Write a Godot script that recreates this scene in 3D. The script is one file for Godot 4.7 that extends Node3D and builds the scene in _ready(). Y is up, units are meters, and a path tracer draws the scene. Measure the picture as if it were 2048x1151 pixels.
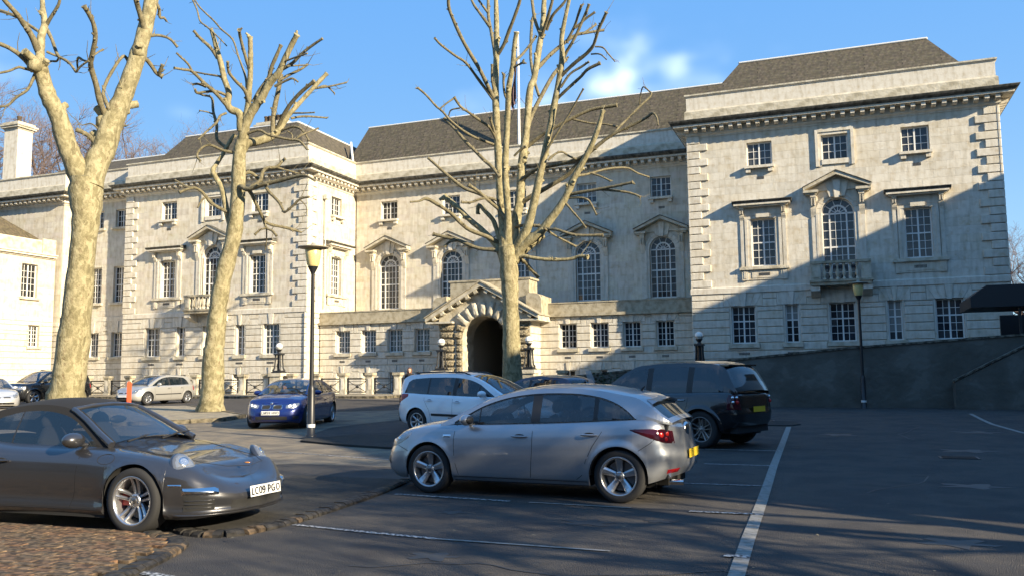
extends Node3D
# A town hall forecourt in low winter sun: the stone town hall with its two wings, pollarded plane trees, parked cars.
# World axes follow the facade: x along it, z towards the viewer, metres; the viewer stands at the origin.

const PAVILION := -57.2   # x of the corners of the facade
const L0 := -50.89
const L1 := -34.45
const R0 := -8.03
const R1 := 8.41
const MID := -21.24
const ZF := -50.78        # front of the wings
const ZC := -57.31        # upper wall between the wings
const ZG := -52.45        # ground-floor wall between the wings
const ZR := -51.7         # recess left of the left wing
const STEP := 0.45         # height of a stone course
const LAND := 0.43        # ground level at the building

var M := {}
var used := {}
var rng := RandomNumberGenerator.new()


class MB:
	var v := PackedVector3Array()
	var n := PackedVector3Array()
	var c := PackedColorArray()
	var idx := PackedInt32Array()
	var col := Color.WHITE
	var colored := false

	func vert(p: Vector3, nn: Vector3) -> int:
		v.append(p)
		n.append(nn)
		if colored:
			c.append(col)
		return v.size() - 1

	func tri(i: int, j: int, k: int) -> void:
		var g := (v[j] - v[i]).cross(v[k] - v[i])
		if g.length_squared() < 1e-14:
			return
		idx.append(i)
		if g.dot(n[i] + n[j] + n[k]) > 0.0:
			idx.append(k)
			idx.append(j)
		else:
			idx.append(j)
			idx.append(k)

	func quad(a: Vector3, b: Vector3, d: Vector3, e: Vector3, toward := Vector3.ZERO) -> void:
		var nn := (b - a).cross(d - a)
		if nn.length_squared() < 1e-14:
			nn = (d - a).cross(e - a)
		nn = nn.normalized()
		if nn.dot(toward) < 0.0:
			nn = -nn
		var i := vert(a, nn)
		vert(b, nn)
		vert(d, nn)
		vert(e, nn)
		tri(i, i + 1, i + 2)
		tri(i, i + 2, i + 3)

	func face(a: Vector3, b: Vector3, d: Vector3, toward := Vector3.ZERO) -> void:
		var nn := (b - a).cross(d - a).normalized()
		if nn.dot(toward) < 0.0:
			nn = -nn
		var i := vert(a, nn)
		vert(b, nn)
		vert(d, nn)
		tri(i, i + 1, i + 2)

	func box(x0: float, x1: float, y0: float, y1: float, z0: float, z1: float, xf := Transform3D.IDENTITY) -> void:
		var p := [Vector3(x0, y0, z0), Vector3(x1, y0, z0), Vector3(x1, y1, z0), Vector3(x0, y1, z0), Vector3(x0, y0, z1), Vector3(x1, y0, z1), Vector3(x1, y1, z1), Vector3(x0, y1, z1)]
		for i in 8:
			p[i] = xf * p[i]
		for f in [[4, 5, 6, 7, Vector3(0, 0, 1)], [0, 1, 2, 3, Vector3(0, 0, -1)], [0, 4, 7, 3, Vector3(-1, 0, 0)], [1, 5, 6, 2, Vector3(1, 0, 0)], [3, 2, 6, 7, Vector3(0, 1, 0)], [0, 1, 5, 4, Vector3(0, -1, 0)]]:
			quad(p[f[0]], p[f[1]], p[f[2]], p[f[3]], xf.basis * f[4])

	# a block whose front (+z) edges are chamfered by ch, from the plane z0 out to z1
	func block(x0: float, x1: float, y0: float, y1: float, z0: float, z1: float, ch: float) -> void:
		var zc := z1 - ch
		var a := [Vector3(x0, y0, z0), Vector3(x1, y0, z0), Vector3(x1, y1, z0), Vector3(x0, y1, z0)]
		var b := [Vector3(x0, y0, zc), Vector3(x1, y0, zc), Vector3(x1, y1, zc), Vector3(x0, y1, zc)]
		var d := [Vector3(x0 + ch, y0 + ch, z1), Vector3(x1 - ch, y0 + ch, z1), Vector3(x1 - ch, y1 - ch, z1), Vector3(x0 + ch, y1 - ch, z1)]
		var m := Vector3((x0 + x1) / 2, (y0 + y1) / 2, z0 - 1.0)
		for i in 4:
			var j := (i + 1) % 4
			var s: Vector3 = (a[i] + a[j]) / 2 - m
			s.z = 0
			quad(a[i], a[j], b[j], b[i], s)
			quad(b[i], b[j], d[j], d[i], s + Vector3(0, 0, 0.01))
		quad(d[0], d[1], d[2], d[3], Vector3(0, 0, 1))

	# a polygon in x and y, pushed from z0 to z1
	func prism(poly: PackedVector2Array, z0: float, z1: float, xf := Transform3D.IDENTITY, back := true) -> void:
		var t := Geometry2D.triangulate_polygon(poly)
		for s in ([0, 1] if back else [1]):
			var z := z1 if s == 1 else z0
			var up: Vector3 = (xf.basis * Vector3(0, 0, 1 if s == 1 else -1)).normalized()
			var at := v.size()
			for p in poly:
				vert(xf * Vector3(p.x, p.y, z), up)
			for i in range(0, t.size(), 3):
				tri(at + t[i], at + t[i + 1], at + t[i + 2])
		var area := 0.0
		for i in poly.size():
			area += poly[i].cross(poly[(i + 1) % poly.size()])
		for i in poly.size():
			var p := poly[i]
			var q := poly[(i + 1) % poly.size()]
			var o := Vector3(q.y - p.y, p.x - q.x, 0) * signf(area)
			quad(xf * Vector3(p.x, p.y, z0), xf * Vector3(q.x, q.y, z0), xf * Vector3(q.x, q.y, z1), xf * Vector3(p.x, p.y, z1), xf.basis * o)

	func tube(pts: PackedVector3Array, rad: PackedFloat32Array, sides := 8, cap := true) -> void:
		var np := pts.size()
		var side := Vector3.ZERO
		var first := v.size()
		for i in np:
			var d := (pts[mini(i + 1, np - 1)] - pts[maxi(i - 1, 0)]).normalized()
			if side == Vector3.ZERO:
				side = d.cross(Vector3(0.31, 0.2, 0.93)).normalized()
			side = (side - d * side.dot(d)).normalized()
			var w := d.cross(side)
			for k in sides:
				var a := TAU * k / sides
				var o := side * cos(a) + w * sin(a)
				vert(pts[i] + o * rad[i], o)
		for i in np - 1:
			for k in sides:
				var a := first + i * sides + k
				var b := first + i * sides + (k + 1) % sides
				tri(a, b, b + sides)
				tri(a, b + sides, a + sides)
		if cap:
			for e in [0, np - 1]:
				var nn := (pts[e] - pts[1 if e == 0 else np - 2]).normalized()
				var m := vert(pts[e] + nn * rad[e] * 0.25, nn)
				var at := v.size()
				for k in sides:
					vert(v[first + e * sides + k], nn)
				for k in sides:
					tri(m, at + k, at + (k + 1) % sides)

	# profile of (radius, height) turned round the y axis of xf
	func lathe(prof: Array, sides := 16, xf := Transform3D.IDENTITY, sharp := false) -> void:
		var np := prof.size()
		for i in np - 1:
			var p: Vector2 = prof[i]
			var q: Vector2 = prof[i + 1]
			if p.is_equal_approx(q):
				continue
			var t0 := (q - p).normalized()
			var ta := t0
			var tb := t0
			if not sharp:
				if i > 0:
					ta = ((p - prof[i - 1]).normalized() + t0).normalized()
				if i < np - 2:
					tb = ((prof[i + 2] - q).normalized() + t0).normalized()
			var at := v.size()
			for k in sides + 1:
				var a := TAU * k / sides
				var o := Vector3(cos(a), 0, sin(a))
				vert(xf * (o * p.x + Vector3(0, p.y, 0)), (xf.basis * (o * ta.y - Vector3(0, ta.x, 0))).normalized())
				vert(xf * (o * q.x + Vector3(0, q.y, 0)), (xf.basis * (o * tb.y - Vector3(0, tb.x, 0))).normalized())
			for k in sides:
				var b := at + 2 * k
				tri(b, b + 1, b + 3)
				tri(b, b + 3, b + 2)

	# smooth sheet through rows of points; keep(i, j) may leave quads out
	func grid(rows: Array, flip: bool, keep: Variant = null) -> void:
		var nr := rows.size()
		var nc: int = rows[0].size()
		var nn := []
		for i in nr:
			var line := PackedVector3Array()
			for j in nc:
				var du: Vector3 = rows[mini(i + 1, nr - 1)][j] - rows[maxi(i - 1, 0)][j]
				var dv: Vector3 = rows[i][mini(j + 1, nc - 1)] - rows[i][maxi(j - 1, 0)]
				var o := du.cross(dv)
				line.append(-o.normalized() if flip else o.normalized())
			nn.append(line)
		grid_with(rows, nn, keep)

	func grid_with(rows: Array, nn: Array, keep: Variant = null) -> void:
		var nr := rows.size()
		var nc: int = rows[0].size()
		var ids := PackedInt32Array()
		ids.resize(nr * nc)
		ids.fill(-1)
		for i in nr - 1:
			for j in nc - 1:
				if keep != null and not keep.call(i, j):
					continue
				var a := i * nc + j
				var q := PackedInt32Array()
				for e in [a, a + 1, a + nc + 1, a + nc]:
					if ids[e] < 0:
						ids[e] = vert(rows[e / nc][e % nc], nn[e / nc][e % nc])
					q.append(ids[e])
				tri(q[0], q[1], q[2])
				tri(q[0], q[2], q[3])

	func ball(at: Vector3, r: Vector3, sides := 12, xf := Transform3D.IDENTITY) -> void:
		var rows := []
		var nn := []
		for i in sides / 2 + 1:
			var a := PI * i / (sides / 2) - PI / 2
			var row := PackedVector3Array()
			var no := PackedVector3Array()
			for k in sides + 1:
				var b := TAU * k / sides
				var o := Vector3(cos(a) * cos(b), sin(a), cos(a) * sin(b))
				row.append(xf * (at + o * r))
				no.append((xf.basis * (o / r)).normalized())
			rows.append(row)
			nn.append(no)
		grid_with(rows, nn)

	func mesh() -> ArrayMesh:
		var a := []
		a.resize(Mesh.ARRAY_MAX)
		a[Mesh.ARRAY_VERTEX] = v
		a[Mesh.ARRAY_NORMAL] = n
		if colored:
			a[Mesh.ARRAY_COLOR] = c
		a[Mesh.ARRAY_INDEX] = idx
		var m := ArrayMesh.new()
		m.add_surface_from_arrays(Mesh.PRIMITIVE_TRIANGLES, a)
		return m


# ---------------------------------------------------------------- objects

func numbered(called: String) -> String:
	used[called] = used.get(called, -1) + 1
	return called if used[called] == 0 else "%s_%03d" % [called, used[called]]


func tag(o: Node3D, label: String, category: String, group := "", kind := "") -> Node3D:
	if label:
		o.set_meta("label", label)
	if category:
		o.set_meta("category", category)
	if group:
		o.set_meta("group", group)
	if kind:
		o.set_meta("kind", kind)
	return o


func thing(called: String, label: String, category: String, at := Vector3.ZERO, turn := 0.0, group := "") -> Node3D:
	var o := Node3D.new()
	o.name = numbered(called)
	add_child(o)
	o.position = at
	o.rotation.y = turn
	tag(o, label, category, group)
	return o


func put(parent: Node3D, called: String, mesh: Mesh, mat: Material, xf := Transform3D.IDENTITY) -> MeshInstance3D:
	var o := MeshInstance3D.new()
	o.mesh = mesh
	o.material_override = mat
	o.name = numbered(called) if parent == self else called
	parent.add_child(o, true)
	o.transform = xf
	return o


func part(parent: Node3D, called: String, b: MB, mat: Material, xf := Transform3D.IDENTITY) -> MeshInstance3D:
	return put(parent, called, b.mesh(), mat, xf)


func structure(called: String, b: MB, mat: Material) -> MeshInstance3D:
	var o := part(self, called, b, mat)
	o.set_meta("kind", "structure")
	return o


func stuff(o: Node3D) -> Node3D:
	o.set_meta("kind", "stuff")
	return o


# ---------------------------------------------------------------- materials

func lin(r: float, g: float, b: float) -> Color:
	return Color(r, g, b).linear_to_srgb()


func noise_tex(size: int, freq: float, kind: int, ramp: Array, sd: int, octaves := 5, cell := 0, normal := 0.0) -> NoiseTexture2D:
	var f := FastNoiseLite.new()
	f.seed = sd
	f.noise_type = kind
	f.frequency = freq
	f.fractal_octaves = octaves
	if kind == FastNoiseLite.TYPE_CELLULAR:
		f.cellular_return_type = cell
	var t := NoiseTexture2D.new()
	t.width = size
	t.height = size
	t.seamless = true
	t.noise = f
	if normal > 0.0:
		t.as_normal_map = true
		t.bump_strength = normal
	elif ramp:
		var g := Gradient.new()
		g.offsets = PackedFloat32Array(ramp[0])
		var cc := PackedColorArray()
		for x in ramp[1]:
			cc.append(x)
		g.colors = cc
		t.color_ramp = g
	return t


func mat(c: Color, rough := 0.8, metal := 0.0) -> StandardMaterial3D:
	var m := StandardMaterial3D.new()
	m.albedo_color = c
	m.roughness = rough
	m.metallic = metal
	return m


func world_tex(m: StandardMaterial3D, albedo: Texture2D, scale: float, normal: Texture2D = null, ns := 0.5) -> StandardMaterial3D:
	m.uv1_triplanar = true
	m.uv1_world_triplanar = true
	m.uv1_scale = Vector3.ONE * scale
	if albedo:
		m.albedo_texture = albedo
	if normal:
		m.normal_enabled = true
		m.normal_texture = normal
		m.normal_scale = ns
	return m


func grey(x: float) -> Color:
	return Color(x, x, x)


func make_materials() -> void:
	# mottled limestone: fine grain, patches and brownish stains
	var st := noise_tex(512, 0.012, FastNoiseLite.TYPE_SIMPLEX_SMOOTH, [[0.0, 0.3, 0.5, 0.72, 1.0], [Color(0.90, 0.86, 0.79), Color(0.955, 0.94, 0.915), Color(0.985, 0.98, 0.97), Color(1.0, 0.995, 0.985), Color(0.95, 0.955, 0.96)]], 3, 6)
	var sn := noise_tex(512, 0.06, FastNoiseLite.TYPE_SIMPLEX_SMOOTH, [], 4, 4, 0, 3.0)
	var tones := [[0.61, 0.58, 0.51], [0.575, 0.545, 0.475], [0.62, 0.59, 0.52], [0.585, 0.545, 0.46], [0.55, 0.525, 0.465], [0.60, 0.57, 0.505]]
	for i in 6:
		M["stone%d" % i] = world_tex(mat(lin(tones[i][0], tones[i][1], tones[i][2]), 0.86), st, 0.23 + 0.03 * i, sn, 0.25)
	M.stone = M.stone0
	var run := noise_tex(512, 0.02, FastNoiseLite.TYPE_SIMPLEX_SMOOTH, [[0.0, 0.34, 0.5, 0.62, 1.0], [Color(0.90, 0.89, 0.87), Color(0.955, 0.95, 0.94), Color(0.985, 0.98, 0.975), Color(1, 1, 1), Color(1, 1, 1)]], 8, 5)
	var sv := world_tex(mat(lin(0.60, 0.565, 0.49), 0.86), st, 0.25, sn, 0.25)
	sv.vertex_color_use_as_albedo = true
	M.stone_mix = sv
	for k in ["stone0", "stone1", "stone2", "stone3", "stone4", "stone5", "stone_mix"]:
		M[k].detail_enabled = true
		M[k].detail_blend_mode = BaseMaterial3D.BLEND_MODE_MUL
		M[k].detail_albedo = run
		M[k].detail_uv_layer = BaseMaterial3D.DETAIL_UV_2
		M[k].uv2_triplanar = true
		M[k].uv2_world_triplanar = true
		M[k].uv2_scale = Vector3(0.33, 0.05, 0.33)
	M.joint = mat(lin(0.30, 0.27, 0.22), 0.95)
	# ledges and balconies: limestone blackened by soot and lichen
	var soot := noise_tex(512, 0.014, FastNoiseLite.TYPE_SIMPLEX_SMOOTH, [[0.0, 0.36, 0.5, 0.66, 1.0], [Color(0.34, 0.33, 0.30), Color(0.52, 0.50, 0.45), Color(0.72, 0.70, 0.64), Color(0.86, 0.83, 0.76), Color(0.96, 0.94, 0.88)]], 11, 6)
	var film := noise_tex(512, 0.013, FastNoiseLite.TYPE_SIMPLEX_SMOOTH, [[0.0, 0.35, 0.5, 0.66, 1.0], [Color(0.74, 0.72, 0.67), Color(0.86, 0.84, 0.79), Color(0.93, 0.915, 0.88), Color(0.97, 0.96, 0.93), Color(1.0, 0.99, 0.97)]], 13, 6)
	M.sooty = world_tex(mat(lin(0.40, 0.365, 0.29), 0.9), film, 0.3, sn, 0.5)
	M.weathered = world_tex(mat(lin(0.54, 0.51, 0.44), 0.9), film, 0.21, sn, 0.35)
	var rough_n := noise_tex(256, 0.05, FastNoiseLite.TYPE_CELLULAR, [], 5, 3, 2, 9.0)
	M.vermiculated = world_tex(mat(lin(0.52, 0.47, 0.38), 0.95), soot, 0.5, rough_n, 1.6)
	M.vermiculated.uv1_scale = Vector3.ONE * 0.9
	M.lead = world_tex(mat(lin(0.16, 0.165, 0.17), 0.7), soot, 0.4)
	M.white_lead = mat(lin(0.62, 0.62, 0.60), 0.6)
	# roof slates, drawn course by course
	M.slate = world_tex(mat(lin(0.115, 0.102, 0.078), 0.85), ImageTexture.create_from_image(slates()), 0.5)
	M.slate_moss = world_tex(mat(lin(0.15, 0.125, 0.08), 0.9), ImageTexture.create_from_image(slates()), 0.5)
	M.frame = mat(lin(0.66, 0.65, 0.62), 0.5)
	M.glass0 = mat(lin(0.022, 0.026, 0.033), 0.06)
	M.glass1 = mat(lin(0.03, 0.036, 0.045), 0.08)
	M.glass2 = mat(lin(0.05, 0.055, 0.06), 0.12)
	M.glass3 = mat(lin(0.018, 0.02, 0.022), 0.05)
	M.net = mat(lin(0.20, 0.20, 0.19), 0.35)
	for k in ["glass0", "glass1", "glass2", "glass3"]:
		M[k].metallic_specular = 0.5
	M.dark = mat(lin(0.012, 0.012, 0.013), 0.9)
	M.vent = mat(lin(0.05, 0.045, 0.04), 0.9)
	M.iron = mat(lin(0.014, 0.015, 0.017), 0.42)
	M.pipe = mat(lin(0.5, 0.48, 0.42), 0.6)
	# ground
	var asp := noise_tex(1024, 0.11, FastNoiseLite.TYPE_SIMPLEX, [[0.0, 0.42, 0.62, 0.74, 1.0], [Color(0.55, 0.56, 0.6), Color(0.72, 0.73, 0.76), Color(0.86, 0.85, 0.84), Color(1.0, 0.98, 0.94), Color(1.25, 1.22, 1.15)]], 21, 4)
	var aspn := noise_tex(512, 0.2, FastNoiseLite.TYPE_SIMPLEX, [], 22, 3, 0, 6.0)
	var patch := noise_tex(512, 0.012, FastNoiseLite.TYPE_SIMPLEX_SMOOTH, [[0.0, 0.4, 0.55, 0.7, 1.0], [Color(0.72, 0.72, 0.74), Color(0.86, 0.86, 0.87), Color(0.95, 0.94, 0.92), Color(1.0, 0.98, 0.95), Color(0.8, 0.79, 0.78)]], 23, 5)
	M.asphalt = world_tex(mat(lin(0.108, 0.098, 0.09), 0.9), asp, 0.55, aspn, 0.9)
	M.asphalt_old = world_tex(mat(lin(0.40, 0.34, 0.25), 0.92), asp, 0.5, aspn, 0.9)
	M.asphalt_dark = world_tex(mat(lin(0.075, 0.07, 0.06), 0.95), asp, 0.7, aspn, 1.3)
	for k in ["asphalt", "asphalt_old", "asphalt_dark"]:
		M[k].detail_enabled = true
		M[k].detail_blend_mode = BaseMaterial3D.BLEND_MODE_MUL
		M[k].detail_albedo = patch
		M[k].detail_uv_layer = BaseMaterial3D.DETAIL_UV_2
		M[k].uv2_triplanar = true
		M[k].uv2_world_triplanar = true
		M[k].uv2_scale = Vector3.ONE * 0.13
	M.paving = world_tex(mat(lin(0.36, 0.31, 0.22), 0.93), patch, 0.3, aspn, 0.5)
	M.kerb = world_tex(mat(lin(0.24, 0.22, 0.18), 0.9), soot, 0.5, aspn, 0.5)
	for i in 4:
		var bc: Array = [[0.27, 0.16, 0.10], [0.23, 0.15, 0.10], [0.30, 0.21, 0.14], [0.19, 0.14, 0.10]][i]
		M["brick%d" % i] = world_tex(mat(lin(bc[0], bc[1], bc[2]), 0.92), soot, 1.3, aspn, 0.7)
	M.kerb_brick = world_tex(mat(lin(0.05, 0.047, 0.048), 0.75), soot, 1.5, aspn, 0.6)
	M.sand = world_tex(mat(lin(0.10, 0.085, 0.06), 0.95), asp, 1.2)
	var worn := noise_tex(512, 0.035, FastNoiseLite.TYPE_SIMPLEX, [[0.0, 0.38, 0.5, 0.6, 1.0], [Color(0.22, 0.22, 0.22), Color(0.34, 0.34, 0.35), Color(0.62, 0.62, 0.62), Color(0.9, 0.9, 0.9), Color(1, 1, 1)]], 31, 5)
	M.paint = world_tex(mat(lin(0.50, 0.50, 0.49), 0.7), worn, 0.9)
	M.paint_faint = world_tex(mat(lin(0.25, 0.25, 0.25), 0.85), film, 1.3)
	# rendered concrete of the ramp walls: patches where the render has come away
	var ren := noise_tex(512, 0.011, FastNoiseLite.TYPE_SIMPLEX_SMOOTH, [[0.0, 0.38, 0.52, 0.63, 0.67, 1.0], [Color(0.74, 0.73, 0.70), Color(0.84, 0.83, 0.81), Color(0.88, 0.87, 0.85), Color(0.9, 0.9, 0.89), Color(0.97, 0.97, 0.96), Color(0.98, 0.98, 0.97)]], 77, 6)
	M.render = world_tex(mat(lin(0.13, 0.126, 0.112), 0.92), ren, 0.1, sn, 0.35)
	M.coping = world_tex(mat(lin(0.21, 0.20, 0.185), 0.9), soot, 0.5)
	M.black_panel = mat(lin(0.012, 0.012, 0.014), 0.6)
	# plane bark: pale plates where the olive bark has flaked off
	var bark := noise_tex(512, 0.042, FastNoiseLite.TYPE_CELLULAR, [[0.0, 0.22, 0.24, 0.5, 0.52, 0.84, 0.86, 1.0], [Color(0.56, 0.53, 0.43), Color(0.62, 0.59, 0.48), Color(0.70, 0.67, 0.55), Color(0.75, 0.72, 0.59), Color(0.92, 0.89, 0.77), Color(0.97, 0.94, 0.83), Color(0.66, 0.57, 0.46), Color(0.6, 0.52, 0.42)]], 41, 3, 0)
	bark.noise.domain_warp_enabled = true
	bark.noise.domain_warp_amplitude = 60.0
	bark.noise.domain_warp_frequency = 0.02
	var barkn := noise_tex(512, 0.05, FastNoiseLite.TYPE_SIMPLEX_SMOOTH, [], 42, 4, 0, 5.0)
	M.bark = world_tex(mat(lin(0.375, 0.355, 0.285), 0.9), bark, 0.62, barkn, 0.6)
	M.bark.uv1_scale = Vector3(0.5, 0.24, 0.5)
	M.limb = world_tex(mat(lin(0.225, 0.21, 0.175), 0.9), bark, 1.0, barkn, 0.6)
	M.limb.uv1_scale = Vector3(0.9, 0.5, 0.9)
	M.twig = mat(lin(0.10, 0.085, 0.065), 0.95)
	M.twig_far = mat(lin(0.16, 0.12, 0.11), 0.95)
	M.flag = mat(lin(0.10, 0.06, 0.07), 0.85)
	M.lamp_glass = mat(lin(0.62, 0.50, 0.22), 0.35)
	M.lamp_glass.subsurf_scatter_enabled = true
	M.lamp_glass.subsurf_scatter_strength = 0.3
	M.globe = mat(lin(0.78, 0.76, 0.70), 0.25)
	M.lamp_cap = mat(lin(0.30, 0.27, 0.21), 0.5)
	M.post_orange = mat(lin(0.78, 0.11, 0.04), 0.5)
	M.skin = mat(lin(0.50, 0.29, 0.20), 0.6)
	M.hair = mat(lin(0.10, 0.045, 0.02), 0.7)
	M.cloth_black = mat(lin(0.014, 0.013, 0.014), 0.95)
	M.cloth_grey = mat(lin(0.16, 0.15, 0.14), 0.95)


func slates() -> Image:
	var im := Image.create(512, 512, false, Image.FORMAT_RGB8)
	var r := RandomNumberGenerator.new()
	r.seed = 17
	im.fill(Color(0.5, 0.48, 0.45))
	for row in 16:
		var x := (row % 2) * 16
		while x < 512 + 16:
			var t := r.randf_range(0.66, 1.0)
			var c := Color(t, t * r.randf_range(0.95, 1.0), t * r.randf_range(0.86, 0.98))
			var w := 31
			im.fill_rect(Rect2i(posmod(x, 512), row * 32, mini(w, 512 - posmod(x, 512)), 29), c)
			x += 32
	return im


# ---------------------------------------------------------------- masonry

func front(z: float, x := 0.0) -> Transform3D:
	return Transform3D(Basis.IDENTITY, Vector3(x, 0, z))


func east(x: float, z := 0.0) -> Transform3D:   # a wall that faces +x; local x runs towards -z
	return Transform3D(Basis(Vector3(0, 0, -1), Vector3(0, 1, 0), Vector3(1, 0, 0)), Vector3(x, 0, z))


# the parts of a band x0..x1 that no hole [x0, x1, y0, y1] covers between ya and yb
func clear_runs(x0: float, x1: float, ya: float, yb: float, holes: Array) -> Array:
	var runs := [[x0, x1]]
	for h in holes:
		if h[2] < yb - 0.002 and h[3] > ya + 0.002:
			var next := []
			for r in runs:
				if h[1] <= r[0] or h[0] >= r[1]:
					next.append(r)
					continue
				if h[0] > r[0] + 0.02:
					next.append([r[0], h[0]])
				if h[1] < r[1] - 0.02:
					next.append([h[1], r[1]])
			runs = next
	return runs


# the thick wall behind the facing, with its openings
func core(parent: Node3D, xf: Transform3D, x0: float, x1: float, y0: float, y1: float, holes: Array, face := -0.01, thick := 0.5) -> void:
	var cuts := [y0, y1]
	for h in holes:
		for y in [h[2], h[3]]:
			if y > y0 and y < y1:
				cuts.append(y)
	cuts.sort()
	var b := MB.new()
	for i in cuts.size() - 1:
		if cuts[i + 1] - cuts[i] > 0.002:
			for r in clear_runs(x0, x1, cuts[i], cuts[i + 1], holes):
				b.box(r[0], r[1], cuts[i], cuts[i + 1], face - thick, face)
	part(parent, "wall", b, M.stone3, xf)


# rectangles of a course-by-course facing: [x0, x1, y0, y1]
func courses(x0: float, x1: float, ys: Array, holes: Array, length: float, sd: int) -> Array:
	var r := RandomNumberGenerator.new()
	r.seed = sd
	var out := []
	for i in ys.size() - 1:
		var ya: float = ys[i]
		var yb: float = ys[i + 1]
		var touching := holes.filter(func(h): return h[2] < yb - 0.002 and h[3] > ya + 0.002)
		var cuts := [x0, x1]
		for h in touching:
			for x in [h[0], h[1]]:
				if x > x0 and x < x1:
					cuts.append(x)
		cuts.sort()
		for k in cuts.size() - 1:
			var xa: float = cuts[k]
			var xb: float = cuts[k + 1]
			if xb - xa < 0.03:
				continue
			var pieces := [[ya, yb]]
			for h in touching:
				if h[0] < (xa + xb) / 2 and h[1] > (xa + xb) / 2:
					var next := []
					for p in pieces:
						if h[2] > p[0] + 0.05:
							next.append([p[0], minf(h[2], p[1])])
						if h[3] < p[1] - 0.05:
							next.append([maxf(h[3], p[0]), p[1]])
					pieces = next
			for p in pieces:
				var count: int = maxi(1, roundi((xb - xa) / length))
				var x := xa
				for q in count:
					var e := xb if q == count - 1 else xa + (xb - xa) * (q + 1) / count + (r.randf_range(-0.16, 0.16) + (0.2 if i % 2 else -0.2) * minf(1.0, count - 1.0)) * length * 0.5
					out.append([x, e, p[0], p[1]])
					x = e
	return out


var slab_cache := {}


func slab(w: float, h: float, d: float, ch: float) -> ArrayMesh:
	var key := "%.2f %.2f %.2f %.3f" % [w, h, d, ch]
	if not slab_cache.has(key):
		var b := MB.new()
		b.block(-w / 2, w / 2, -h / 2, h / 2, 0, d, ch)
		slab_cache[key] = b.mesh()
	return slab_cache[key]


func ashlar(parent: Node3D, xf: Transform3D, x0: float, x1: float, ys: Array, holes: Array, singly: bool, sd: int) -> void:
	var r := RandomNumberGenerator.new()
	r.seed = sd
	var b := MB.new()
	b.colored = true
	for s in courses(x0, x1, ys, holes, 1.02, sd):
		var w: float = s[1] - s[0] - 0.004
		var h: float = s[3] - s[2] - 0.004
		if w < 0.02 or h < 0.02:
			continue
		if singly:
			put(parent, "stone_block", slab(w, h, 0.012 + r.randf_range(-0.0015, 0.0015), 0.003), M["stone%d" % r.randi_range(0, 5)], xf * Transform3D(Basis.IDENTITY, Vector3((s[0] + s[1]) / 2, (s[2] + s[3]) / 2, -0.011)))
		else:
			var t := r.randf_range(0.88, 1.04)
			b.col = Color(t, t * r.randf_range(0.975, 1.0), t * r.randf_range(0.93, 1.0))
			b.block(s[0] + 0.002, s[1] - 0.002, s[2] + 0.002, s[3] - 0.002, -0.009, r.randf_range(0.0, 0.003), 0.003)
	if not singly:
		stuff(part(parent, "ashlar", b, M.stone_mix, xf))


# smooth rustication: chamfered blocks with deep joints
func rustic(parent: Node3D, xf: Transform3D, x0: float, x1: float, ys: Array, holes: Array, sd: int, depth := 0.075, length := 2.6) -> void:
	var r := RandomNumberGenerator.new()
	r.seed = sd
	for s in courses(x0, x1, ys, holes, length, sd):
		var w: float = s[1] - s[0] - 0.004
		var h: float = s[3] - s[2] - 0.034
		if w < 0.03 or h < 0.03:
			continue
		put(parent, "rusticated_block", slab(snappedf(w, 0.01), snappedf(h, 0.005), depth, 0.026), M["stone%d" % r.randi_range(0, 5)], xf * Transform3D(Basis.IDENTITY, Vector3((s[0] + s[1]) / 2, (s[2] + s[3]) / 2, -0.014)))


# a moulding: profile of (outwards, y) carried along a path of (x, z); outwards is to the left of the path seen from above with z down
func sweep(prof: Array, path: Array) -> MB:
	var b := MB.new()
	var off := []
	for i in path.size():
		var p: Vector2 = path[i]
		var n0 := Vector2.ZERO
		var n1 := Vector2.ZERO
		if i > 0:
			var d: Vector2 = (p - path[i - 1]).normalized()
			n0 = Vector2(-d.y, d.x)
		if i < path.size() - 1:
			var d: Vector2 = (path[i + 1] - p).normalized()
			n1 = Vector2(-d.y, d.x)
		if i == 0:
			n0 = n1
		if i == path.size() - 1:
			n1 = n0
		off.append((n0 + n1) / (1.0 + n0.dot(n1)))
	for i in path.size() - 1:
		var out: Vector2 = (path[i + 1] - path[i]).normalized()
		out = Vector2(-out.y, out.x)
		for k in prof.size() - 1:
			var c := []
			for e in [[i, k], [i + 1, k], [i + 1, k + 1], [i, k + 1]]:
				var q: Vector2 = path[e[0]] + off[e[0]] * prof[e[1]].x
				c.append(Vector3(q.x, prof[e[1]].y, q.y))
			var t: Vector2 = prof[k + 1] - prof[k]
			b.quad(c[0], c[1], c[2], c[3], Vector3(out.x, 0, out.y) * t.y - Vector3(0, t.x, 0))
	return b


# ---------------------------------------------------------------- windows

func bars_box(b: MB, x0: float, x1: float, y0: float, y1: float, z := 0.0, d := 0.05) -> void:
	b.box(x0, x1, y0, y1, z - d, z + d * 0.4)


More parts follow.
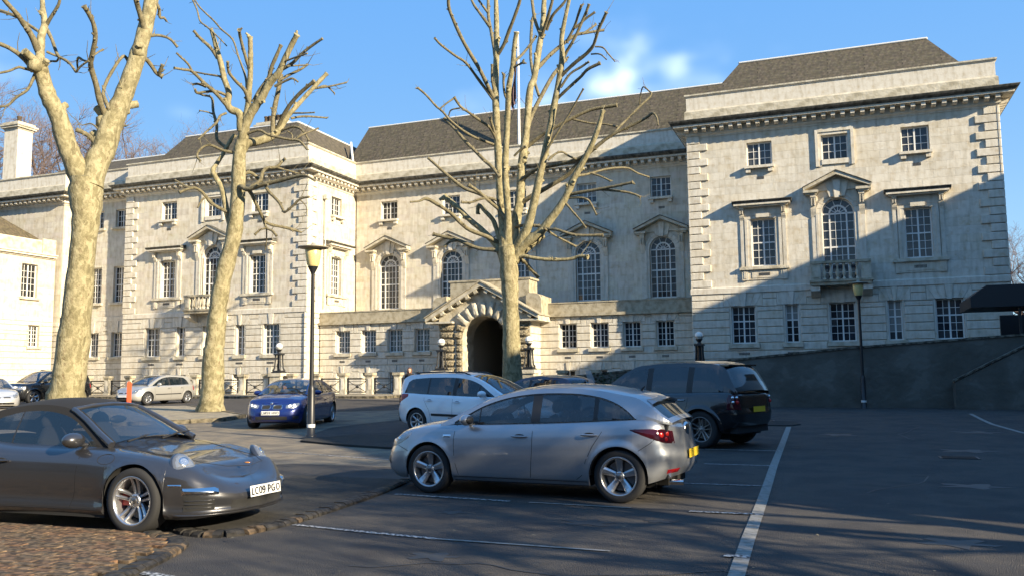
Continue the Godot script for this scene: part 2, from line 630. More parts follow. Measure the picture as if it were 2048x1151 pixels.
# a casement of cols x rows panes in the opening x, y (bottom left), w, h; singly: every pane a piece
func window(parent: Node3D, xf: Transform3D, x: float, y: float, w: float, h: float, cols: int, rows: int, singly: bool, sd: int, transom := -1, deep := 0.24) -> Node3D:
	var r := RandomNumberGenerator.new()
	r.seed = sd
	var b := MB.new()
	var f := 0.075
	bars_box(b, 0, f, 0, h)
	bars_box(b, w - f, w, 0, h)
	bars_box(b, f, w - f, 0, f)
	bars_box(b, f, w - f, h - f, h)
	var xs := []
	var ys := []
	for i in cols + 1:
		xs.append(f + (w - 2 * f) * i / cols)
	for j in rows + 1:
		ys.append(f + (h - 2 * f) * j / rows)
	for i in range(1, cols):
		var t := 0.042 if i * 2 == cols else 0.0155
		b.box(xs[i] - t, xs[i] + t, f, h - f, -0.05, 0.02 if t > 0.03 else 0.0)
	for j in range(1, rows):
		var t := 0.036 if j == transom else 0.0145
		b.box(f, w - f, ys[j] - t, ys[j] + t, -0.049, 0.015 if t > 0.03 else -0.003)
	var o := part(parent, "window", b, M.frame, xf * Transform3D(Basis.IDENTITY, Vector3(x, y, -deep)))
	if singly:
		var kind := r.randi_range(0, 3)
		var blind := r.randi_range(1, rows) if r.randf() < 0.35 else rows
		for i in cols:
			for j in rows:
				var g := MB.new()
				var tilt := r.randf_range(-0.006, 0.006)
				g.quad(Vector3(xs[i], ys[j], -0.03 - tilt), Vector3(xs[i + 1], ys[j], -0.03 + tilt), Vector3(xs[i + 1], ys[j + 1], -0.03 + tilt), Vector3(xs[i], ys[j + 1], -0.03 - tilt), Vector3(0, 0, 1))
				part(o, "pane", g, M.net if j >= blind else M["glass%d" % (kind if r.randf() < 0.6 else r.randi_range(0, 3))])
	else:
		var g := MB.new()
		g.quad(Vector3(0, 0, -0.03), Vector3(w, 0, -0.03), Vector3(w, h, -0.03), Vector3(0, h, -0.03), Vector3(0, 0, 1))
		part(o, "pane", g, M["glass%d" % r.randi_range(0, 3)])
	return o


# a tall round-headed window: centre x, foot y, springing ys, radius rad
func arched_window(parent: Node3D, xf: Transform3D, x: float, y: float, ys: float, rad: float, rows: int, singly: bool, sd: int, deep := 0.3) -> void:
	var r := RandomNumberGenerator.new()
	r.seed = sd
	var b := MB.new()
	var h := ys - y
	bars_box(b, -rad, -rad + 0.06, 0, h)
	bars_box(b, rad - 0.06, rad, 0, h)
	bars_box(b, -rad + 0.06, rad - 0.06, 0, 0.08)
	var inner := rad * 0.52
	for s in [-1, 1]:
		b.box(s * inner - 0.04, s * inner + 0.04, 0.08, h, -0.05, 0.03)
		b.box(s * inner / 3 - 0.0155, s * inner / 3 + 0.0155, 0.08, h, -0.05, 0)
	for j in range(1, rows + 1):
		var t := 0.045 if j == rows or j * 2 == rows or j * 2 == rows + 1 else 0.0145
		b.box(-rad + 0.06, rad - 0.06, h * j / rows - t, h * j / rows + t, -0.049, 0.02 if t > 0.03 else -0.003)
	for ring in [[rad - 0.03, 0.035], [inner, 0.05], [inner * 0.32, 0.03]]:
		for k in 16:
			var a0 := PI * k / 16
			var a1 := PI * (k + 1) / 16
			var p := PackedVector2Array()
			for e in [[a0, -1], [a1, -1], [a1, 1], [a0, 1]]:
				p.append(Vector2(cos(e[0]), sin(e[0])) * (ring[0] + ring[1] * e[1]) + Vector2(0, h))
			b.prism(p, -0.05, 0.02)
	for k in range(1, 6):
		var d := Vector2(cos(PI * k / 6), sin(PI * k / 6))
		var e := Vector2(-d.y, d.x) * 0.018
		b.prism(PackedVector2Array([d * inner * 0.32 - e + Vector2(0, h), d * inner - e + Vector2(0, h), d * inner + e + Vector2(0, h), d * inner * 0.32 + e + Vector2(0, h)]), -0.05, 0)
	for k in range(1, 5):
		var d := Vector2(cos(PI * k / 5), sin(PI * k / 5))
		var e := Vector2(-d.y, d.x) * 0.018
		b.prism(PackedVector2Array([d * inner - e + Vector2(0, h), d * rad - e + Vector2(0, h), d * rad + e + Vector2(0, h), d * inner + e + Vector2(0, h)]), -0.05, 0)
	var o := part(parent, "window", b, M.frame, xf * Transform3D(Basis.IDENTITY, Vector3(x, y, -deep)))
	var kind := r.randi_range(0, 3)
	var fan := MB.new()
	var head := PackedVector2Array()
	for k in 17:
		head.append(Vector2(cos(PI * k / 16), sin(PI * k / 16)) * rad + Vector2(0, h))
	fan.prism(head, -0.04, -0.03)
	part(o, "pane", fan, M["glass%d" % kind])
	var xs := [-rad, -inner, -inner / 3, inner / 3, inner, rad]
	if singly:
		for i in 5:
			for j in rows:
				var g := MB.new()
				var tilt := r.randf_range(-0.006, 0.006)
				g.quad(Vector3(xs[i], h * j / rows, -0.03 - tilt), Vector3(xs[i + 1], h * j / rows, -0.03 + tilt), Vector3(xs[i + 1], h * (j + 1) / rows, -0.03 + tilt), Vector3(xs[i], h * (j + 1) / rows, -0.03 - tilt), Vector3(0, 0, 1))
				part(o, "pane", g, M["glass%d" % (kind if r.randf() < 0.6 else r.randi_range(0, 3))])
	else:
		var g := MB.new()
		g.quad(Vector3(-rad, 0, -0.03), Vector3(rad, 0, -0.03), Vector3(rad, h, -0.03), Vector3(-rad, h, -0.03), Vector3(0, 0, 1))
		part(o, "pane", g, M["glass%d" % kind])
	# stone that fills the corners above the arch
	var sp := MB.new()
	for s in [-1, 1]:
		for k in 8:
			var a0 := PI / 2 * k / 8
			var a1 := PI / 2 * (k + 1) / 8
			sp.prism(PackedVector2Array([Vector2(s * cos(a0) * rad, ys + sin(a0) * rad), Vector2(s * (rad + 0.02), ys + sin(a0) * rad), Vector2(s * (rad + 0.02), ys + sin(a1) * rad), Vector2(s * cos(a1) * rad, ys + sin(a1) * rad)]), -0.5, 0, xf * Transform3D(Basis.IDENTITY, Vector3(x, 0, 0)))
		sp.box(s * rad - (0.0 if s > 0 else 0.02), s * rad + (0.02 if s > 0 else 0.0), ys + rad - 0.001, ys + rad, -0.5, 0, xf * Transform3D(Basis.IDENTITY, Vector3(x, 0, 0)))
	part(parent, "spandrel", sp, M.stone2)
	# archivolt: voussoirs round the head, jambs below
	for k in 11:
		var a0 := PI * k / 11 + 0.008
		var a1 := PI * (k + 1) / 11 - 0.008
		var v := MB.new()
		for q in 3:
			var b0 := lerpf(a0, a1, q / 3.0)
			var b1 := lerpf(a0, a1, (q + 1) / 3.0)
			for ring in [[rad, rad + 0.17, 0.045], [rad + 0.17, rad + 0.3, 0.085]]:
				v.prism(PackedVector2Array([Vector2(cos(b0), sin(b0)) * ring[0], Vector2(cos(b0), sin(b0)) * ring[1], Vector2(cos(b1), sin(b1)) * ring[1], Vector2(cos(b1), sin(b1)) * ring[0]]), -0.1, ring[2], xf * Transform3D(Basis.IDENTITY, Vector3(x, ys, 0)), false)
		if k == 5:
			continue
		part(parent, "voussoir", v, M["stone%d" % r.randi_range(0, 5)])
	for s in [-1, 1]:
		var jb := MB.new()
		for e in [[rad, rad + 0.17, 0.045], [rad + 0.17, rad + 0.3, 0.085]]:
			jb.box(x + minf(s * e[0], s * e[1]), x + maxf(s * e[0], s * e[1]), y, ys, -0.1, e[2], xf)
		part(parent, "architrave", jb, M.stone4)


func console(parent: Node3D, xf: Transform3D, x: float, w: float, y0: float, y1: float, out: float, m: Material) -> void:
	var p := PackedVector2Array([Vector2(0, y0), Vector2(0.05, y0 + 0.02)])
	var h := y1 - y0
	for k in 7:
		var t := k / 6.0
		p.append(Vector2(out * (0.22 + 0.78 * pow(t, 1.6)) + 0.05 * sin(t * TAU), y0 + h * (0.12 + 0.76 * t)))
	p.append(Vector2(out, y1))
	p.append(Vector2(0, y1))
	var b := MB.new()
	# polygon in (z, y), pushed along x
	b.prism(p, -w / 2, w / 2, xf * Transform3D(Basis(Vector3(0, 0, 1), Vector3(0, 1, 0), Vector3(-1, 0, 0)), Vector3(x, 0, 0)))
	for s in [-1, 1]:
		b.box(x + s * w * 0.25 - 0.025, x + s * w * 0.25 + 0.025, y0 + h * 0.5, y1 - 0.05, out * 0.5, out * 0.93, xf)
	part(parent, "console", b, m)


# an upper window with architrave, consoles, hood, sill and apron; centre x
func hooded_window(t: Node3D, xf: Transform3D, x: float, singly: bool, sd: int, dirty := false) -> void:
	window(t, xf, x - 0.675, 7.68, 1.35, 2.72, 4, 6, singly, sd, 3)
	var a := MB.new()
	for s in [-1, 1]:
		for e in [[0.675, 0.86, 0.04], [0.86, 1.01, 0.085]]:
			a.box(x + minf(s * e[0], s * e[1]), x + maxf(s * e[0], s * e[1]), 7.66, 10.4, -0.02, e[2], xf)
		var ps := MB.new()
		ps.box(x + minf(s * 1.06, s * 1.26), x + maxf(s * 1.06, s * 1.26), 7.66, 10.32, -0.02, 0.06, xf)
		part(t, "pilaster_strip", ps, M.stone4)
	a.box(x - 1.01, x + 1.01, 10.4, 10.6, -0.02, 0.06, xf)
	a.box(x - 1.26, x + 1.26, 10.6, 11.06, -0.02, 0.09, xf)
	a.box(x - 0.36, x + 0.36, 10.46, 10.72, 0.0, 0.17, xf)
	part(t, "architrave", a, M.stone3 if dirty else M.stone4)
	for s in [-1, 1]:
		console(t, xf, x + s * 1.15, 0.25, 10.3, 11.06, 0.36, M.stone3)
	var hd := MB.new()
	hd.box(x - 1.42, x + 1.42, 11.06, 11.14, -0.02, 0.42, xf)
	hd.box(x - 1.55, x + 1.55, 11.14, 11.25, -0.02, 0.56, xf)
	var o := part(t, "hood", hd, M.stone2)
	var tp := MB.new()
	tp.prism(PackedVector2Array([Vector2(0, 11.252), Vector2(0.57, 11.252), Vector2(0.68, 11.37), Vector2(0.68, 11.4), Vector2(0, 11.5)]), -1.64, 1.64, xf * Transform3D(Basis(Vector3(0, 0, 1), Vector3(0, 1, 0), Vector3(-1, 0, 0)), Vector3(x, 0, 0)))
	part(o, "cyma", tp, M.lead)
	var s_ := MB.new()
	s_.box(x - 1.37, x + 1.37, 7.47, 7.6, -0.02, 0.2, xf)
	s_.box(x - 1.3, x + 1.3, 7.6, 7.66, -0.02, 0.13, xf)
	part(t, "sill", s_, M.weathered)
	var ap := MB.new()
	ap.box(x - 1.24, x + 1.24, 6.9, 7.47, -0.02, 0.05, xf)
	for s in [-1, 1]:
		ap.box(x + s * 1.07 - 0.17, x + s * 1.07 + 0.17, 6.88, 7.47, -0.02, 0.1, xf)
		ap.box(x + s * 1.07 - 0.07, x + s * 1.07 + 0.07, 6.98, 7.38, 0.1, 0.12, xf)
	ap.box(x - 0.7, x + 0.7, 7.0, 7.38, 0.04, 0.075, xf)
	var apron := part(t, "apron", ap, M.stone3)
	grille(apron, xf, x, 7.2, 0.62, 0.17, 0.085)


func grille(parent: Node3D, xf: Transform3D, x: float, y: float, w: float, h: float, z: float) -> void:
	var g := MB.new()
	var n := int(w / 0.062)
	for i in n:
		g.box(x - w / 2 + w * i / n, x - w / 2 + w * (i + 0.62) / n, y - h / 2, y + h / 2, z - 0.02, z, xf)
	part(parent, "air_brick", g, M.vent)


func small_window(t: Node3D, xf: Transform3D, x: float, singly: bool, sd: int, vent := true) -> void:
	window(t, xf, x - 0.7, 13.48, 1.4, 1.42, 4, 3, singly, sd)
	var s := MB.new()
	s.box(x - 0.82, x + 0.82, 13.33, 13.48, -0.02, 0.3, xf)
	for k in [-1, 1]:
		s.box(x + k * 0.62 - 0.13, x + k * 0.62 + 0.13, 13.1, 13.33, -0.02, 0.22, xf)
	part(t, "sill", s, M.stone2)
	if vent:
		grille(t, xf, x + 0.05, 12.78, 0.42, 0.16, 0.012)


# pediment hood, keystone and consoles of a round-headed window; top of the keystone y
func pediment(t: Node3D, xf: Transform3D, x: float, y: float, half: float, low: float) -> void:
	var k := MB.new()
	for s in [-1, 1]:
		var p := PackedVector2Array([Vector2(s * half, y - 0.83), Vector2(s * half, y - 0.68), Vector2(0, y + 0.16), Vector2(0, y - 0.05)])
		k.prism(p, -0.02, 0.6, xf * Transform3D(Basis.IDENTITY, Vector3(x, 0, 0)))
		k.box(x + minf(s * half, s * (half - 0.78)), x + maxf(s * half, s * (half - 0.78)), y - 0.97, y - 0.832, -0.02, 0.56, xf)
		k.box(x + minf(s * (half - 0.1), s * (half - 0.7)), x + maxf(s * (half - 0.1), s * (half - 0.7)), y - 1.06, y - 0.972, -0.02, 0.46, xf)
	var o := part(t, "pediment", k, M.weathered)
	var c := MB.new()
	for s in [-1, 1]:
		c.prism(PackedVector2Array([Vector2(s * (half + 0.04), y - 0.678), Vector2(s * (half + 0.04), y - 0.64), Vector2(0, y + 0.21), Vector2(0, y + 0.165)]), -0.02, 0.65, xf * Transform3D(Basis.IDENTITY, Vector3(x, 0, 0)))
	part(o, "coping", c, M.lead)
	var ty := MB.new()
	ty.prism(PackedVector2Array([Vector2(-half + 0.3, y - 0.85), Vector2(half - 0.3, y - 0.85), Vector2(0, y - 0.02)]), -0.02, 0.1, xf * Transform3D(Basis.IDENTITY, Vector3(x, 0, 0)))
	part(o, "tympanum", ty, M.stone3)
	for s in [-1, 1]:
		console(t, xf, x + s * (half - 0.5), 0.3, low, y - 1.06, 0.4, M.stone3)
		var st := MB.new()
		st.box(x + s * (half - 0.5) - 0.13, x + s * (half - 0.5) + 0.13, 6.66, low, -0.02, 0.07, xf)
		part(t, "pilaster_strip", st, M.stone4)


func keystone(t: Node3D, xf: Transform3D, x: float, y0: float, y1: float, w0: float, w1: float, out: float) -> void:
	for e in [[-1, 0.0, out - 0.07], [1, 0.0, out - 0.07], [0, 0.0, out]]:
		var b := MB.new()
		var s: int = e[0]
		var a := w0 * 0.33
		var d := w1 * 0.33
		if s == 0:
			b.prism(PackedVector2Array([Vector2(-a, y0 - 0.04), Vector2(a, y0 - 0.04), Vector2(d, y1), Vector2(-d, y1)]), -0.02, out, xf * Transform3D(Basis.IDENTITY, Vector3(x, 0, 0)), false)
		else:
			b.prism(PackedVector2Array([Vector2(s * a * 1.03, y0 + 0.02), Vector2(s * w0, y0 + 0.03), Vector2(s * w1, y1 - 0.12), Vector2(s * d * 1.03, y1 - 0.1)]), -0.02, e[2], xf * Transform3D(Basis.IDENTITY, Vector3(x, 0, 0)), false)
		part(t, "keystone", b, M["stone%d" % (s + 2)])


# a flat arch of wedge stones over a ground-floor opening of half width w
func flat_arch(t: Node3D, xf: Transform3D, x: float, w: float, y0: float, y1: float, spread: float, sd: int, out := 0.06) -> void:
	var r := RandomNumberGenerator.new()
	r.seed = sd
	var n := 5
	for i in n:
		var u0 := -1.0 + 2.0 * i / n
		var u1 := -1.0 + 2.0 * (i + 1) / n
		var g := 0.006
		var b := MB.new()
		var key := i == n / 2
		b.prism(PackedVector2Array([Vector2(u0 * w + g, y0 - (0.03 if key else 0.0)), Vector2(u1 * w - g, y0 - (0.03 if key else 0.0)), Vector2(u1 * (w + spread) - g, y1), Vector2(u0 * (w + spread) + g, y1)]), -0.02, out + (0.06 if key else 0.0), xf * Transform3D(Basis.IDENTITY, Vector3(x, 0, 0)), false)
		part(t, "voussoir", b, M["stone%d" % r.randi_range(0, 5)])
	for s in [-1, 1]:
		var b := MB.new()
		b.prism(PackedVector2Array([Vector2(s * (w + 0.012), y0), Vector2(s * (w + spread - 0.004), y0), Vector2(s * (w + spread - 0.004), y1 - 0.02)]), -0.02, out, xf * Transform3D(Basis.IDENTITY, Vector3(x, 0, 0)), false)
		part(t, "haunch_stone", b, M["stone%d" % r.randi_range(0, 5)])


func plain_sill(t: Node3D, xf: Transform3D, x: float, half: float, y0: float, y1: float, out := 0.2) -> void:
	var b := MB.new()
	b.box(x - half, x + half, y0, y1, -0.02, out, xf)
	part(t, "sill", b, M.weathered)


func balcony(t: Node3D, xf: Transform3D, x: float) -> void:
	var s := MB.new()
	s.box(x - 1.55, x + 1.55, 6.32, 6.5, 0.0, 1.05, xf)
	s.box(x - 1.62, x + 1.62, 6.5, 6.62, 0.0, 1.12, xf)
	var o := part(t, "balcony", s, M.sooty)
	var rail := MB.new()
	rail.box(x - 1.56, x + 1.56, 7.5, 7.64, 0.78, 1.1, xf)
	for k in [-1, 1]:
		rail.box(x + k * 1.42 - 0.12, x + k * 1.42 + 0.12, 7.5, 7.64, 0.1, 0.779, xf)
	part(o, "rail", rail, M.sooty)
	for k in [-1, 1]:
		var p := MB.new()
		p.box(x + k * 1.28 - 0.25, x + k * 1.28 + 0.25, 6.622, 7.498, 0.8, 1.06, xf)
		p.box(x + k * 1.28 - 0.15, x + k * 1.28 + 0.15, 6.75, 7.38, 1.06, 1.085, xf)
		part(o, "pedestal", p, M.weathered)
		var br := MB.new()
		br.prism(PackedVector2Array([Vector2(0, 5.72), Vector2(0.3, 5.8), Vector2(0.75, 6.0), Vector2(0.95, 6.05), Vector2(0.95, 6.318), Vector2(0, 6.318)]), -0.24, 0.24, xf * Transform3D(Basis(Vector3(0, 0, 1), Vector3(0, 1, 0), Vector3(-1, 0, 0)), Vector3(x + k * 1.33, 0, 0)))
		part(o, "bracket", br, M.stone2)
	var one := MB.new()
	one.lathe([Vector2(0.085, 0), Vector2(0.085, 0.08), Vector2(0.05, 0.11), Vector2(0.06, 0.16), Vector2(0.105, 0.3), Vector2(0.09, 0.42), Vector2(0.05, 0.62), Vector2(0.045, 0.7), Vector2(0.07, 0.76), Vector2(0.085, 0.8), Vector2(0.085, 0.876)], 10)
	var bm := one.mesh()
	for i in 6:
		put(o, "baluster", bm, M.weathered, xf * Transform3D(Basis.IDENTITY, Vector3(x - 0.83 + 1.66 * i / 5, 6.622, 0.93)))
	for i in 3:
		for k in [-1, 1]:
			put(o, "baluster", bm, M.weathered, xf * Transform3D(Basis.IDENTITY, Vector3(x + k * 1.42, 6.622, 0.18 + 0.24 * i)))


func quoin_stack(t: Node3D, xf: Transform3D, edge: float, inward: int, wide_first: bool, sd: int) -> void:
	var r := RandomNumberGenerator.new()
	r.seed = sd
	for k in 20:
		var wide := (k % 2 == 1) != wide_first
		var w := 1.2 if wide else 0.76
		var y1 := 15.56 - STEP * k
		put(t, "quoin", slab(w, STEP - 0.035, 0.115, 0.028), M["stone%d" % r.randi_range(0, 5)], xf * Transform3D(Basis.IDENTITY, Vector3(edge + inward * w / 2, y1 - STEP / 2, -0.012)))


func upper_courses() -> Array:
	var ys := []
	for i in 21:
		ys.append(6.56 + STEP * i)
	return ys


func lower_courses() -> Array:
	return [0.2, 0.67, 1.115, 1.56, 2.005, 2.45, 2.895, 3.34, 3.785, 4.23, 4.675, 5.12, 5.38, 5.82, 6.18]


# front of a wing: centre cx; singly: its stones and panes as pieces
func wing_front(t: Node3D, cx: float, singly: bool, sd: int) -> void:
	var xf := front(ZF - 0.1, cx)
	var half := 8.22
	var holes := [[-4.78, -3.38, 13.48, 14.9], [3.42, 4.82, 13.48, 14.9], [-0.7, 0.7, 13.48, 14.9], [-4.71, -3.36, 7.68, 10.4], [3.36, 4.71, 7.68, 10.4], [-0.86, 0.86, 6.66, 11.3]]
	core(t, xf, -half, half, 6.2, 16.6, holes)
	var facing := holes.duplicate()
	facing.append([-1.0, 1.0, 13.09, 15.25])
	for k in 20:
		var w := 1.2 if k % 2 == 1 else 0.76
		var y1 := 15.56 - STEP * k
		facing.append([-half, -half + w, y1 - STEP, y1])
		facing.append([half - w, half, y1 - STEP, y1])
	for s in [-1, 1]:
		facing.append([s * 4.035 - 1.26, s * 4.035 + 1.26, 6.9, 11.3])
	facing.append([-1.2, 1.2, 6.56, 11.9])
	ashlar(t, xf, -half, half, upper_courses(), facing, singly, sd)
	quoin_stack(t, xf, -half, 1, false, sd + 1)
	quoin_stack(t, xf, half, -1, false, sd + 2)
	for s in [-1, 1]:
		small_window(t, xf, s * 4.1, singly, sd + 3 + s)
		hooded_window(t, xf, s * 4.035, singly, sd + 6 + s)
	# the framed middle window
	window(t, xf, -0.7, 13.48, 1.4, 1.42, 4, 3, singly, sd + 9)
	var fr := MB.new()
	for e in [[0.7, 0.86, 0.06], [0.86, 1.02, 0.12]]:
		for s in [-1, 1]:
			fr.box(minf(s * e[0], s * e[1]), maxf(s * e[0], s * e[1]), 13.1, 15.06 if e[0] < 0.8 else 15.26, -0.02, e[2], xf)
	fr.box(-0.7, 0.7, 14.9, 15.06, -0.02, 0.06, xf)
	fr.box(-0.86, 0.86, 15.06, 15.26, -0.02, 0.12, xf)
	fr.box(-0.7, 0.7, 13.2, 13.48, -0.02, 0.1, xf)
	part(t, "architrave", fr, M.stone2)
	arched_window(t, xf, 0, 6.66, 10.43, 0.86, 8, singly, sd + 10)
	keystone(t, xf, 0, 11.3, 12.25, 0.4, 0.62, 0.25)
	pediment(t, xf, 0, 12.55, 1.76, 10.25)
	balcony(t, xf, 0)
	lower_wing(t, xf, -half, half, [[-5.3, 0.67], [-2.65, 0.365], [0.0, 0.67], [2.65, 0.365], [5.3, 0.67]], singly, sd + 20)


# the rusticated storey of a wing; wins: [centre, half width]
func lower_wing(t: Node3D, xf: Transform3D, x0: float, x1: float, wins: Array, singly: bool, sd: int) -> void:
	var holes := []
	var blocks := []
	for w in wins:
		holes.append([w[0] - w[1], w[0] + w[1], 3.3, 5.46])
		holes.append([w[0] - 0.5, w[0] + 0.5, 0.5, 1.95])
		blocks.append([w[0] - w[1] - 0.1, w[0] + w[1] + 0.1, 3.3, 5.46])
		blocks.append([w[0] - w[1] - 0.42, w[0] + w[1] + 0.42, 5.46, 6.18])
		blocks.append([w[0] - 0.56, w[0] + 0.56, 0.45, 1.95])
		blocks.append([w[0] - 0.56 - 0.28, w[0] + 0.56 + 0.28, 1.95, 2.45])
		blocks.append([w[0] - w[1] - 0.18, w[0] + w[1] + 0.18, 3.06, 3.3])
	core(t, xf, x0, x1, 0.2, 6.2, holes)
	rustic(t, xf, x0 + 0.02, x1 - 0.02, lower_courses(), blocks, sd)
	var i := 0
	for w in wins:
		window(t, xf, w[0] - w[1], 3.3, 2 * w[1], 2.16, 4 if w[1] > 0.5 else 2, 5, singly, sd + i, 3)
		flat_arch(t, xf, w[0], w[1], 5.46, 6.18, 0.42, sd + 40 + i)
		flat_arch(t, xf, w[0], 0.56, 1.95, 2.43, 0.28, sd + 60 + i)
		plain_sill(t, xf, w[0], w[1] + 0.18, 3.06, 3.298)
		grille(t, xf, w[0], 2.72, 0.6, 0.14, 0.07)
		window(t, xf, w[0] - 0.5, 0.5, 1.0, 1.45, 2, 3, false, sd + 80 + i)
		for s in [-1, 1]:
			var jb := MB.new()
			jb.box(w[0] + minf(s * w[1], s * (w[1] + 0.095)), w[0] + maxf(s * w[1], s * (w[1] + 0.095)), 3.3, 5.45, -0.02, 0.03, xf)
			part(t, "jamb", jb, M.stone4)
		i += 1


func town_hall() -> void:
	var t := thing("town_hall", "long pale limestone town hall with two projecting wings and slate roofs", "town hall", Vector3.ZERO)
	wing_front(t, (R0 + R1) / 2, true, 100)
	wing_front(t, (L0 + L1) / 2, false, 300)
	# sunlit flank of the left wing
	var fl := east(L1 - 0.1)
	var flank := [[53.97, 55.37, 13.48, 14.9], [54.0, 55.35, 7.68, 10.4]]
	core(t, fl, 50.9, 57.4, 0.2, 16.6, flank)
	var facing := flank.duplicate()
	facing.append([53.4, 55.95, 6.9, 11.3])
	for k in 20:
		facing.append([50.88, 50.88 + (0.76 if k % 2 else 1.2), 15.56 - STEP * (k + 1), 15.56 - STEP * k])
	ashlar(t, fl, 50.88, 57.3, upper_courses(), facing, false, 501)
	quoin_stack(t, fl, 50.78, 1, true, 502)
	small_window(t, fl, 54.67, false, 503, false)
	hooded_window(t, fl, 54.67, false, 504)
	rustic(t, fl, 50.72, 52.5, lower_courses(), [], 505)
	# the wing's other side and the sides of the right wing
	var sides := MB.new()
	for x in [L0 + 0.1, R0 + 0.1]:
		sides.box(x, x + 0.5, 0.2, 16.6, -72, ZF - 0.63)
	sides.box(R1 - 0.6, R1 - 0.1, 0.2, 16.6, -72, ZF - 0.63)
	sides.box(L1 - 0.6, L1 - 0.1, 0.2, 16.6, -72, -57.41)
	sides.box(PAVILION - 0.6, PAVILION - 0.1, 0.2, 16.6, -60, ZF - 0.12)
	sides.box(-72, R1 - 0.1, 0.2, 16.6, -72.5, -72)
	part(t, "wall", sides, M.stone0)
	for e in [[R0 + 0.1, PI], [R1 - 0.1, 0.0]]:
		var qf := Transform3D(Basis(Vector3(0, 0, -1), Vector3.UP, Vector3.RIGHT), Vector3(e[0], 0, ZF)) if e[1] == 0.0 else Transform3D(Basis(Vector3(0, 0, 1), Vector3.UP, Vector3.LEFT), Vector3(e[0], 0, ZF))
		quoin_stack(t, qf, -0.02 if e[1] == 0.0 else 0.02, 1 if e[1] == 0.0 else -1, true, 520)
	# upper wall between the wings
	var cf := front(ZC, MID)
	var holes := []
	var face := []
	for i in 5:
		var x := (i - 2) * 5.18
		holes.append([x - 0.7, x + 0.7, 13.48, 14.9])
		holes.append([x - 0.87, x + 0.87, 6.7, 10.84])
		face.append([x - 0.7, x + 0.7, 13.48, 14.9])
		face.append([x - 1.22, x + 1.22, 6.56, 11.4])
	core(t, cf, -13.2, 13.2, 5.0, 16.6, holes)
	ashlar(t, cf, -13.2, 13.2, upper_courses(), face, false, 601)
	for i in 5:
		var x := (i - 2) * 5.18
		small_window(t, cf, x, i > 2, 610 + i, i != 1)
		arched_window(t, cf, x, 6.7, 9.96, 0.87, 7, i > 2, 620 + i)
		keystone(t, cf, x, 10.83, 11.75, 0.4, 0.6, 0.22)
		pediment(t, cf, x, 11.98, 1.8, 9.7)
	# ground floor between the wings
	var gf := front(ZG - 0.06, MID)
	var gh := []
	var gb := [[-3.15, 3.15, 0.0, 6.3]]
	var gx := []
	for i in 4:
		for s in [-1, 1]:
			gx.append(s * (5.14 + 2.06 * i))
	for x in gx:
		gh.append([x - 0.54, x + 0.54, 3.3, 4.88])
		gh.append([x - 0.42, x + 0.42, 0.5, 1.95])
		gb.append([x - 0.58, x + 0.58, 3.3, 4.88])
		gb.append([x - 0.86, x + 0.86, 4.88, 5.3])
		gb.append([x - 0.7, x + 0.7, 3.08, 3.3])
		gb.append([x - 0.48, x + 0.48, 0.45, 1.95])
		gb.append([x - 0.75, x + 0.75, 1.95, 2.45])
	gh.append([-1.6, 1.6, 0.2, 5.5])
	core(t, gf, -13.2, 13.2, 0.2, 6.15, gh)
	rustic(t, gf, -13.18, 13.18, [0.2, 0.67, 1.115, 1.56, 2.005, 2.45, 2.895, 3.34, 3.785, 4.23, 4.675, 5.12, 5.3], gb, 650)
	var k := 0
	for x in gx:
		window(t, gf, x - 0.54, 3.3, 1.08, 1.58, 4, 4, false, 660 + k)
		flat_arch(t, gf, x, 0.54, 4.88, 5.29, 0.3, 670 + k)
		flat_arch(t, gf, x, 0.48, 1.95, 2.43, 0.27, 690 + k)
		plain_sill(t, gf, x, 0.7, 3.08, 3.298)
		grille(t, gf, x, 2.72, 0.42, 0.14, 0.07)
		window(t, gf, x - 0.42, 0.5, 0.84, 1.45, 2, 3, false, 680 + k)
		k += 1
	var lg := MB.new()
	for e in [[-13.2, -3.2], [3.2, 13.2]]:
		lg.box(e[0], e[1], 5.32, 5.5, -0.05, 0.26, gf)
		lg.box(e[0], e[1], 5.5, 6.15, -0.3, 0.05, gf)
		lg.box(e[0], e[1], 6.15, 6.22, -0.34, 0.09, gf)
		lg.quad(gf * Vector3(e[0], 6.16, -0.3), gf * Vector3(e[1], 6.16, -0.3), gf * Vector3(e[1], 6.62, -4.85), gf * Vector3(e[0], 6.62, -4.85), Vector3.UP)
	lg.quad(gf * Vector3(-3.2, 6.16, -0.3), gf * Vector3(3.2, 6.16, -0.3), gf * Vector3(3.2, 6.62, -4.85), gf * Vector3(-3.2, 6.62, -4.85), Vector3.UP)
	part(t, "parapet", lg, M.sooty)
	# recess and pavilion on the far left
	var rf := front(ZR)
	var rh := []
	for x in [-52.2, -54.6]:
		rh.append([x - 0.6, x + 0.6, 13.48, 14.9])
		rh.append([x - 0.6, x + 0.6, 7.6, 10.4])
		rh.append([x - 0.55, x + 0.55, 3.4, 5.3])
	core(t, rf, -57.3, -50.8, 0.2, 16.6, rh)
	ashlar(t, rf, -57.2, -50.9, upper_courses(), rh, false, 701)
	var rb := rh.duplicate()
	for x in [-52.2, -54.6]:
		rb.append([x - 0.95, x + 0.95, 5.3, 6.18])
	rustic(t, rf, -57.2, -50.9, lower_courses(), rb, 702)
	for x in [-52.2, -54.6]:
		window(t, rf, x - 0.6, 13.48, 1.2, 1.42, 4, 3, false, 703)
		window(t, rf, x - 0.6, 7.6, 1.2, 2.8, 4, 6, false, 704, 3)
		window(t, rf, x - 0.55, 3.4, 1.1, 1.9, 4, 4, false, 705)
		flat_arch(t, rf, x, 0.55, 5.3, 6.18, 0.4, 706)
		plain_sill(t, rf, x, 0.85, 13.3, 13.478)
		plain_sill(t, rf, x, 0.8, 7.42, 7.598)
		plain_sill(t, rf, x, 0.75, 3.2, 3.398)
	var pf := front(ZF - 0.1)
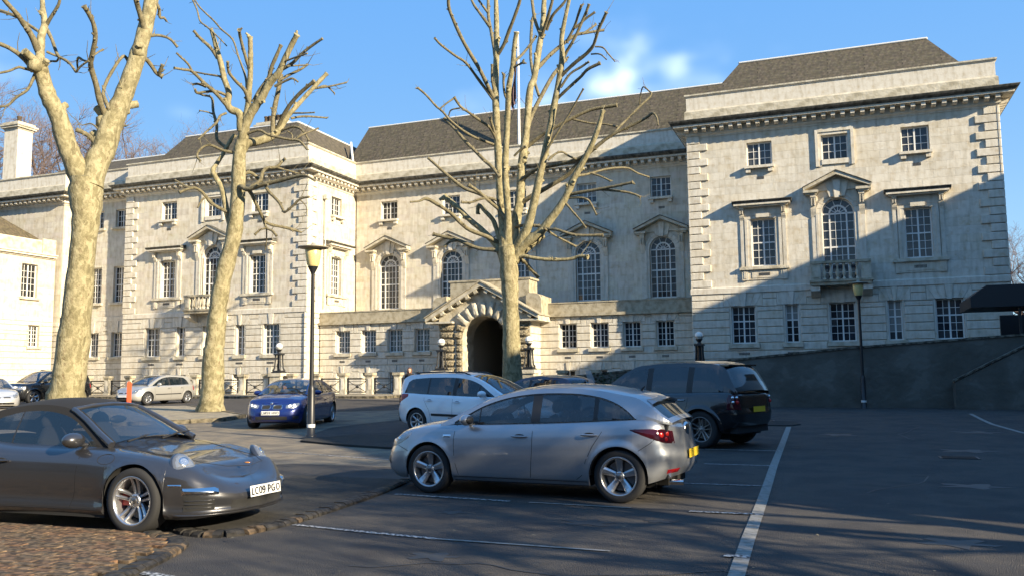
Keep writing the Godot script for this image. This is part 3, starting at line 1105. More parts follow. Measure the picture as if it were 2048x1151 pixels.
	core(t, pf, -72, PAVILION - 0.1, 0.2, 16.6, [])
	ashlar(t, pf, -71.9, PAVILION - 0.12, upper_courses(), [], false, 711)
	rustic(t, pf, -71.9, PAVILION - 0.12, lower_courses(), [], 712)
	ashlar(t, east(PAVILION - 0.1), 50.9, 51.7, upper_courses(), [], false, 713)
	entablature(t)
	roofs(t)
	porch(t)
	# rainwater pipe on the flank of the left wing
	var rp := MB.new()
	rp.tube(PackedVector3Array([Vector3(L1 + 0.08, 14.5, -52.92), Vector3(L1 + 0.08, 6.6, -52.92)]), PackedFloat32Array([0.05, 0.05]), 8)
	rp.box(-0.16, 0.12, 14.45, 14.75, -0.16, 0.16, Transform3D(Basis.IDENTITY, Vector3(L1 + 0.14, 0, -52.92)))
	part(t, "rainwater_pipe", rp, M.pipe)


func facade_path() -> Array:
	return [Vector2(-72, ZF - 0.1), Vector2(PAVILION - 0.1, ZF - 0.1), Vector2(PAVILION - 0.1, ZR), Vector2(L0 + 0.1, ZR), Vector2(L0 + 0.1, ZF - 0.1), Vector2(L1 - 0.1, ZF - 0.1), Vector2(L1 - 0.1, ZC), Vector2(R0 + 0.1, ZC), Vector2(R0 + 0.1, ZF - 0.1), Vector2(R1 - 0.1, ZF - 0.1), Vector2(R1 - 0.1, -72)]


func entablature(t: Node3D) -> void:
	var path := facade_path()
	var c := part(t, "cornice", sweep([Vector2(-0.1, 15.5), Vector2(0.06, 15.5), Vector2(0.06, 15.56), Vector2(0.14, 15.62), Vector2(0.2, 15.66), Vector2(0.2, 16.03), Vector2(0.76, 16.03), Vector2(0.76, 16.13), Vector2(0.8, 16.14)], path), M.stone2)
	part(c, "cyma", sweep([Vector2(0.8, 16.14), Vector2(0.84, 16.2), Vector2(0.95, 16.27), Vector2(1.0, 16.36), Vector2(1.0, 16.39)], path), M.lead)
	part(c, "weathering", sweep([Vector2(1.0, 16.39), Vector2(0.05, 16.66)], path), M.lead)
	part(t, "parapet", sweep([Vector2(0.16, 16.55), Vector2(0.16, 17.08), Vector2(0.05, 17.2)], path), M.weathered)
	part(t, "parapet", sweep([Vector2(0.05, 17.2), Vector2(0.05, 17.98), Vector2(0.08, 18.0), Vector2(0.12, 18.03)], path), M.stone5)
	part(t, "coping", sweep([Vector2(0.12, 18.03), Vector2(0.15, 18.06), Vector2(0.15, 18.15), Vector2(-0.45, 18.17), Vector2(-0.45, 17.2)], path), M.weathered)
	part(t, "string_course", sweep([Vector2(-0.1, 6.18), Vector2(0.1, 6.18), Vector2(0.12, 6.2), Vector2(0.12, 6.5), Vector2(0.06, 6.56), Vector2(-0.1, 6.56)], path.slice(4, 6) + [Vector2(L1 - 0.1, ZG + 0.1)]), M.stone5)
	part(t, "string_course", sweep([Vector2(-0.1, 6.18), Vector2(0.1, 6.18), Vector2(0.12, 6.2), Vector2(0.12, 6.5), Vector2(0.06, 6.56), Vector2(-0.1, 6.56)], [Vector2(R0 + 0.1, ZG + 0.1)] + path.slice(8, 10) + [Vector2(R1 - 0.1, -55)]), M.stone5)
	part(t, "string_course", sweep([Vector2(-0.1, 6.18), Vector2(0.08, 6.18), Vector2(0.08, 6.5), Vector2(-0.1, 6.56)], path.slice(2, 4)), M.stone5)
	var mb := MB.new()
	mb.prism(PackedVector2Array([Vector2(0.19, 15.79), Vector2(0.3, 15.74), Vector2(0.56, 15.78), Vector2(0.64, 15.83), Vector2(0.64, 16.025), Vector2(0.19, 16.025)]), -0.11, 0.11, Transform3D(Basis(Vector3(0, 0, 1), Vector3(0, 1, 0), Vector3(-1, 0, 0)), Vector3.ZERO))
	var m := mb.mesh()
	for i in path.size() - 1:
		var a: Vector2 = path[i]
		var e: Vector2 = path[i + 1]
		if i == path.size() - 2:
			e = Vector2(a.x, a.y - 3.0)
		if i == 0:
			a = Vector2(-68.0, a.y)
		var d := (e - a).normalized()
		var length := a.distance_to(e)
		var n: int = maxi(1, roundi(length / 0.5))
		for k in n + 1:
			var s := length * k / n
			if i > 0 and k == 0 and path[i].distance_to(path[i - 1]) > 0 and not (i in [2, 4, 7, 8]):
				continue
			var p := a + d * s
			var bs := Basis(Vector3(d.x, 0, d.y), Vector3.UP, Vector3(-d.y, 0, d.x))
			put(c, "modillion", m, M.stone2, Transform3D(bs, Vector3(p.x, 0, p.y)))


func slope_roof(b: MB, x0: float, x1: float, z0: float, z1: float, y0: float, y1: float, inset: float) -> void:
	var a := [Vector3(x0, y0, z1), Vector3(x1, y0, z1), Vector3(x1, y0, z0), Vector3(x0, y0, z0)]
	var t := [Vector3(x0 + inset, y1, z1 - inset), Vector3(x1 - inset, y1, z1 - inset), Vector3(x1 - inset, y1, z0 + inset), Vector3(x0 + inset, y1, z0 + inset)]
	for i in 4:
		var j := (i + 1) % 4
		var o: Vector3 = (a[i] + a[j]) / 2 - Vector3((x0 + x1) / 2, y0, (z0 + z1) / 2)
		b.quad(a[i], a[j], t[j], t[i], Vector3(o.x, 1, o.z))
	b.quad(t[0], t[1], t[2], t[3], Vector3.UP)


func ridge(parent: Node3D, pts: Array) -> void:
	var b := MB.new()
	for i in pts.size() - 1:
		b.tube(PackedVector3Array([pts[i], pts[i + 1]]), PackedFloat32Array([0.07, 0.07]), 6)
	part(parent, "ridge_capping", b, M.white_lead)


func roofs(t: Node3D) -> void:
	for w in [[L0, L1], [R0, R1]]:
		var b := MB.new()
		slope_roof(b, w[0] + 0.75, w[1] - 0.75, -71, ZF - 0.75, 17.5, 20.72, 2.2)
		var o := part(t, "roof", b, M.slate)
		var x0: float = w[0] + 2.95
		var x1: float = w[1] - 2.95
		ridge(o, [Vector3(x0, 20.76, -68), Vector3(x0, 20.76, ZF - 2.95), Vector3(x1, 20.76, ZF - 2.95), Vector3(x1, 20.76, -68)])
	var c := MB.new()
	c.quad(Vector3(L1 - 2.0, 17.5, ZC - 0.75), Vector3(R0 + 2.0, 17.5, ZC - 0.75), Vector3(R0 + 2.0, 21.9, ZC - 3.35), Vector3(L1 - 0.9, 21.9, ZC - 3.35), Vector3(0, 1, 1))
	c.quad(Vector3(L1 - 0.9, 21.9, ZC - 3.35), Vector3(R0 + 2.0, 21.9, ZC - 3.35), Vector3(R0 + 2.0, 21.9, -68), Vector3(L1 - 0.9, 21.9, -68), Vector3.UP)
	c.quad(Vector3(L1 - 2.0, 17.5, ZC - 0.75), Vector3(L1 - 0.9, 21.9, ZC - 3.35), Vector3(L1 - 0.9, 21.9, -68), Vector3(L1 - 2.0, 17.5, -71), Vector3(-1, 0.3, 0))
	var o := part(t, "roof", c, M.slate)
	ridge(o, [Vector3(L1 - 0.9, 21.93, ZC - 3.35), Vector3(R0 + 2.0, 21.93, ZC - 3.35)])
	var gu := MB.new()
	gu.tube(PackedVector3Array([Vector3(L1 - 0.62, 17.7, ZC - 0.6), Vector3(L1 - 1.9, 20.5, ZC - 2.2)]), PackedFloat32Array([0.1, 0.1]), 6)
	part(o, "valley_gutter", gu, M.white_lead)
	var p := MB.new()
	slope_roof(p, -72, PAVILION + 2.0, -71, ZF - 3.0, 17.5, 21.3, 5.6)
	part(t, "roof", p, M.slate_moss)
	var q := MB.new()
	q.quad(Vector3(PAVILION - 1, 17.6, ZR - 0.8), Vector3(L0 + 1.5, 17.6, ZR - 0.8), Vector3(L0 + 1.5, 20.2, ZR - 4.2), Vector3(PAVILION - 1, 20.2, ZR - 4.2), Vector3(0, 1, 1))
	q.quad(Vector3(PAVILION - 1, 20.2, ZR - 4.2), Vector3(L0 + 1.5, 20.2, ZR - 4.2), Vector3(L0 + 1.5, 17.5, -70), Vector3(PAVILION - 1, 17.5, -70), Vector3(0, 1, -0.2))
	var qo := part(t, "roof", q, M.slate)
	ridge(qo, [Vector3(PAVILION - 1, 20.23, ZR - 4.2), Vector3(L0 + 1.5, 20.23, ZR - 4.2)])
	# flat roof over everything behind the slopes keeps the rooms closed
	var fr := MB.new()
	fr.box(-72, R1 - 0.65, 17.3, 17.45, -72, ZC - 0.7)
	part(t, "roof_deck", fr, M.lead)
	chimney(t, Vector3(-64.5, 18.1, -52.35), Vector3(1.55, 5.2, 1.4), 1)
	chimney(t, Vector3(-42.9, 20.7, -58.6), Vector3(2.6, 1.9, 1.3), 6)


func chimney(t: Node3D, at: Vector3, size: Vector3, pots: int) -> void:
	var b := MB.new()
	b.box(-size.x / 2, size.x / 2, -1.5, size.y - 0.5, -size.z / 2, size.z / 2)
	var o := part(t, "chimney", b, M.stone2, Transform3D(Basis.IDENTITY, at))
	var c := MB.new()
	for e in [[0.06, size.y - 0.62, size.y - 0.5], [0.22, size.y - 0.498, size.y - 0.34], [0.3, size.y - 0.338, size.y - 0.2], [0.14, size.y - 0.198, size.y]]:
		c.box(-size.x / 2 - e[0], size.x / 2 + e[0], e[1], e[2], -size.z / 2 - e[0], size.z / 2 + e[0])
	part(o, "cap", c, M.weathered)
	var pot := MB.new()
	pot.lathe([Vector2(0.2, size.y), Vector2(0.17, size.y + 0.55), Vector2(0.21, size.y + 0.6), Vector2(0.21, size.y + 0.68), Vector2(0.13, size.y + 0.68)], 12)
	var pm := pot.mesh()
	for i in pots:
		put(o, "chimney_pot", pm, M.brick3, Transform3D(Basis.IDENTITY, Vector3((-0.5 + (i + 0.5) / pots) * (size.x - 0.2), 0, 0)))


# the entrance porch: gabled stone front with rock-faced blocks round an open arch
func porch(t: Node3D) -> void:
	var zf := -50.55
	var xf := front(zf, -21.1)
	var r := RandomNumberGenerator.new()
	r.seed = 900
	var rad := 1.5
	var spring := 3.95
	# masonry core with the arch cut out
	var w := MB.new()
	for s in [-1, 1]:
		w.box(minf(s * 1.5, s * 3.12), maxf(s * 1.5, s * 3.12), 0.2, 5.1, -1.9, -0.05, xf)
		for k in 10:
			var a0 := PI / 2 * k / 10
			var a1 := PI / 2 * (k + 1) / 10
			w.prism(PackedVector2Array([Vector2(s * cos(a0) * rad, spring + sin(a0) * rad), Vector2(s * 1.52, spring + sin(a0) * rad), Vector2(s * 1.52, spring + sin(a1) * rad + 0.001), Vector2(s * cos(a1) * rad, spring + sin(a1) * rad)]), -1.9, -0.05, xf)
	w.prism(PackedVector2Array([Vector2(-3.12, 5.1), Vector2(-1.5, 5.1), Vector2(-1.5, 5.45), Vector2(1.5, 5.45), Vector2(1.5, 5.1), Vector2(3.12, 5.1), Vector2(3.12, 5.5), Vector2(0, 7.2), Vector2(-3.12, 5.5)]), -1.9, -0.05, xf)
	part(t, "porch", w, M.weathered)
	# rock-faced blocks of the piers: front and inner splay
	for s in [-1, 1]:
		for k in 10:
			var y0 := LAND + STEP * k
			if y0 > 4.9:
				continue
			for e in [[1.98, 3.1, 0.14], [1.46, 1.94, 0.1]]:
				var b := MB.new()
				pillow(b, minf(s * e[0], s * e[1]), maxf(s * e[0], s * e[1]), y0 + 0.015, minf(y0 + STEP - 0.015, 5.05), -0.06, e[2], r)
				part(t, "rock_faced_block", b, M.vermiculated, xf)
	# rock-faced wedge stones of the arch
	for k in 11:
		var a := PI * (k + 0.5) / 11
		var d := Vector2(cos(a), sin(a))
		var b := MB.new()
		var bs := Basis(Vector3(-d.y, d.x, 0), Vector3(d.x, d.y, 0), Vector3(0, 0, 1))
		var lng := 0.62 if k in [0, 1, 9, 10] else (1.0 if k % 2 == 0 else 0.86)
		pillow(b, -0.2, 0.2, 0, lng, -0.05, 0.16, r)
		part(t, "rock_faced_block", b, M.vermiculated if k in [0, 1, 9, 10] else M.weathered, xf * Transform3D(bs, Vector3(d.x * (rad - 0.03), spring + d.y * (rad - 0.03), 0)))
	# plain flanks
	rustic(t, east(-17.98), 50.62, 52.5, lower_courses().slice(0, 12), [], 905)
	rustic(t, Transform3D(Basis(Vector3(0, 0, 1), Vector3.UP, Vector3.LEFT), Vector3(-24.22, 0, 0)), -52.5, -50.62, lower_courses().slice(0, 12), [], 906)
	# open pediment with blocks under the eaves
	var pd := MB.new()
	for s in [-1, 1]:
		pd.prism(PackedVector2Array([Vector2(s * 3.85, 5.12), Vector2(s * 3.85, 5.34), Vector2(0, 7.52), Vector2(0, 7.24)]), -1.9, 0.5, xf)
		pd.box(minf(s * 3.85, s * 2.0), maxf(s * 3.85, s * 2.0), 5.0, 5.118, -1.9, 0.42, xf)
	var o := part(t, "pediment", pd, M.weathered)
	var cp := MB.new()
	for s in [-1, 1]:
		cp.prism(PackedVector2Array([Vector2(s * 3.92, 5.342), Vector2(s * 3.92, 5.4), Vector2(0, 7.62), Vector2(0, 7.525)]), -1.9, 0.58, xf)
	part(o, "coping", cp, M.sooty)
	for s in [-1, 1]:
		for k in 6:
			var u := (k + 0.7) / 6.6
			var b := MB.new()
			b.box(-0.12, 0.12, -0.2, 0.0, 0.0, 0.44)
			part(o, "modillion", b, M.weathered, xf * Transform3D(Basis(Vector3(0, 0, 1), s * atan2(-2.1, 3.85)), Vector3(s * 3.85 * u, 7.24 - 2.12 * u, 0)))
	# attic blocks behind it
	var at := MB.new()
	at.box(-2.75, 2.75, 6.2, 7.72, -2.6, -1.0, xf)
	at.box(-2.85, 2.85, 7.72, 7.84, -2.7, -0.95, xf)
	at.box(-3.7, 3.7, 6.0, 6.6, -2.6, -0.7, xf)
	part(t, "attic_block", at, M.sooty)
	for s in [-1, 1]:
		var sc := MB.new()
		var pr := PackedVector2Array([Vector2(s * 2.75, 5.45), Vector2(s * 3.75, 5.45), Vector2(s * 3.75, 6.3)])
		for k in 5:
			var a := PI / 2 * k / 4
			pr.append(Vector2(s * (3.2 + 0.55 * cos(a)), 6.35 + 0.42 * sin(a)))
		pr.append(Vector2(s * 2.75, 6.8))
		sc.prism(pr, -1.8, -0.4, xf)
		part(t, "scroll_block", sc, M.sooty)
	# vaulted passage behind the arch, dark, with a door, a notice and bicycles left out of the light
	var ps := MB.new()
	ps.box(-2.0, -1.62, 0.2, 5.6, -8.0, -1.91, xf)
	ps.box(1.62, 2.0, 0.2, 5.6, -8.0, -1.91, xf)
	ps.box(-2.0, 2.0, 5.46, 5.6, -8.0, -1.91, xf)
	ps.box(-2.0, 2.0, 0.2, 5.6, -8.2, -8.0, xf)
	part(t, "passage", ps, M.joint)
	var no := MB.new()
	no.box(-0.75, -0.1, 1.55, 2.45, -5.2, -5.15, xf)
	no.box(-0.45, -0.4, 0.43, 1.55, -5.2, -5.16, xf)
	part(t, "notice_board", no, M.frame)


# a cushion-faced stone with a rough surface
func pillow(b: MB, x0: float, x1: float, y0: float, y1: float, z0: float, z1: float, r: RandomNumberGenerator) -> void:
	var rows := []
	var n := 7
	for i in n + 1:
		var u := float(i) / n
		var line := PackedVector3Array()
		for j in n + 1:
			var w := float(j) / n
			var e := pow(maxf(0.0, 1.0 - pow(absf(2 * u - 1), 4.0)), 0.5) * pow(maxf(0.0, 1.0 - pow(absf(2 * w - 1), 4.0)), 0.5)
			var rough := r.randf_range(-0.018, 0.018) * e
			line.append(Vector3(lerpf(x0, x1, u), lerpf(y0, y1, w), lerpf(z0, z1, e) + rough))
		rows.append(line)
	b.grid(rows, false)


# ---------------------------------------------------------------- ground

func land(x: float, z: float) -> float:   # the ground rises a little towards the building
	return 0.012 * clampf(-0.354 * x - 0.935 * z - 14.0, 0.0, 36.0)


func on_land(x: float, z: float, up := 0.0) -> Vector3:
	return Vector3(x, land(x, z) + up, z)


# a flat piece lying on the ground, its edges cut fine enough to follow it
func lay(b: MB, poly: PackedVector2Array, up: float, skirt := 0.0) -> void:
	var fine := PackedVector2Array()
	for i in poly.size():
		var p := poly[i]
		var q := poly[(i + 1) % poly.size()]
		var n := maxi(1, int(p.distance_to(q) / 3.0))
		for k in n:
			fine.append(p.lerp(q, float(k) / n))
	var t := Geometry2D.triangulate_polygon(fine)
	var at := b.v.size()
	for p in fine:
		b.vert(on_land(p.x, p.y, up), Vector3.UP)
	for i in range(0, t.size(), 3):
		b.tri(at + t[i], at + t[i + 1], at + t[i + 2])
	if skirt > 0.0:
		var area := 0.0
		for i in fine.size():
			area += fine[i].cross(fine[(i + 1) % fine.size()])
		for i in fine.size():
			var p := fine[i]
			var q := fine[(i + 1) % fine.size()]
			var o := Vector3(q.y - p.y, 0, p.x - q.x) * signf(area)
			b.quad(on_land(p.x, p.y, up), on_land(q.x, q.y, up), on_land(q.x, q.y, up - skirt), on_land(p.x, p.y, up - skirt), o)


func stripe(called: String, pts: Array, width: float, m: Material, up := 0.009) -> void:
	var b := MB.new()
	for i in pts.size() - 1:
		var d: Vector2 = (pts[i + 1] - pts[i]).normalized()
		var o := Vector2(-d.y, d.x) * width / 2
		var n := maxi(1, int(pts[i].distance_to(pts[i + 1]) / 2.0))
		for k in n:
			var p: Vector2 = pts[i].lerp(pts[i + 1], float(k) / n)
			var q: Vector2 = pts[i].lerp(pts[i + 1], float(k + 1) / n)
			b.quad(on_land(p.x - o.x, p.y - o.y, up), on_land(q.x - o.x, q.y - o.y, up), on_land(q.x + o.x, q.y + o.y, up), on_land(p.x + o.x, p.y + o.y, up), Vector3.UP)
	structure(called, b, m)


func ground() -> void:
	var rows := []
	for i in 61:
		var line := PackedVector3Array()
		for j in 61:
			var x := -190.0 + 300.0 * j / 60
			var z := -210.0 + 240.0 * i / 60
			line.append(on_land(x, z))
		rows.append(line)
	var b := MB.new()
	b.grid(rows, false)
	structure("ground", b, M.asphalt)
	# worn tan surface of the drive on the sunny side
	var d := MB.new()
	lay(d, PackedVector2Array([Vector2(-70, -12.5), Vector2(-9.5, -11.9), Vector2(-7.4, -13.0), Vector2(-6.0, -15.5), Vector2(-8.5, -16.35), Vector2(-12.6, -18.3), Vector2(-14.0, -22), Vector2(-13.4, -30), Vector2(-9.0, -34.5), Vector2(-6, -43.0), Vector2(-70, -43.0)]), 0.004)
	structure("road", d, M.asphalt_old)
	# pavement along the railings
	var p := MB.new()
	lay(p, PackedVector2Array([Vector2(-75, -43.1), Vector2(-24.6, -43.1), Vector2(-24.2, -43.4), Vector2(-24.2, -50.4), Vector2(-75, -50.4)]), 0.12, 0.13)
	lay(p, PackedVector2Array([Vector2(-17.9, -43.1), Vector2(-8.5, -43.1), Vector2(-8.5, -50.4), Vector2(-17.9, -50.4)]), 0.12, 0.13)
	structure("pavement", p, M.paving)
	var p2 := MB.new()
	lay(p2, PackedVector2Array([Vector2(-46, -17.0), Vector2(-30, -18.6), Vector2(-21.2, -20.9), Vector2(-19.7, -22.6), Vector2(-19.3, -23.8), Vector2(-19.9, -25.6), Vector2(-27.6, -31.6), Vector2(-37, -27.6), Vector2(-46, -25)]), 0.11, 0.13)
	structure("pavement", p2, M.paving)
	# earth at the foot of the trees
	for e in [[-22.92, -27.42, 1.0, 0.115], [-22.31, -20.11, 1.2, 0.115], [-14.08, -37.53, 1.1, 0.006]]:
		var s := MB.new()
		var ring := PackedVector2Array()
		for k in 14:
			ring.append(Vector2(e[0], e[1]) + Vector2(cos(TAU * k / 14), sin(TAU * k / 14)) * e[2] * (0.9 + 0.12 * sin(k * 2.3)))
		lay(s, ring, e[3])
		structure("tree_pit", s, M.sand)
	kerb_run("kerb", [Vector2(-46, -17.0), Vector2(-30, -18.6), Vector2(-21.2, -20.9), Vector2(-19.7, -22.6), Vector2(-19.3, -23.8), Vector2(-19.9, -25.6), Vector2(-27.6, -31.6)], 0.13, M.kerb, 0.9)
	kerb_run("kerb", [Vector2(-60, -43.02), Vector2(-24.6, -43.02), Vector2(-24.12, -43.4), Vector2(-24.12, -50.3)], 0.14, M.kerb, 0.9)
	# the dark humped island with the lamp post, and the one behind the four-by-four
	for e in [[Vector2(-12.15, -17.95), Vector2(-11.95, -17.45), Vector2(-11.2, -17.12), Vector2(-10.2, -16.72), Vector2(-9.0, -16.42), Vector2(-7.4, -16.3), Vector2(-6.6, -17.0), Vector2(-6.9, -18.2), Vector2(-9.0, -19.2), Vector2(-11.6, -19.4)], [Vector2(-1.4, -25.25), Vector2(-1.15, -25.9), Vector2(-1.35, -27.0), Vector2(-6.5, -28.6), Vector2(-6.9, -25.6)]]:
		var s := MB.new()
		lay(s, PackedVector2Array(e), 0.05 if e.size() > 6 else 0.03, 0.06)
		structure("traffic_island", s, M.asphalt_dark)
	# brick paving in the near left corner: the bed, every brick of it, and the brick kerbs
	var bed := MB.new()
	lay(bed, PackedVector2Array([Vector2(-12.5, -4.0), Vector2(-5.0, -4.0), Vector2(-5.3, -5.2), Vector2(-5.52, -5.8), Vector2(-5.66, -6.2), Vector2(-5.78, -6.55), Vector2(-6.0, -6.82), Vector2(-6.5, -7.05), Vector2(-12.5, -7.05)]), 0.02)
	var paving := structure("brick_paving", bed, M.sand)
	var r := RandomNumberGenerator.new()
	r.seed = 55
	var kinds := []
	for k in 3:
		var q := MB.new()
		q.block(-0.104, 0.104, -0.0485, 0.0485, -0.02, 0.024 + 0.003 * k, 0.006)
		kinds.append(q.mesh())
	var edge := PackedVector2Array([Vector2(-11.5, -5.0), Vector2(-5.3, -5.0), Vector2(-5.46, -5.45), Vector2(-5.6, -5.85), Vector2(-5.74, -6.2), Vector2(-5.88, -6.52), Vector2(-6.1, -6.78), Vector2(-6.55, -6.98), Vector2(-11.5, -6.98)])
	var rest := MB.new()
	var made := 0
	for i in 22:
		for j in 34:
			var c := Vector2(-12.0 + 0.214 * j + (0.107 if i % 2 else 0.0), -6.93 + 0.104 * i)
			if not Geometry2D.is_point_in_polygon(c + Vector2(0.1, 0.03), edge) or not Geometry2D.is_point_in_polygon(c + Vector2(0.1, -0.03), edge):
				continue
			var tilt := Basis.from_euler(Vector3(-PI / 2 + r.randf_range(-0.02, 0.02), r.randf_range(-0.03, 0.03), 0))
			var at := Transform3D(tilt, on_land(c.x, c.y, 0.022 + r.randf_range(-0.002, 0.004)))
			if c.x > -9.3 and c.y < -5.0 and made < 300:
				put(paving, "brick", kinds[r.randi_range(0, 2)], M["brick%d" % r.randi_range(0, 3)], at)
				made += 1
			else:
				rest.box(-0.1, 0.1, -0.047, 0.047, -0.02, 0.025, at)
	if rest.v.size():
		stuff(part(paving, "bricks", rest, M.brick1))
	brick_kerb([Vector2(-6.23, -11.86), Vector2(-5.96, -10.59), Vector2(-5.83, -9.6), Vector2(-5.74, -8.8), Vector2(-5.68, -8.13), Vector2(-5.71, -7.64), Vector2(-5.75, -7.4), Vector2(-5.85, -7.26), Vector2(-6.02, -7.2), Vector2(-6.27, -7.24), Vector2(-6.7, -7.5)])
	brick_kerb([Vector2(-6.6, -7.03), Vector2(-6.35, -6.97), Vector2(-6.12, -6.86), Vector2(-5.9, -6.66), Vector2(-5.76, -6.42), Vector2(-5.64, -6.12), Vector2(-5.5, -5.72), Vector2(-5.35, -5.3), Vector2(-5.15, -4.8)])
	# the raised bay behind the brick kerb, where the sports car stands
	var bay := MB.new()
	lay(bay, PackedVector2Array([Vector2(-6.35, -11.9), Vector2(-6.08, -10.6), Vector2(-5.95, -9.6), Vector2(-5.86, -8.8), Vector2(-5.8, -8.1), Vector2(-5.84, -7.6), Vector2(-5.98, -7.36), Vector2(-6.3, -7.4), Vector2(-7.2, -7.9), Vector2(-8.2, -9.5), Vector2(-8.2, -11.9)]), 0.03)
	structure("parking_bay", bay, M.asphalt_dark)
	# painted lines
	stripe("painted_line", [Vector2(-1.42, -25.0), Vector2(-1.29, -20.6), Vector2(-1.15, -15.5), Vector2(-0.99, -11.3), Vector2(-0.9, -8.6), Vector2(-0.8, -6.2)], 0.13, M.paint_faint)
	for e in [[-2.9, -1.2, -18.02, 0.08], [-2.3, -1.14, -15.4, 0.07], [-2.4, -1.0, -12.7, 0.06], [-1.7, -0.88, -10.14, 0.09], [-1.02, -0.8, -7.78, 0.1]]:
		stripe("painted_line", [Vector2(e[0], e[2]), Vector2(e[1], e[2])], e[3], M.paint, 0.013)
	stripe("painted_line", [Vector2(-5.56, -8.02), Vector2(-4.6, -7.86), Vector2(-3.73, -7.74)], 0.075, M.paint)
	stripe("painted_line", [Vector2(-3.73, -7.74), Vector2(-2.0, -7.68)], 0.05, M.paint_faint)
	stripe("painted_line", [Vector2(-5.69, -10.51), Vector2(-3.95, -10.32)], 0.085, M.paint)
	stripe("painted_line", [Vector2(-3.7, -10.3), Vector2(-2.4, -10.22)], 0.06, M.paint_faint)
	stripe("painted_line", [Vector2(-8.8, -12.21), Vector2(-6.3, -11.7)], 0.07, M.paint)
	stripe("painted_line", [Vector2(-11.0, -15.3), Vector2(-8.04, -14.56), Vector2(-6.6, -14.3)], 0.07, M.paint)
	stripe("painted_line", [Vector2(-5.55, -5.72), Vector2(-5.0, -5.6), Vector2(-4.4, -5.5)], 0.1, M.paint)
	stripe("painted_line", [Vector2(3.92, -32.4), Vector2(3.82, -29.0), Vector2(3.8, -27.1), Vector2(4.0, -24.1), Vector2(4.5, -21.5)], 0.12, M.paint_faint)
	# oil drips, tar repairs and two iron covers
	for e in [[-2.6, -9.1, 0.35], [-1.9, -9.4, 0.2], [0.9, -9.0, 0.4], [1.6, -13.5, 0.5], [-3.4, -7.0, 0.3], [0.4, -16.5, 0.45], [2.2, -19.0, 0.6], [-0.2, -22.5, 0.5], [-3.0, -14.6, 0.4], [3.0, -24.0, 0.7], [-4.3, -9.3, 0.22]]:
		var ring := PackedVector2Array()
		for k in 18:
			ring.append(Vector2(e[0], e[1]) + Vector2(cos(TAU * k / 18), sin(TAU * k / 18) * 0.7) * e[2] * (0.7 + 0.3 * sin(k * 1.7 + e[0]) + r.randf_range(-0.12, 0.12)))
		var s := MB.new()
		lay(s, ring, 0.004)
		structure("oil_stain", s, M.oil)
	for e in [[[0.2, -12.4], [0.9, -13.6], [1.3, -15.2], [2.4, -16.3]], [[-3.9, -6.4], [-2.9, -6.9], [-2.1, -6.6], [-0.9, -7.2], [0.3, -6.9]], [[1.2, -7.2], [1.7, -8.4], [1.6, -9.8]], [[2.0, -26.0], [1.2, -23.0], [1.5, -21.0]]]:
		var line := []
		for i in e.size() - 1:
			for k in 5:
				var q := Vector2(e[i][0], e[i][1]).lerp(Vector2(e[i + 1][0], e[i + 1][1]), k / 5.0)
				line.append(q + Vector2(r.randf_range(-0.06, 0.06), r.randf_range(-0.06, 0.06)))
		stripe("tar_seam", line, 0.022, M.oil, 0.005)
	for e in [[1.9, -17.6], [-2.3, -27.5]]:
		var c := MB.new()
		c.box(-0.32, 0.32, 0.0, 0.012, -0.24, 0.24)
		for i in 7:
			c.box(-0.28, 0.28, 0.012, 0.017, -0.21 + 0.07 * i - 0.012, -0.21 + 0.07 * i + 0.012)
		var lid := part(self, "drain_cover", c, M.iron, Transform3D(Basis.IDENTITY, on_land(e[0], e[1])))
		tag(lid, "flat iron drain cover in the tarmac, %s" % ("right of the long white line" if e[0] > 0 else "behind the black off-roader"), "drain cover", "iron drain covers")
	# fallen leaves and grit blown against the edges
	var lf := MB.new()
	for i in 420:
		var x := r.randf_range(-8.5, 2.0)
		var z := r.randf_range(-11.5, -4.6)
		var s := r.randf_range(0.006, 0.02)
		var q := Transform3D(Basis.from_euler(Vector3(r.randf_range(-0.25, 0.25), r.randf_range(0, TAU), r.randf_range(-0.25, 0.25))), on_land(x, z, 0.03 if x > -5.3 else 0.055))
		lf.quad(q * Vector3(-s, 0, -s * 0.6), q * Vector3(s, 0, -s * 0.5), q * Vector3(s * 0.8, 0, s * 0.6), q * Vector3(-s * 0.7, 0, s * 0.5), Vector3.UP)
	var leaves := part(self, "leaf_litter", lf, M.kerb)
	tag(leaves, "scattered grit and dry leaf scraps on the near tarmac", "litter", "", "stuff")


func kerb_run(called: String, pts: Array, up: float, m: Material, length: float) -> void:
	var b := MB.new()
	for i in pts.size() - 1:
		var d: Vector2 = pts[i + 1] - pts[i]
		var n := maxi(1, roundi(d.length() / length))
		for k in n:
			var c: Vector2 = pts[i] + d * (k + 0.5) / n
			var w := d.length() / n - 0.012
			b.box(-w / 2, w / 2, -0.1, up, -0.07, 0.07, Transform3D(Basis(Vector3.UP, atan2(-d.y, d.x)), on_land(c.x, c.y)))
	var o := structure(called, b, m)
	o.set_meta("kind", "structure")


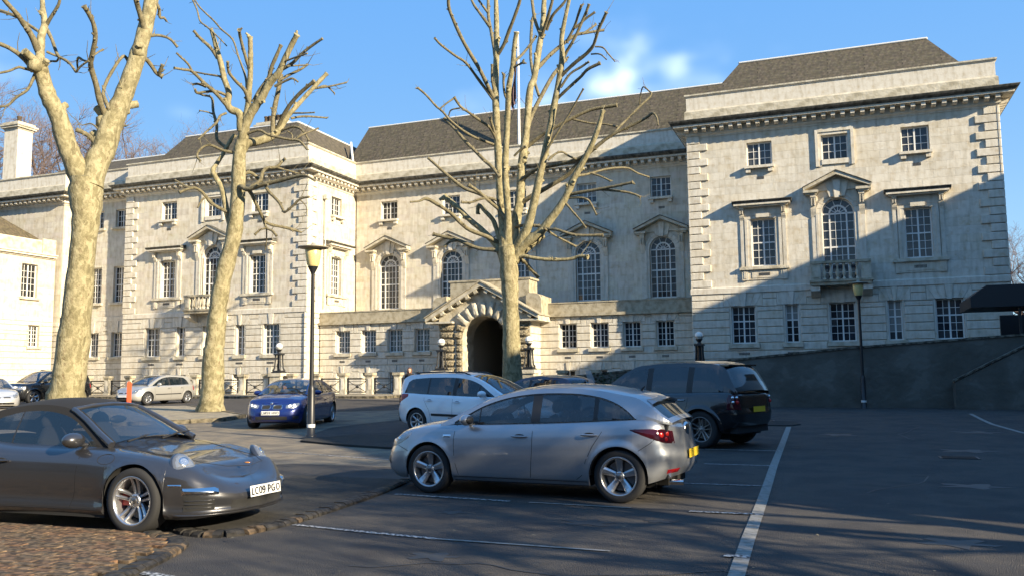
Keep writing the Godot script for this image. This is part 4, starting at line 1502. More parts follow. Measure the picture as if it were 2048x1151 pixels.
func brick_kerb(pts: Array) -> void:
	var o := Node3D.new()
	o.name = numbered("kerb")
	add_child(o)
	o.set_meta("kind", "structure")
	var r := RandomNumberGenerator.new()
	r.seed = 66
	var q := MB.new()
	q.box(-0.0475, 0.0475, -0.08, 0.03, -0.095, 0.095)
	q.quad(Vector3(-0.0475, 0.03, -0.095), Vector3(0.0475, 0.03, -0.095), Vector3(0.0475, 0.055, -0.06), Vector3(-0.0475, 0.055, -0.06), Vector3(0, 1, -1))
	q.quad(Vector3(-0.0475, 0.055, -0.06), Vector3(0.0475, 0.055, -0.06), Vector3(0.0475, 0.055, 0.06), Vector3(-0.0475, 0.055, 0.06), Vector3.UP)
	q.quad(Vector3(-0.0475, 0.055, 0.06), Vector3(0.0475, 0.055, 0.06), Vector3(0.0475, 0.03, 0.095), Vector3(-0.0475, 0.03, 0.095), Vector3(0, 1, 1))
	for x in [-0.0475, 0.0475]:
		q.quad(Vector3(x, 0.03, -0.095), Vector3(x, 0.055, -0.06), Vector3(x, 0.055, 0.06), Vector3(x, 0.03, 0.095), Vector3(signf(x), 0, 0))
	var m := q.mesh()
	var mo := MB.new()
	for i in pts.size() - 1:
		var d: Vector2 = pts[i + 1] - pts[i]
		var n := maxi(1, roundi(d.length() / 0.104))
		for k in n:
			var c: Vector2 = pts[i] + d * (k + 0.5) / n
			var bs := Basis.from_euler(Vector3(r.randf_range(-0.06, 0.06), atan2(-d.y, d.x) + r.randf_range(-0.03, 0.03), r.randf_range(-0.03, 0.03)))
			put(o, "brick", m, M.kerb_brick if r.randf() < 0.85 else M.brick3, Transform3D(bs, on_land(c.x, c.y, r.randf_range(-0.012, 0.006))))


# ---------------------------------------------------------------- railings, lamps, walls

func railings() -> void:
	var z := -48.6
	var piers := []
	for i in 16:
		piers.append(-26.1 - 1.97 * i)
	var made := 0
	for i in piers.size():
		var x: float = piers[i]
		if absf(x + 35.05) < 0.3:
			continue
		pier(Vector3(x, LAND + 0.12, z), "panelled stone pier of the railings, %s" % ["nearest the porch", "second left of the porch", "third left of the porch", "fourth left of the porch", "just right of the globe lamp by the left wing", "", "behind the plane tree", "right of the slanting trunk", "behind the silver hatchback", "left of the silver hatchback", "below the left wing's corner", "left of the left wing's corner", "behind the black four-by-four", "beside the black four-by-four", "in front of the far left pavilion", "at the far left end"][i])
	for i in piers.size() - 1:
		rail_bay(piers[i + 1] + 0.2, piers[i] - 0.2, z, i)
	rail_bay(-25.9, -23.5, z, 15)
	for e in [[-15.3, 20], [-13.3, 21], [-11.3, 22]]:
		pier(Vector3(e[0], LAND + 0.12, z), "panelled stone pier of the railings right of the porch, %s" % ["nearest it", "second from it", "third from it"][e[1] - 20])
		rail_bay(e[0] + 0.2, e[0] + 1.8, z, e[1])
	globe_lamp(Vector3(-35.05, LAND + 0.12, z), "black iron globe lamp on a pier before the left wing's corner")
	globe_lamp(Vector3(-23.1, LAND + 0.12, z), "black iron globe lamp left of the entrance arch")
	globe_lamp(Vector3(-17.35, LAND + 0.12, z), "black iron globe lamp right of the entrance, half hidden by the trunk")
	globe_lamp(Vector3(-7.32, LAND + 0.12, z), "black iron globe lamp before the right wing's corner, above the black four-by-four")


func pier(at: Vector3, label: String) -> void:
	var o := thing("stone_pier", label, "pier", at, 0.0, "stone piers of the railings")
	var b := MB.new()
	b.box(-0.2, 0.2, 0.14, 1.12, -0.2, 0.2)
	b.box(-0.24, 0.24, 0, 0.14, -0.24, 0.24)
	part(o, "shaft", b, M.weathered)
	var p := MB.new()
	p.box(-0.09, 0.09, 0.3, 1.0, 0.2, 0.225)
	p.box(0.2, 0.225, 0.3, 1.0, -0.09, 0.09)
	part(o, "panel", p, M.stone2)
	var c := MB.new()
	c.box(-0.23, 0.23, 1.12, 1.2, -0.23, 0.23)
	c.box(-0.28, 0.28, 1.2, 1.36, -0.28, 0.28)
	part(o, "cap", c, M.sooty)


func rail_bay(x0: float, x1: float, z: float, i: int) -> void:
	var where := ["between the porch and its next pier", "second left of the porch", "third left of the porch", "fourth left of the porch", "left of the flank of the left wing", "right of the plane tree on the pavement", "behind the slanting plane trunk", "left of the slanting plane trunk", "behind the tail of the silver hatchback", "behind the silver hatchback", "left of the silver hatchback", "below the left wing's left corner", "behind the black four-by-four's tail", "behind the black four-by-four", "at the far left", "beside the globe lamp left of the entrance"]
	var label: String = "black iron railing with crossed bars %s" % where[i] if i < 16 else "black iron railing with crossed bars right of the porch, %s" % ["nearest it", "second from it", "third from it"][i - 20]
	var o := thing("railing_panel", label, "railing", Vector3((x0 + x1) / 2, LAND + 0.12, z), 0.0, "iron railing panels")
	var h := (x1 - x0) / 2
	var b := MB.new()
	b.box(-h, h, 0.94, 1.0, -0.03, 0.03)
	b.box(-h, h, 0.82, 0.85, -0.015, 0.015)
	part(o, "top_rail", b, M.iron)
	b = MB.new()
	b.box(-h, h, 0.1, 0.15, -0.025, 0.025)
	part(o, "bottom_rail", b, M.iron)
	for s in [-1, 1]:
		b = MB.new()
		b.box(s * (h - 0.12) - 0.035, s * (h - 0.12) + 0.035, 0, 1.06, -0.035, 0.035)
		part(o, "post", b, M.iron)
		b = MB.new()
		b.tube(PackedVector3Array([Vector3(-s * (h - 0.15), 0.15, 0), Vector3(s * (h - 0.15), 0.82, 0)]), PackedFloat32Array([0.022, 0.022]), 6)
		part(o, "cross_bar", b, M.iron)
	b = MB.new()
	b.lathe([Vector2(0.0, -0.035), Vector2(0.1, -0.03), Vector2(0.1, 0.03), Vector2(0.0, 0.035)], 12, Transform3D(Basis(Vector3.RIGHT, PI / 2), Vector3(0, 0.485, 0)))
	part(o, "boss", b, M.iron)


func globe_lamp(at: Vector3, label: String) -> void:
	var o := thing("globe_lamp", label, "lamp", at, 0.0, "globe lamps before the town hall")
	var b := MB.new()
	b.box(-0.42, 0.42, 0, 1.2, -0.42, 0.42)
	b.box(-0.5, 0.5, 1.2, 1.42, -0.5, 0.5)
	part(o, "pedestal", b, M.weathered)
	b = MB.new()
	b.box(-0.36, 0.36, 1.42, 1.5, -0.36, 0.36)
	b.box(-0.3, 0.3, 1.5, 1.58, -0.3, 0.3)
	part(o, "foot", b, M.iron)
	for sx in [-1, 1]:
		for sz in [-1, 1]:
			b = MB.new()
			b.tube(PackedVector3Array([Vector3(sx * 0.27, 1.56, sz * 0.27), Vector3(sx * 0.2, 1.75, sz * 0.2), Vector3(sx * 0.17, 2.2, sz * 0.17), Vector3(sx * 0.16, 2.62, sz * 0.16)]), PackedFloat32Array([0.07, 0.05, 0.045, 0.06]), 7)
			part(o, "column", b, M.iron)
	b = MB.new()
	b.lathe([Vector2(0.1, 1.58), Vector2(0.14, 1.9), Vector2(0.1, 2.3), Vector2(0.12, 2.6)], 8)
	b.box(-0.26, 0.26, 2.6, 2.7, -0.26, 0.26)
	b.lathe([Vector2(0.16, 2.7), Vector2(0.09, 2.78), Vector2(0.11, 2.86), Vector2(0.19, 2.95), Vector2(0.2, 2.99)], 12)
	part(o, "head", b, M.iron)
	b = MB.new()
	b.ball(Vector3(0, 3.17, 0), Vector3.ONE * 0.235, 18)
	part(o, "globe", b, M.globe)
	b = MB.new()
	for k in 16:
		var a := TAU * k / 16
		var c := TAU * (k + 1) / 16
		b.tube(PackedVector3Array([Vector3(cos(a) * 0.25, 3.1, sin(a) * 0.25), Vector3(cos(c) * 0.25, 3.1, sin(c) * 0.25)]), PackedFloat32Array([0.014, 0.014]), 5, false)
	part(o, "band", b, M.iron)


func street_lamp(at: Vector3, h: float, label: String) -> void:
	var o := thing("street_lamp", label, "lamp", at, 0.0, "lamp posts in the car park")
	var b := MB.new()
	b.lathe([Vector2(0.13, 0), Vector2(0.12, 0.04), Vector2(0.095, 0.06), Vector2(0.09, 1.12), Vector2(0.075, 1.2), Vector2(0.058, 1.24)], 16)
	part(o, "base", b, M.iron)
	b = MB.new()
	b.lathe([Vector2(0.102, 0.22), Vector2(0.102, 0.3)], 16)
	part(o, "metal_band", b, M.white_lead)
	b = MB.new()
	b.lathe([Vector2(0.055, 1.2), Vector2(0.045, h - 0.75), Vector2(0.05, h - 0.72), Vector2(0.12, h - 0.58), Vector2(0.13, h - 0.55)], 14)
	part(o, "post", b, M.iron)
	b = MB.new()
	b.lathe([Vector2(0.12, h - 0.55), Vector2(0.15, h - 0.5), Vector2(0.185, h - 0.3), Vector2(0.2, h - 0.11), Vector2(0.19, h - 0.1)], 20)
	part(o, "lantern", b, M.lamp_glass)
	b = MB.new()
	b.lathe([Vector2(0.19, h - 0.11), Vector2(0.38, h - 0.085), Vector2(0.385, h - 0.065), Vector2(0.2, h - 0.03), Vector2(0.06, h - 0.01), Vector2(0.05, h + 0.03), Vector2(0.0, h + 0.05)], 24)
	part(o, "cap", b, M.lamp_cap)


func ramp() -> void:
	# sloping retaining wall before the right wing
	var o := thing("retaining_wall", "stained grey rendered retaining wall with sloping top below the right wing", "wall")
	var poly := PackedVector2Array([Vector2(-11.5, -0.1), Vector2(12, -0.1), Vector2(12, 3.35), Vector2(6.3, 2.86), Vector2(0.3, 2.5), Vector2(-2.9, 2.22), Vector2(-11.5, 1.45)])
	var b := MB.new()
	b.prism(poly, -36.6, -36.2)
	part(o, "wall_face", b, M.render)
	b = MB.new()
	for i in range(2, 6):
		var p := poly[i]
		var q := poly[i + 1]
		b.prism(PackedVector2Array([p + Vector2(0, 0.003), p + Vector2(0, 0.08), q + Vector2(0, 0.08), q + Vector2(0, 0.003)]), -36.65, -36.15)
	part(o, "coping", b, M.coping)
	# banked ground behind it
	b = MB.new()
	b.quad(Vector3(-11.5, 1.3, -36.6), Vector3(12, 2.9, -36.6), Vector3(12, 2.9, -48.2), Vector3(-6.5, 1.3, -48.2), Vector3.UP)
	part(o, "ramp_top", b, M.asphalt_dark)
	# stair wall, nearer and stepped up to the right
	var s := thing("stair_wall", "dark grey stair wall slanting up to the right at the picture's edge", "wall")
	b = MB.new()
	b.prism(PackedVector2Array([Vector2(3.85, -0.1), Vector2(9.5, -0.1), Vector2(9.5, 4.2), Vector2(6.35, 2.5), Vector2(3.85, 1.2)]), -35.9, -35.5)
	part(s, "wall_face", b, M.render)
	b = MB.new()
	b.prism(PackedVector2Array([Vector2(3.8, 1.2), Vector2(6.35, 2.53), Vector2(9.5, 4.23), Vector2(9.5, 4.31), Vector2(6.35, 2.61), Vector2(3.8, 1.27)]), -35.94, -35.46)
	part(s, "coping", b, M.coping)
	b = MB.new()
	b.box(3.85, 4.05, -0.1, 1.19, -36.19, -35.91)
	part(s, "end_pier", b, M.render)
	# dark flat canopy over the side entrance
	var c := thing("entrance_canopy", "black flat-roofed canopy over the side entrance at the right edge", "canopy")
	b = MB.new()
	b.prism(PackedVector2Array([Vector2(5.1, 4.2), Vector2(11, 4.2), Vector2(11, 5.08), Vector2(5.72, 5.09), Vector2(5.1, 4.62)]), -43.5, -40.0)
	part(c, "roof", b, M.black_panel)
	for x in [6.85, 9.5]:
		b = MB.new()
		b.box(x, x + 0.09, 2.6, 4.168, -40.3, -40.2)
		part(c, "post", b, M.black_panel)
	b = MB.new()
	b.box(7.0, 11, 2.6, 4.168, -45.8, -45.6)
	part(c, "screen", b, M.black_panel)
	# shrubs at the left foot of the ramp
	var sh := thing("hedge", "dark clipped hedge behind the cars, left of the sloping wall", "hedge", on_land(-9.6, -34.2))
	var r := RandomNumberGenerator.new()
	r.seed = 5
	var lv := MB.new()
	for i in 2600:
		var p := Vector3(r.randf_range(-2.0, 2.0), r.randf_range(0.1, 1.0), r.randf_range(-0.9, 0.9))
		p.y *= 1.15 + 0.2 * sin(p.x * 2.1) + 0.15 * sin(p.z * 4.0)
		var q := Transform3D(Basis.from_euler(Vector3(r.randf_range(-1.2, 1.2), r.randf_range(0, TAU), 0)), p)
		var w := r.randf_range(0.03, 0.06)
		lv.quad(q * Vector3(-w, 0, -w), q * Vector3(w, 0, -w * 0.6), q * Vector3(w * 0.8, 0, w), q * Vector3(-w, 0, w * 0.6), Vector3.UP)
	part(sh, "foliage", lv, M.leaf)
	var st := MB.new()
	for i in 9:
		var x := -1.8 + 0.45 * i
		st.tube(PackedVector3Array([Vector3(x, 0, 0), Vector3(x + 0.1, 0.5, 0.1), Vector3(x - 0.05, 0.95, -0.1)]), PackedFloat32Array([0.03, 0.02, 0.008]), 5)
	part(sh, "stem", st, M.twig)


# ---------------------------------------------------------------- trees

func smooth_path(a: Array) -> Array:
	var p := PackedVector3Array()
	var w := PackedFloat32Array()
	for i in a.size() / 4:
		p.append(Vector3(a[4 * i], a[4 * i + 1], a[4 * i + 2]))
		w.append(a[4 * i + 3])
	var q := PackedVector3Array()
	var v := PackedFloat32Array()
	var n := p.size()
	for i in n - 1:
		for k in 4:
			var t := k / 4.0
			q.append(p[i].cubic_interpolate(p[i + 1], p[maxi(i - 1, 0)], p[mini(i + 2, n - 1)], t))
			v.append(lerpf(w[i], w[i + 1], t))
	q.append(p[n - 1])
	v.append(w[n - 1])
	return [q, v]


func plane_tree(at: Vector3, a: Array, label: String) -> void:
	var o := thing("plane_tree", label, "tree", at, 0.3617, "pollarded plane trees")
	var r := RandomNumberGenerator.new()
	r.seed = int(absf(at.x) * 100)
	for i in a.size():
		var s := smooth_path(a[i])
		var pts: PackedVector3Array = s[0]
		var rad: PackedFloat32Array = s[1]
		if i == 0:
			pts[0].y = minf(pts[0].y, -0.15)
		for k in rad.size():
			rad[k] *= 1.0 + r.randf_range(-0.06, 0.09)
			if i > 0 and rad[0] < 0.2:
				rad[k] *= 0.82
		if i > 0:    # swollen pollard end
			rad[rad.size() - 1] *= 1.3
		var b := MB.new()
		b.tube(pts, rad, 16 if rad[0] > 0.2 else (10 if rad[0] > 0.07 else 7))
		if i > 0:    # knuckles, pruned stubs and fine twigs along the branch
			var np := pts.size()
			for q in maxi(2, np / 4):
				var k := r.randi_range(np / 4, np - 1)
				var d := (pts[k] - pts[k - 1]).normalized()
				var side := d.cross(Vector3(r.randf_range(-1, 1), r.randf_range(-1, 1), r.randf_range(-1, 1))).normalized()
				var w := rad[k]
				if r.randf() < 0.55:
					b.ball(pts[k] + side * w * 0.6, Vector3.ONE * w * r.randf_range(0.6, 0.85), 7)
					b.tube(PackedVector3Array([pts[k], pts[k] + side * w * 1.5 + d * w * r.randf_range(0.5, 1.5)]), PackedFloat32Array([w * 0.5, w * 0.42]), 6)
				else:
					var l := r.randf_range(0.2, 0.75)
					var e := (d * 0.8 + side).normalized()
					var m := pts[k] + e * l * 0.5 + Vector3(0, 0.06 * l, 0)
					b.tube(PackedVector3Array([pts[k], m, m + (e + Vector3(r.randf_range(-0.4, 0.4), r.randf_range(0.0, 0.7), r.randf_range(-0.4, 0.4))) * l * 0.5]), PackedFloat32Array([minf(w * 0.4, 0.016), 0.011, 0.006]), 4)
		var thick := rad[0] > 0.1
		var called := "trunk" if i == 0 else ("limb" if thick else "branch")
		part(o, called, b, M.bark if i == 0 or rad[0] > 0.13 else M.limb)


# a leafless tree of many fine twigs
func bare_tree(at: Vector3, h: float, label: String, sd: int, m: Material, spread := 0.32, levels := 5, group := "") -> void:
	var o := thing("bare_tree", label, "tree", at, 0.0, group)
	var r := RandomNumberGenerator.new()
	r.seed = sd
	var trunk := MB.new()
	var top := Vector3(r.randf_range(-0.3, 0.3), h * 0.28, r.randf_range(-0.3, 0.3))
	trunk.tube(PackedVector3Array([Vector3(0, -0.2, 0), top * 0.5, top]), PackedFloat32Array([h * 0.028, h * 0.021, h * 0.018]), 9)
	part(o, "trunk", trunk, M.limb)
	var tw := MB.new()
	var todo := []
	for k in 5:
		var d := Vector3(sin(TAU * k / 5 + r.randf()) * spread * 2, 1.0, cos(TAU * k / 5 + r.randf()) * spread * 2).normalized()
		todo.append([top, d, h * 0.22, h * 0.013, 0])
	while todo.size():
		var e: Array = todo.pop_back()
		var p: Vector3 = e[0]
		var d: Vector3 = e[1]
		var pts := PackedVector3Array([p])
		var rad := PackedFloat32Array([e[3]])
		for k in 3:
			d = (d + Vector3(r.randf_range(-0.25, 0.25), r.randf_range(-0.08, 0.2), r.randf_range(-0.25, 0.25))).normalized()
			p += d * e[2] / 3
			pts.append(p)
			rad.append(e[3] * (1.0 - 0.2 * (k + 1)))
		tw.tube(pts, rad, 5 if e[4] < 2 else 3, false)
		if e[4] < levels:
			for k in (3 if e[4] < 3 else 4):
				var side := Vector3(r.randf_range(-1, 1), r.randf_range(-0.35, 0.5), r.randf_range(-1, 1)).normalized()
				todo.append([pts[r.randi_range(1, 3)], (d + side * (0.75 + spread)).normalized(), e[2] * r.randf_range(0.55, 0.78), maxf(e[3] * 0.5, 0.008), e[4] + 1])
	part(o, "crown", tw, m)


# ---------------------------------------------------------------- neighbours

func west_wing() -> void:
	var x := -57.8
	var o := thing("side_building", "low sunlit cream stone building with a mossy hipped roof at the left edge", "building")
	var xf := east(x)
	var holes := []
	for z in [48.45, 44.6, 40.75, 36.9, 33.05]:
		holes.append([z - 0.7, z + 0.7, 7.95, 10.5])
		holes.append([z + 0.05, z + 1.05, 4.2, 5.85])
	core(o, xf, 28, 50.7, 0.2, 12.45, holes)
	ashlar(o, xf, 28, 50.66, [6.56, 7.01, 7.46, 7.91, 8.36, 8.81, 9.26, 9.71, 10.16, 10.61, 11.06], holes, false, 801)
	rustic(o, xf, 28, 50.64, lower_courses(), holes, 802)
	var i := 0
	for h in holes:
		window(o, xf, h[0], h[2], h[1] - h[0], h[3] - h[2], 4, 5, false, 810 + i)
		plain_sill(o, xf, (h[0] + h[1]) / 2, (h[1] - h[0]) / 2 + 0.15, h[2] - 0.16, h[2] - 0.002)
		i += 1
	var b := MB.new()
	b.box(28, 50.6, 11.05, 11.15, -0.05, 0.12, xf)
	b.box(28, 50.6, 11.15, 11.3, -0.05, 0.3, xf)
	b.box(28, 50.6, 11.3, 11.4, -0.05, 0.4, xf)
	b.box(28, 50.6, 6.18, 6.5, -0.05, 0.1, xf)
	part(o, "cornice", b, M.stone2)
	b = MB.new()
	b.box(28, 50.6, 11.4, 12.35, -0.3, 0.02, xf)
	b.box(49.4, 50.6, 11.4, 12.6, -0.5, 0.12, xf)
	part(o, "parapet", b, M.weathered)
	b = MB.new()
	slope_roof(b, x - 14, x - 0.4, -50.4, -28, 12.3, 16.6, 5.2)
	part(o, "roof", b, M.slate_moss)
	b = MB.new()
	b.box(x - 14, x - 13.5, 0.2, 12.3, -50.4, -28)
	b.box(x - 13.5, x - 0.6, 0.2, 12.3, -28.5, -28)
	part(o, "wall", b, M.stone1)


# the block on the right, out of the picture, whose shadow lies over the car park
func east_block() -> void:
	var o := thing("neighbouring_block", "brick neighbouring block with a steep slate roof, right of the car park", "building")
	var x := 15.4
	var z0 := -62.0
	var z1 := -5.6
	var b := MB.new()
	b.box(x, x + 13, 0.0, 8.6, z0, z1)
	part(o, "wall", b, M.brick2)
	b = MB.new()
	var ry := 17.2
	var hip := 5.2
	var e := [Vector3(x - 0.3, 8.6, z1 + 0.3), Vector3(x + 13.3, 8.6, z1 + 0.3), Vector3(x + 13.3, 8.6, z0), Vector3(x - 0.3, 8.6, z0)]
	var p0 := Vector3(x + 6.0, ry, z1 - hip)
	var p1 := Vector3(x + 6.0, ry, z0)
	b.quad(e[0], p0, p1, e[3], Vector3(-1, 1, 0))
	b.quad(e[1], p0, p1, e[2], Vector3(1, 1, 0))
	b.face(e[0], e[1], p0, Vector3(0, 1, 1))
	b.face(e[2], e[3], p1, Vector3(0, 0, -1))
	b.quad(e[0], e[1], e[2], e[3], Vector3.DOWN)
	part(o, "roof", b, M.slate)
	var wf := Transform3D(Basis(Vector3(0, 0, 1), Vector3.UP, Vector3.LEFT), Vector3(x - 0.02, 0, 0))
	for i in 14:
		for y in [1.2, 5.0]:
			window(o, wf, z1 - 3.4 - 3.6 * i, y, 1.3, 2.2, 4, 5, false, 850 + i, 2, -0.06)


# an unseen row of houses, added behind the viewer to darken car reflections
func added_terrace() -> void:
	var o := thing("added_terrace", "unseen dark brick houses added behind the viewer to darken car reflections", "building")
	var b := MB.new()
	b.box(-48, 30, 0.0, 10.5, 24, 34)
	part(o, "wall", b, M.kerb_brick)
	b = MB.new()
	b.quad(Vector3(-48.4, 10.5, 23.6), Vector3(30.4, 10.5, 23.6), Vector3(30.4, 14.5, 29), Vector3(-48.4, 14.5, 29), Vector3(0, 1, -1))
	b.quad(Vector3(-48.4, 10.5, 34.4), Vector3(30.4, 10.5, 34.4), Vector3(30.4, 14.5, 29), Vector3(-48.4, 14.5, 29), Vector3(0, 1, 1))
	for x in [-48.4, 30.4]:
		b.face(Vector3(x, 10.5, 23.6), Vector3(x, 10.5, 34.4), Vector3(x, 14.5, 29), Vector3(signf(x), 0, 0))
	part(o, "roof", b, M.slate)
	var wf := Transform3D(Basis(Vector3(-1, 0, 0), Vector3.UP, Vector3(0, 0, -1)), Vector3(0, 0, 23.98))
	for i in 21:
		for y in [1.0, 4.3, 7.4]:
			window(o, wf, -28.0 + 3.6 * i, y, 1.2, 1.9, 2, 2, false, 950 + i, 1, -0.06)


# ---------------------------------------------------------------- people and small things

# a continuous figure from tapered limbs blended on a grid; bones: [a, b, ra, rb]
func body_mesh(bones: Array, cell: float, blend: float) -> MB:
	var lo := Vector3.ONE * 1e9
	var hi := -lo
	for e in bones:
		for k in 2:
			var w: Vector3 = Vector3.ONE * (e[2 + k] + blend + cell * 2)
			lo = lo.min(e[k] - w)
			hi = hi.max(e[k] + w)
	var n := Vector3i(((hi - lo) / cell).ceil()) + Vector3i.ONE
	var field := PackedFloat32Array()
	field.resize(n.x * n.y * n.z)
	field.fill(10.0)
	for e in bones:
		var a: Vector3 = e[0]
		var ab: Vector3 = e[1] - a
		var l2 := maxf(ab.length_squared(), 1e-9)
		var w: float = maxf(e[2], e[3]) + blend + cell * 2
		var i0 := Vector3i(((a.min(e[1]) - Vector3.ONE * w - lo) / cell).floor()).clamp(Vector3i.ZERO, n - Vector3i.ONE)
		var i1 := Vector3i(((a.max(e[1]) + Vector3.ONE * w - lo) / cell).ceil()).clamp(Vector3i.ZERO, n - Vector3i.ONE)
		for z in range(i0.z, i1.z + 1):
			for y in range(i0.y, i1.y + 1):
				for x in range(i0.x, i1.x + 1):
					var p := lo + Vector3(x, y, z) * cell
					var t := clampf((p - a).dot(ab) / l2, 0, 1)
					var d := p.distance_to(a + ab * t) - lerpf(e[2], e[3], t)
					var k := x + n.x * (y + n.y * z)
					var h := clampf(0.5 + 0.5 * (field[k] - d) / blend, 0, 1)
					field[k] = lerpf(field[k], d, h) - blend * h * (1 - h)
	var b := MB.new()
	var ids := {}
	for z in n.z - 1:
		for y in n.y - 1:
			for x in n.x - 1:
				var k := x + n.x * (y + n.y * z)
				var sum := Vector3.ZERO
				var cnt := 0
				var corner := [k, k + 1, k + n.x, k + 1 + n.x, k + n.x * n.y, k + 1 + n.x * n.y, k + n.x + n.x * n.y, k + 1 + n.x + n.x * n.y]
				var neg := 0
				for q in corner:
					if field[q] < 0:
						neg += 1
				if neg == 0 or neg == 8:
					continue
				for ed in [[0, 1], [2, 3], [4, 5], [6, 7], [0, 2], [1, 3], [4, 6], [5, 7], [0, 4], [1, 5], [2, 6], [3, 7]]:
					var fa := field[corner[ed[0]]]
					var fb := field[corner[ed[1]]]
					if (fa < 0) != (fb < 0):
						var t := fa / (fa - fb)
						var pa := Vector3(ed[0] & 1, (ed[0] >> 1) & 1, ed[0] >> 2)
						var pb := Vector3(ed[1] & 1, (ed[1] >> 1) & 1, ed[1] >> 2)
						sum += pa.lerp(pb, t)
						cnt += 1
				var g := Vector3(field[corner[1]] - field[corner[0]] + field[corner[7]] - field[corner[6]], field[corner[2]] - field[corner[0]] + field[corner[7]] - field[corner[5]], field[corner[4]] - field[corner[0]] + field[corner[7]] - field[corner[3]])
				ids[k] = b.vert(lo + (Vector3(x, y, z) + sum / cnt) * cell, g.normalized())
	for z in range(1, n.z - 1):
		for y in range(1, n.y - 1):
			for x in range(1, n.x - 1):
				var k := x + n.x * (y + n.y * z)
				for e in [[1, n.x, n.x * n.y], [n.x, n.x * n.y, 1], [n.x * n.y, 1, n.x]]:
					if (field[k] < 0) != (field[k + e[0]] < 0):
						var q := [k, k - e[1], k - e[1] - e[2], k - e[2]]
						if ids.has(q[0]) and ids.has(q[1]) and ids.has(q[2]) and ids.has(q[3]):
							b.tri(ids[q[0]], ids[q[1]], ids[q[2]])
							b.tri(ids[q[0]], ids[q[2]], ids[q[3]])
	return b


func walker() -> void:
	# a woman walking towards the cars, seen above the white estate
	var o := thing("person", "person with long auburn hair in a black coat walking behind the white estate car", "person", on_land(-18.68, -35.89), 0.25)
	var legs := []
	for s in [-1, 1]:
		var f: float = 0.14 * s
		legs.append([Vector3(s * 0.09, 0.9, 0), Vector3(s * 0.095, 0.5, 0.06 + f), 0.088, 0.062])
		legs.append([Vector3(s * 0.095, 0.5, 0.06 + f), Vector3(s * 0.09, 0.09, -0.05 + f), 0.06, 0.042])
		legs.append([Vector3(s * 0.09, 0.06, -0.07 + f), Vector3(s * 0.1, 0.04, 0.13 + f), 0.045, 0.035])
	var bones := legs.duplicate()
	bones.append([Vector3(0, 0.92, 0), Vector3(0, 1.12, 0), 0.15, 0.125])
	bones.append([Vector3(0, 1.12, 0), Vector3(0, 1.34, 0.01), 0.125, 0.14])
	bones.append([Vector3(-0.15, 1.36, 0), Vector3(0.15, 1.36, 0), 0.07, 0.07])
	for s in [-1, 1]:
		bones.append([Vector3(s * 0.18, 1.36, 0), Vector3(s * 0.22, 1.1, -0.02 + s * 0.05), 0.058, 0.046])
		bones.append([Vector3(s * 0.22, 1.1, -0.02 + s * 0.05), Vector3(s * 0.2, 0.88, 0.08 + s * 0.08), 0.045, 0.034])
	part(o, "coat", body_mesh(bones, 0.02, 0.03), M.cloth_black)
	var skin := [[Vector3(0, 1.38, 0.01), Vector3(0, 1.5, 0.02), 0.05, 0.048], [Vector3(0, 1.56, 0.025), Vector3(0, 1.6, 0.02), 0.078, 0.088], [Vector3(0, 1.53, 0.05), Vector3(0, 1.5, 0.07), 0.055, 0.03], [Vector3(0, 1.575, 0.1), Vector3(0, 1.55, 0.115), 0.012, 0.016]]
	part(o, "head", body_mesh(skin, 0.008, 0.02), M.skin)
	for s in [-1, 1]:
		var hand := [[Vector3(s * 0.2, 0.88, 0.08 + s * 0.08), Vector3(s * 0.195, 0.81, 0.1 + s * 0.08), 0.03, 0.034]]
		for k in 4:
			var z: float = 0.085 + 0.018 * k + s * 0.08
			hand.append([Vector3(s * 0.195, 0.81, z), Vector3(s * 0.185, 0.75 + 0.006 * absf(k - 1.5), z + 0.01), 0.0095, 0.0085])
		hand.append([Vector3(s * 0.18, 0.85, 0.12 + s * 0.08), Vector3(s * 0.16, 0.8, 0.14 + s * 0.08), 0.011, 0.009])
		part(o, "hand", body_mesh(hand, 0.006, 0.012), M.skin)
	var hair := [[Vector3(0, 1.63, -0.01), Vector3(0, 1.6, -0.03), 0.098, 0.1]]
	for s in [-1, 1]:
		hair.append([Vector3(s * 0.07, 1.6, 0.0), Vector3(s * 0.085, 1.4, 0.03), 0.045, 0.035])
		hair.append([Vector3(s * 0.03, 1.57, -0.07), Vector3(s * 0.05, 1.34, -0.08), 0.06, 0.045])
	part(o, "hair", body_mesh(hair, 0.012, 0.03), M.hair)
	for s in [-1, 1]:
		var e := MB.new()
		e.ball(Vector3(s * 0.032, 1.582, 0.094), Vector3(0.014, 0.009, 0.008), 8)
		part(o, "eye", e, M.dark)
	var m := MB.new()
	m.ball(Vector3(0, 1.522, 0.102), Vector3(0.022, 0.006, 0.008), 8)
	part(o, "mouth", m, M.hair)


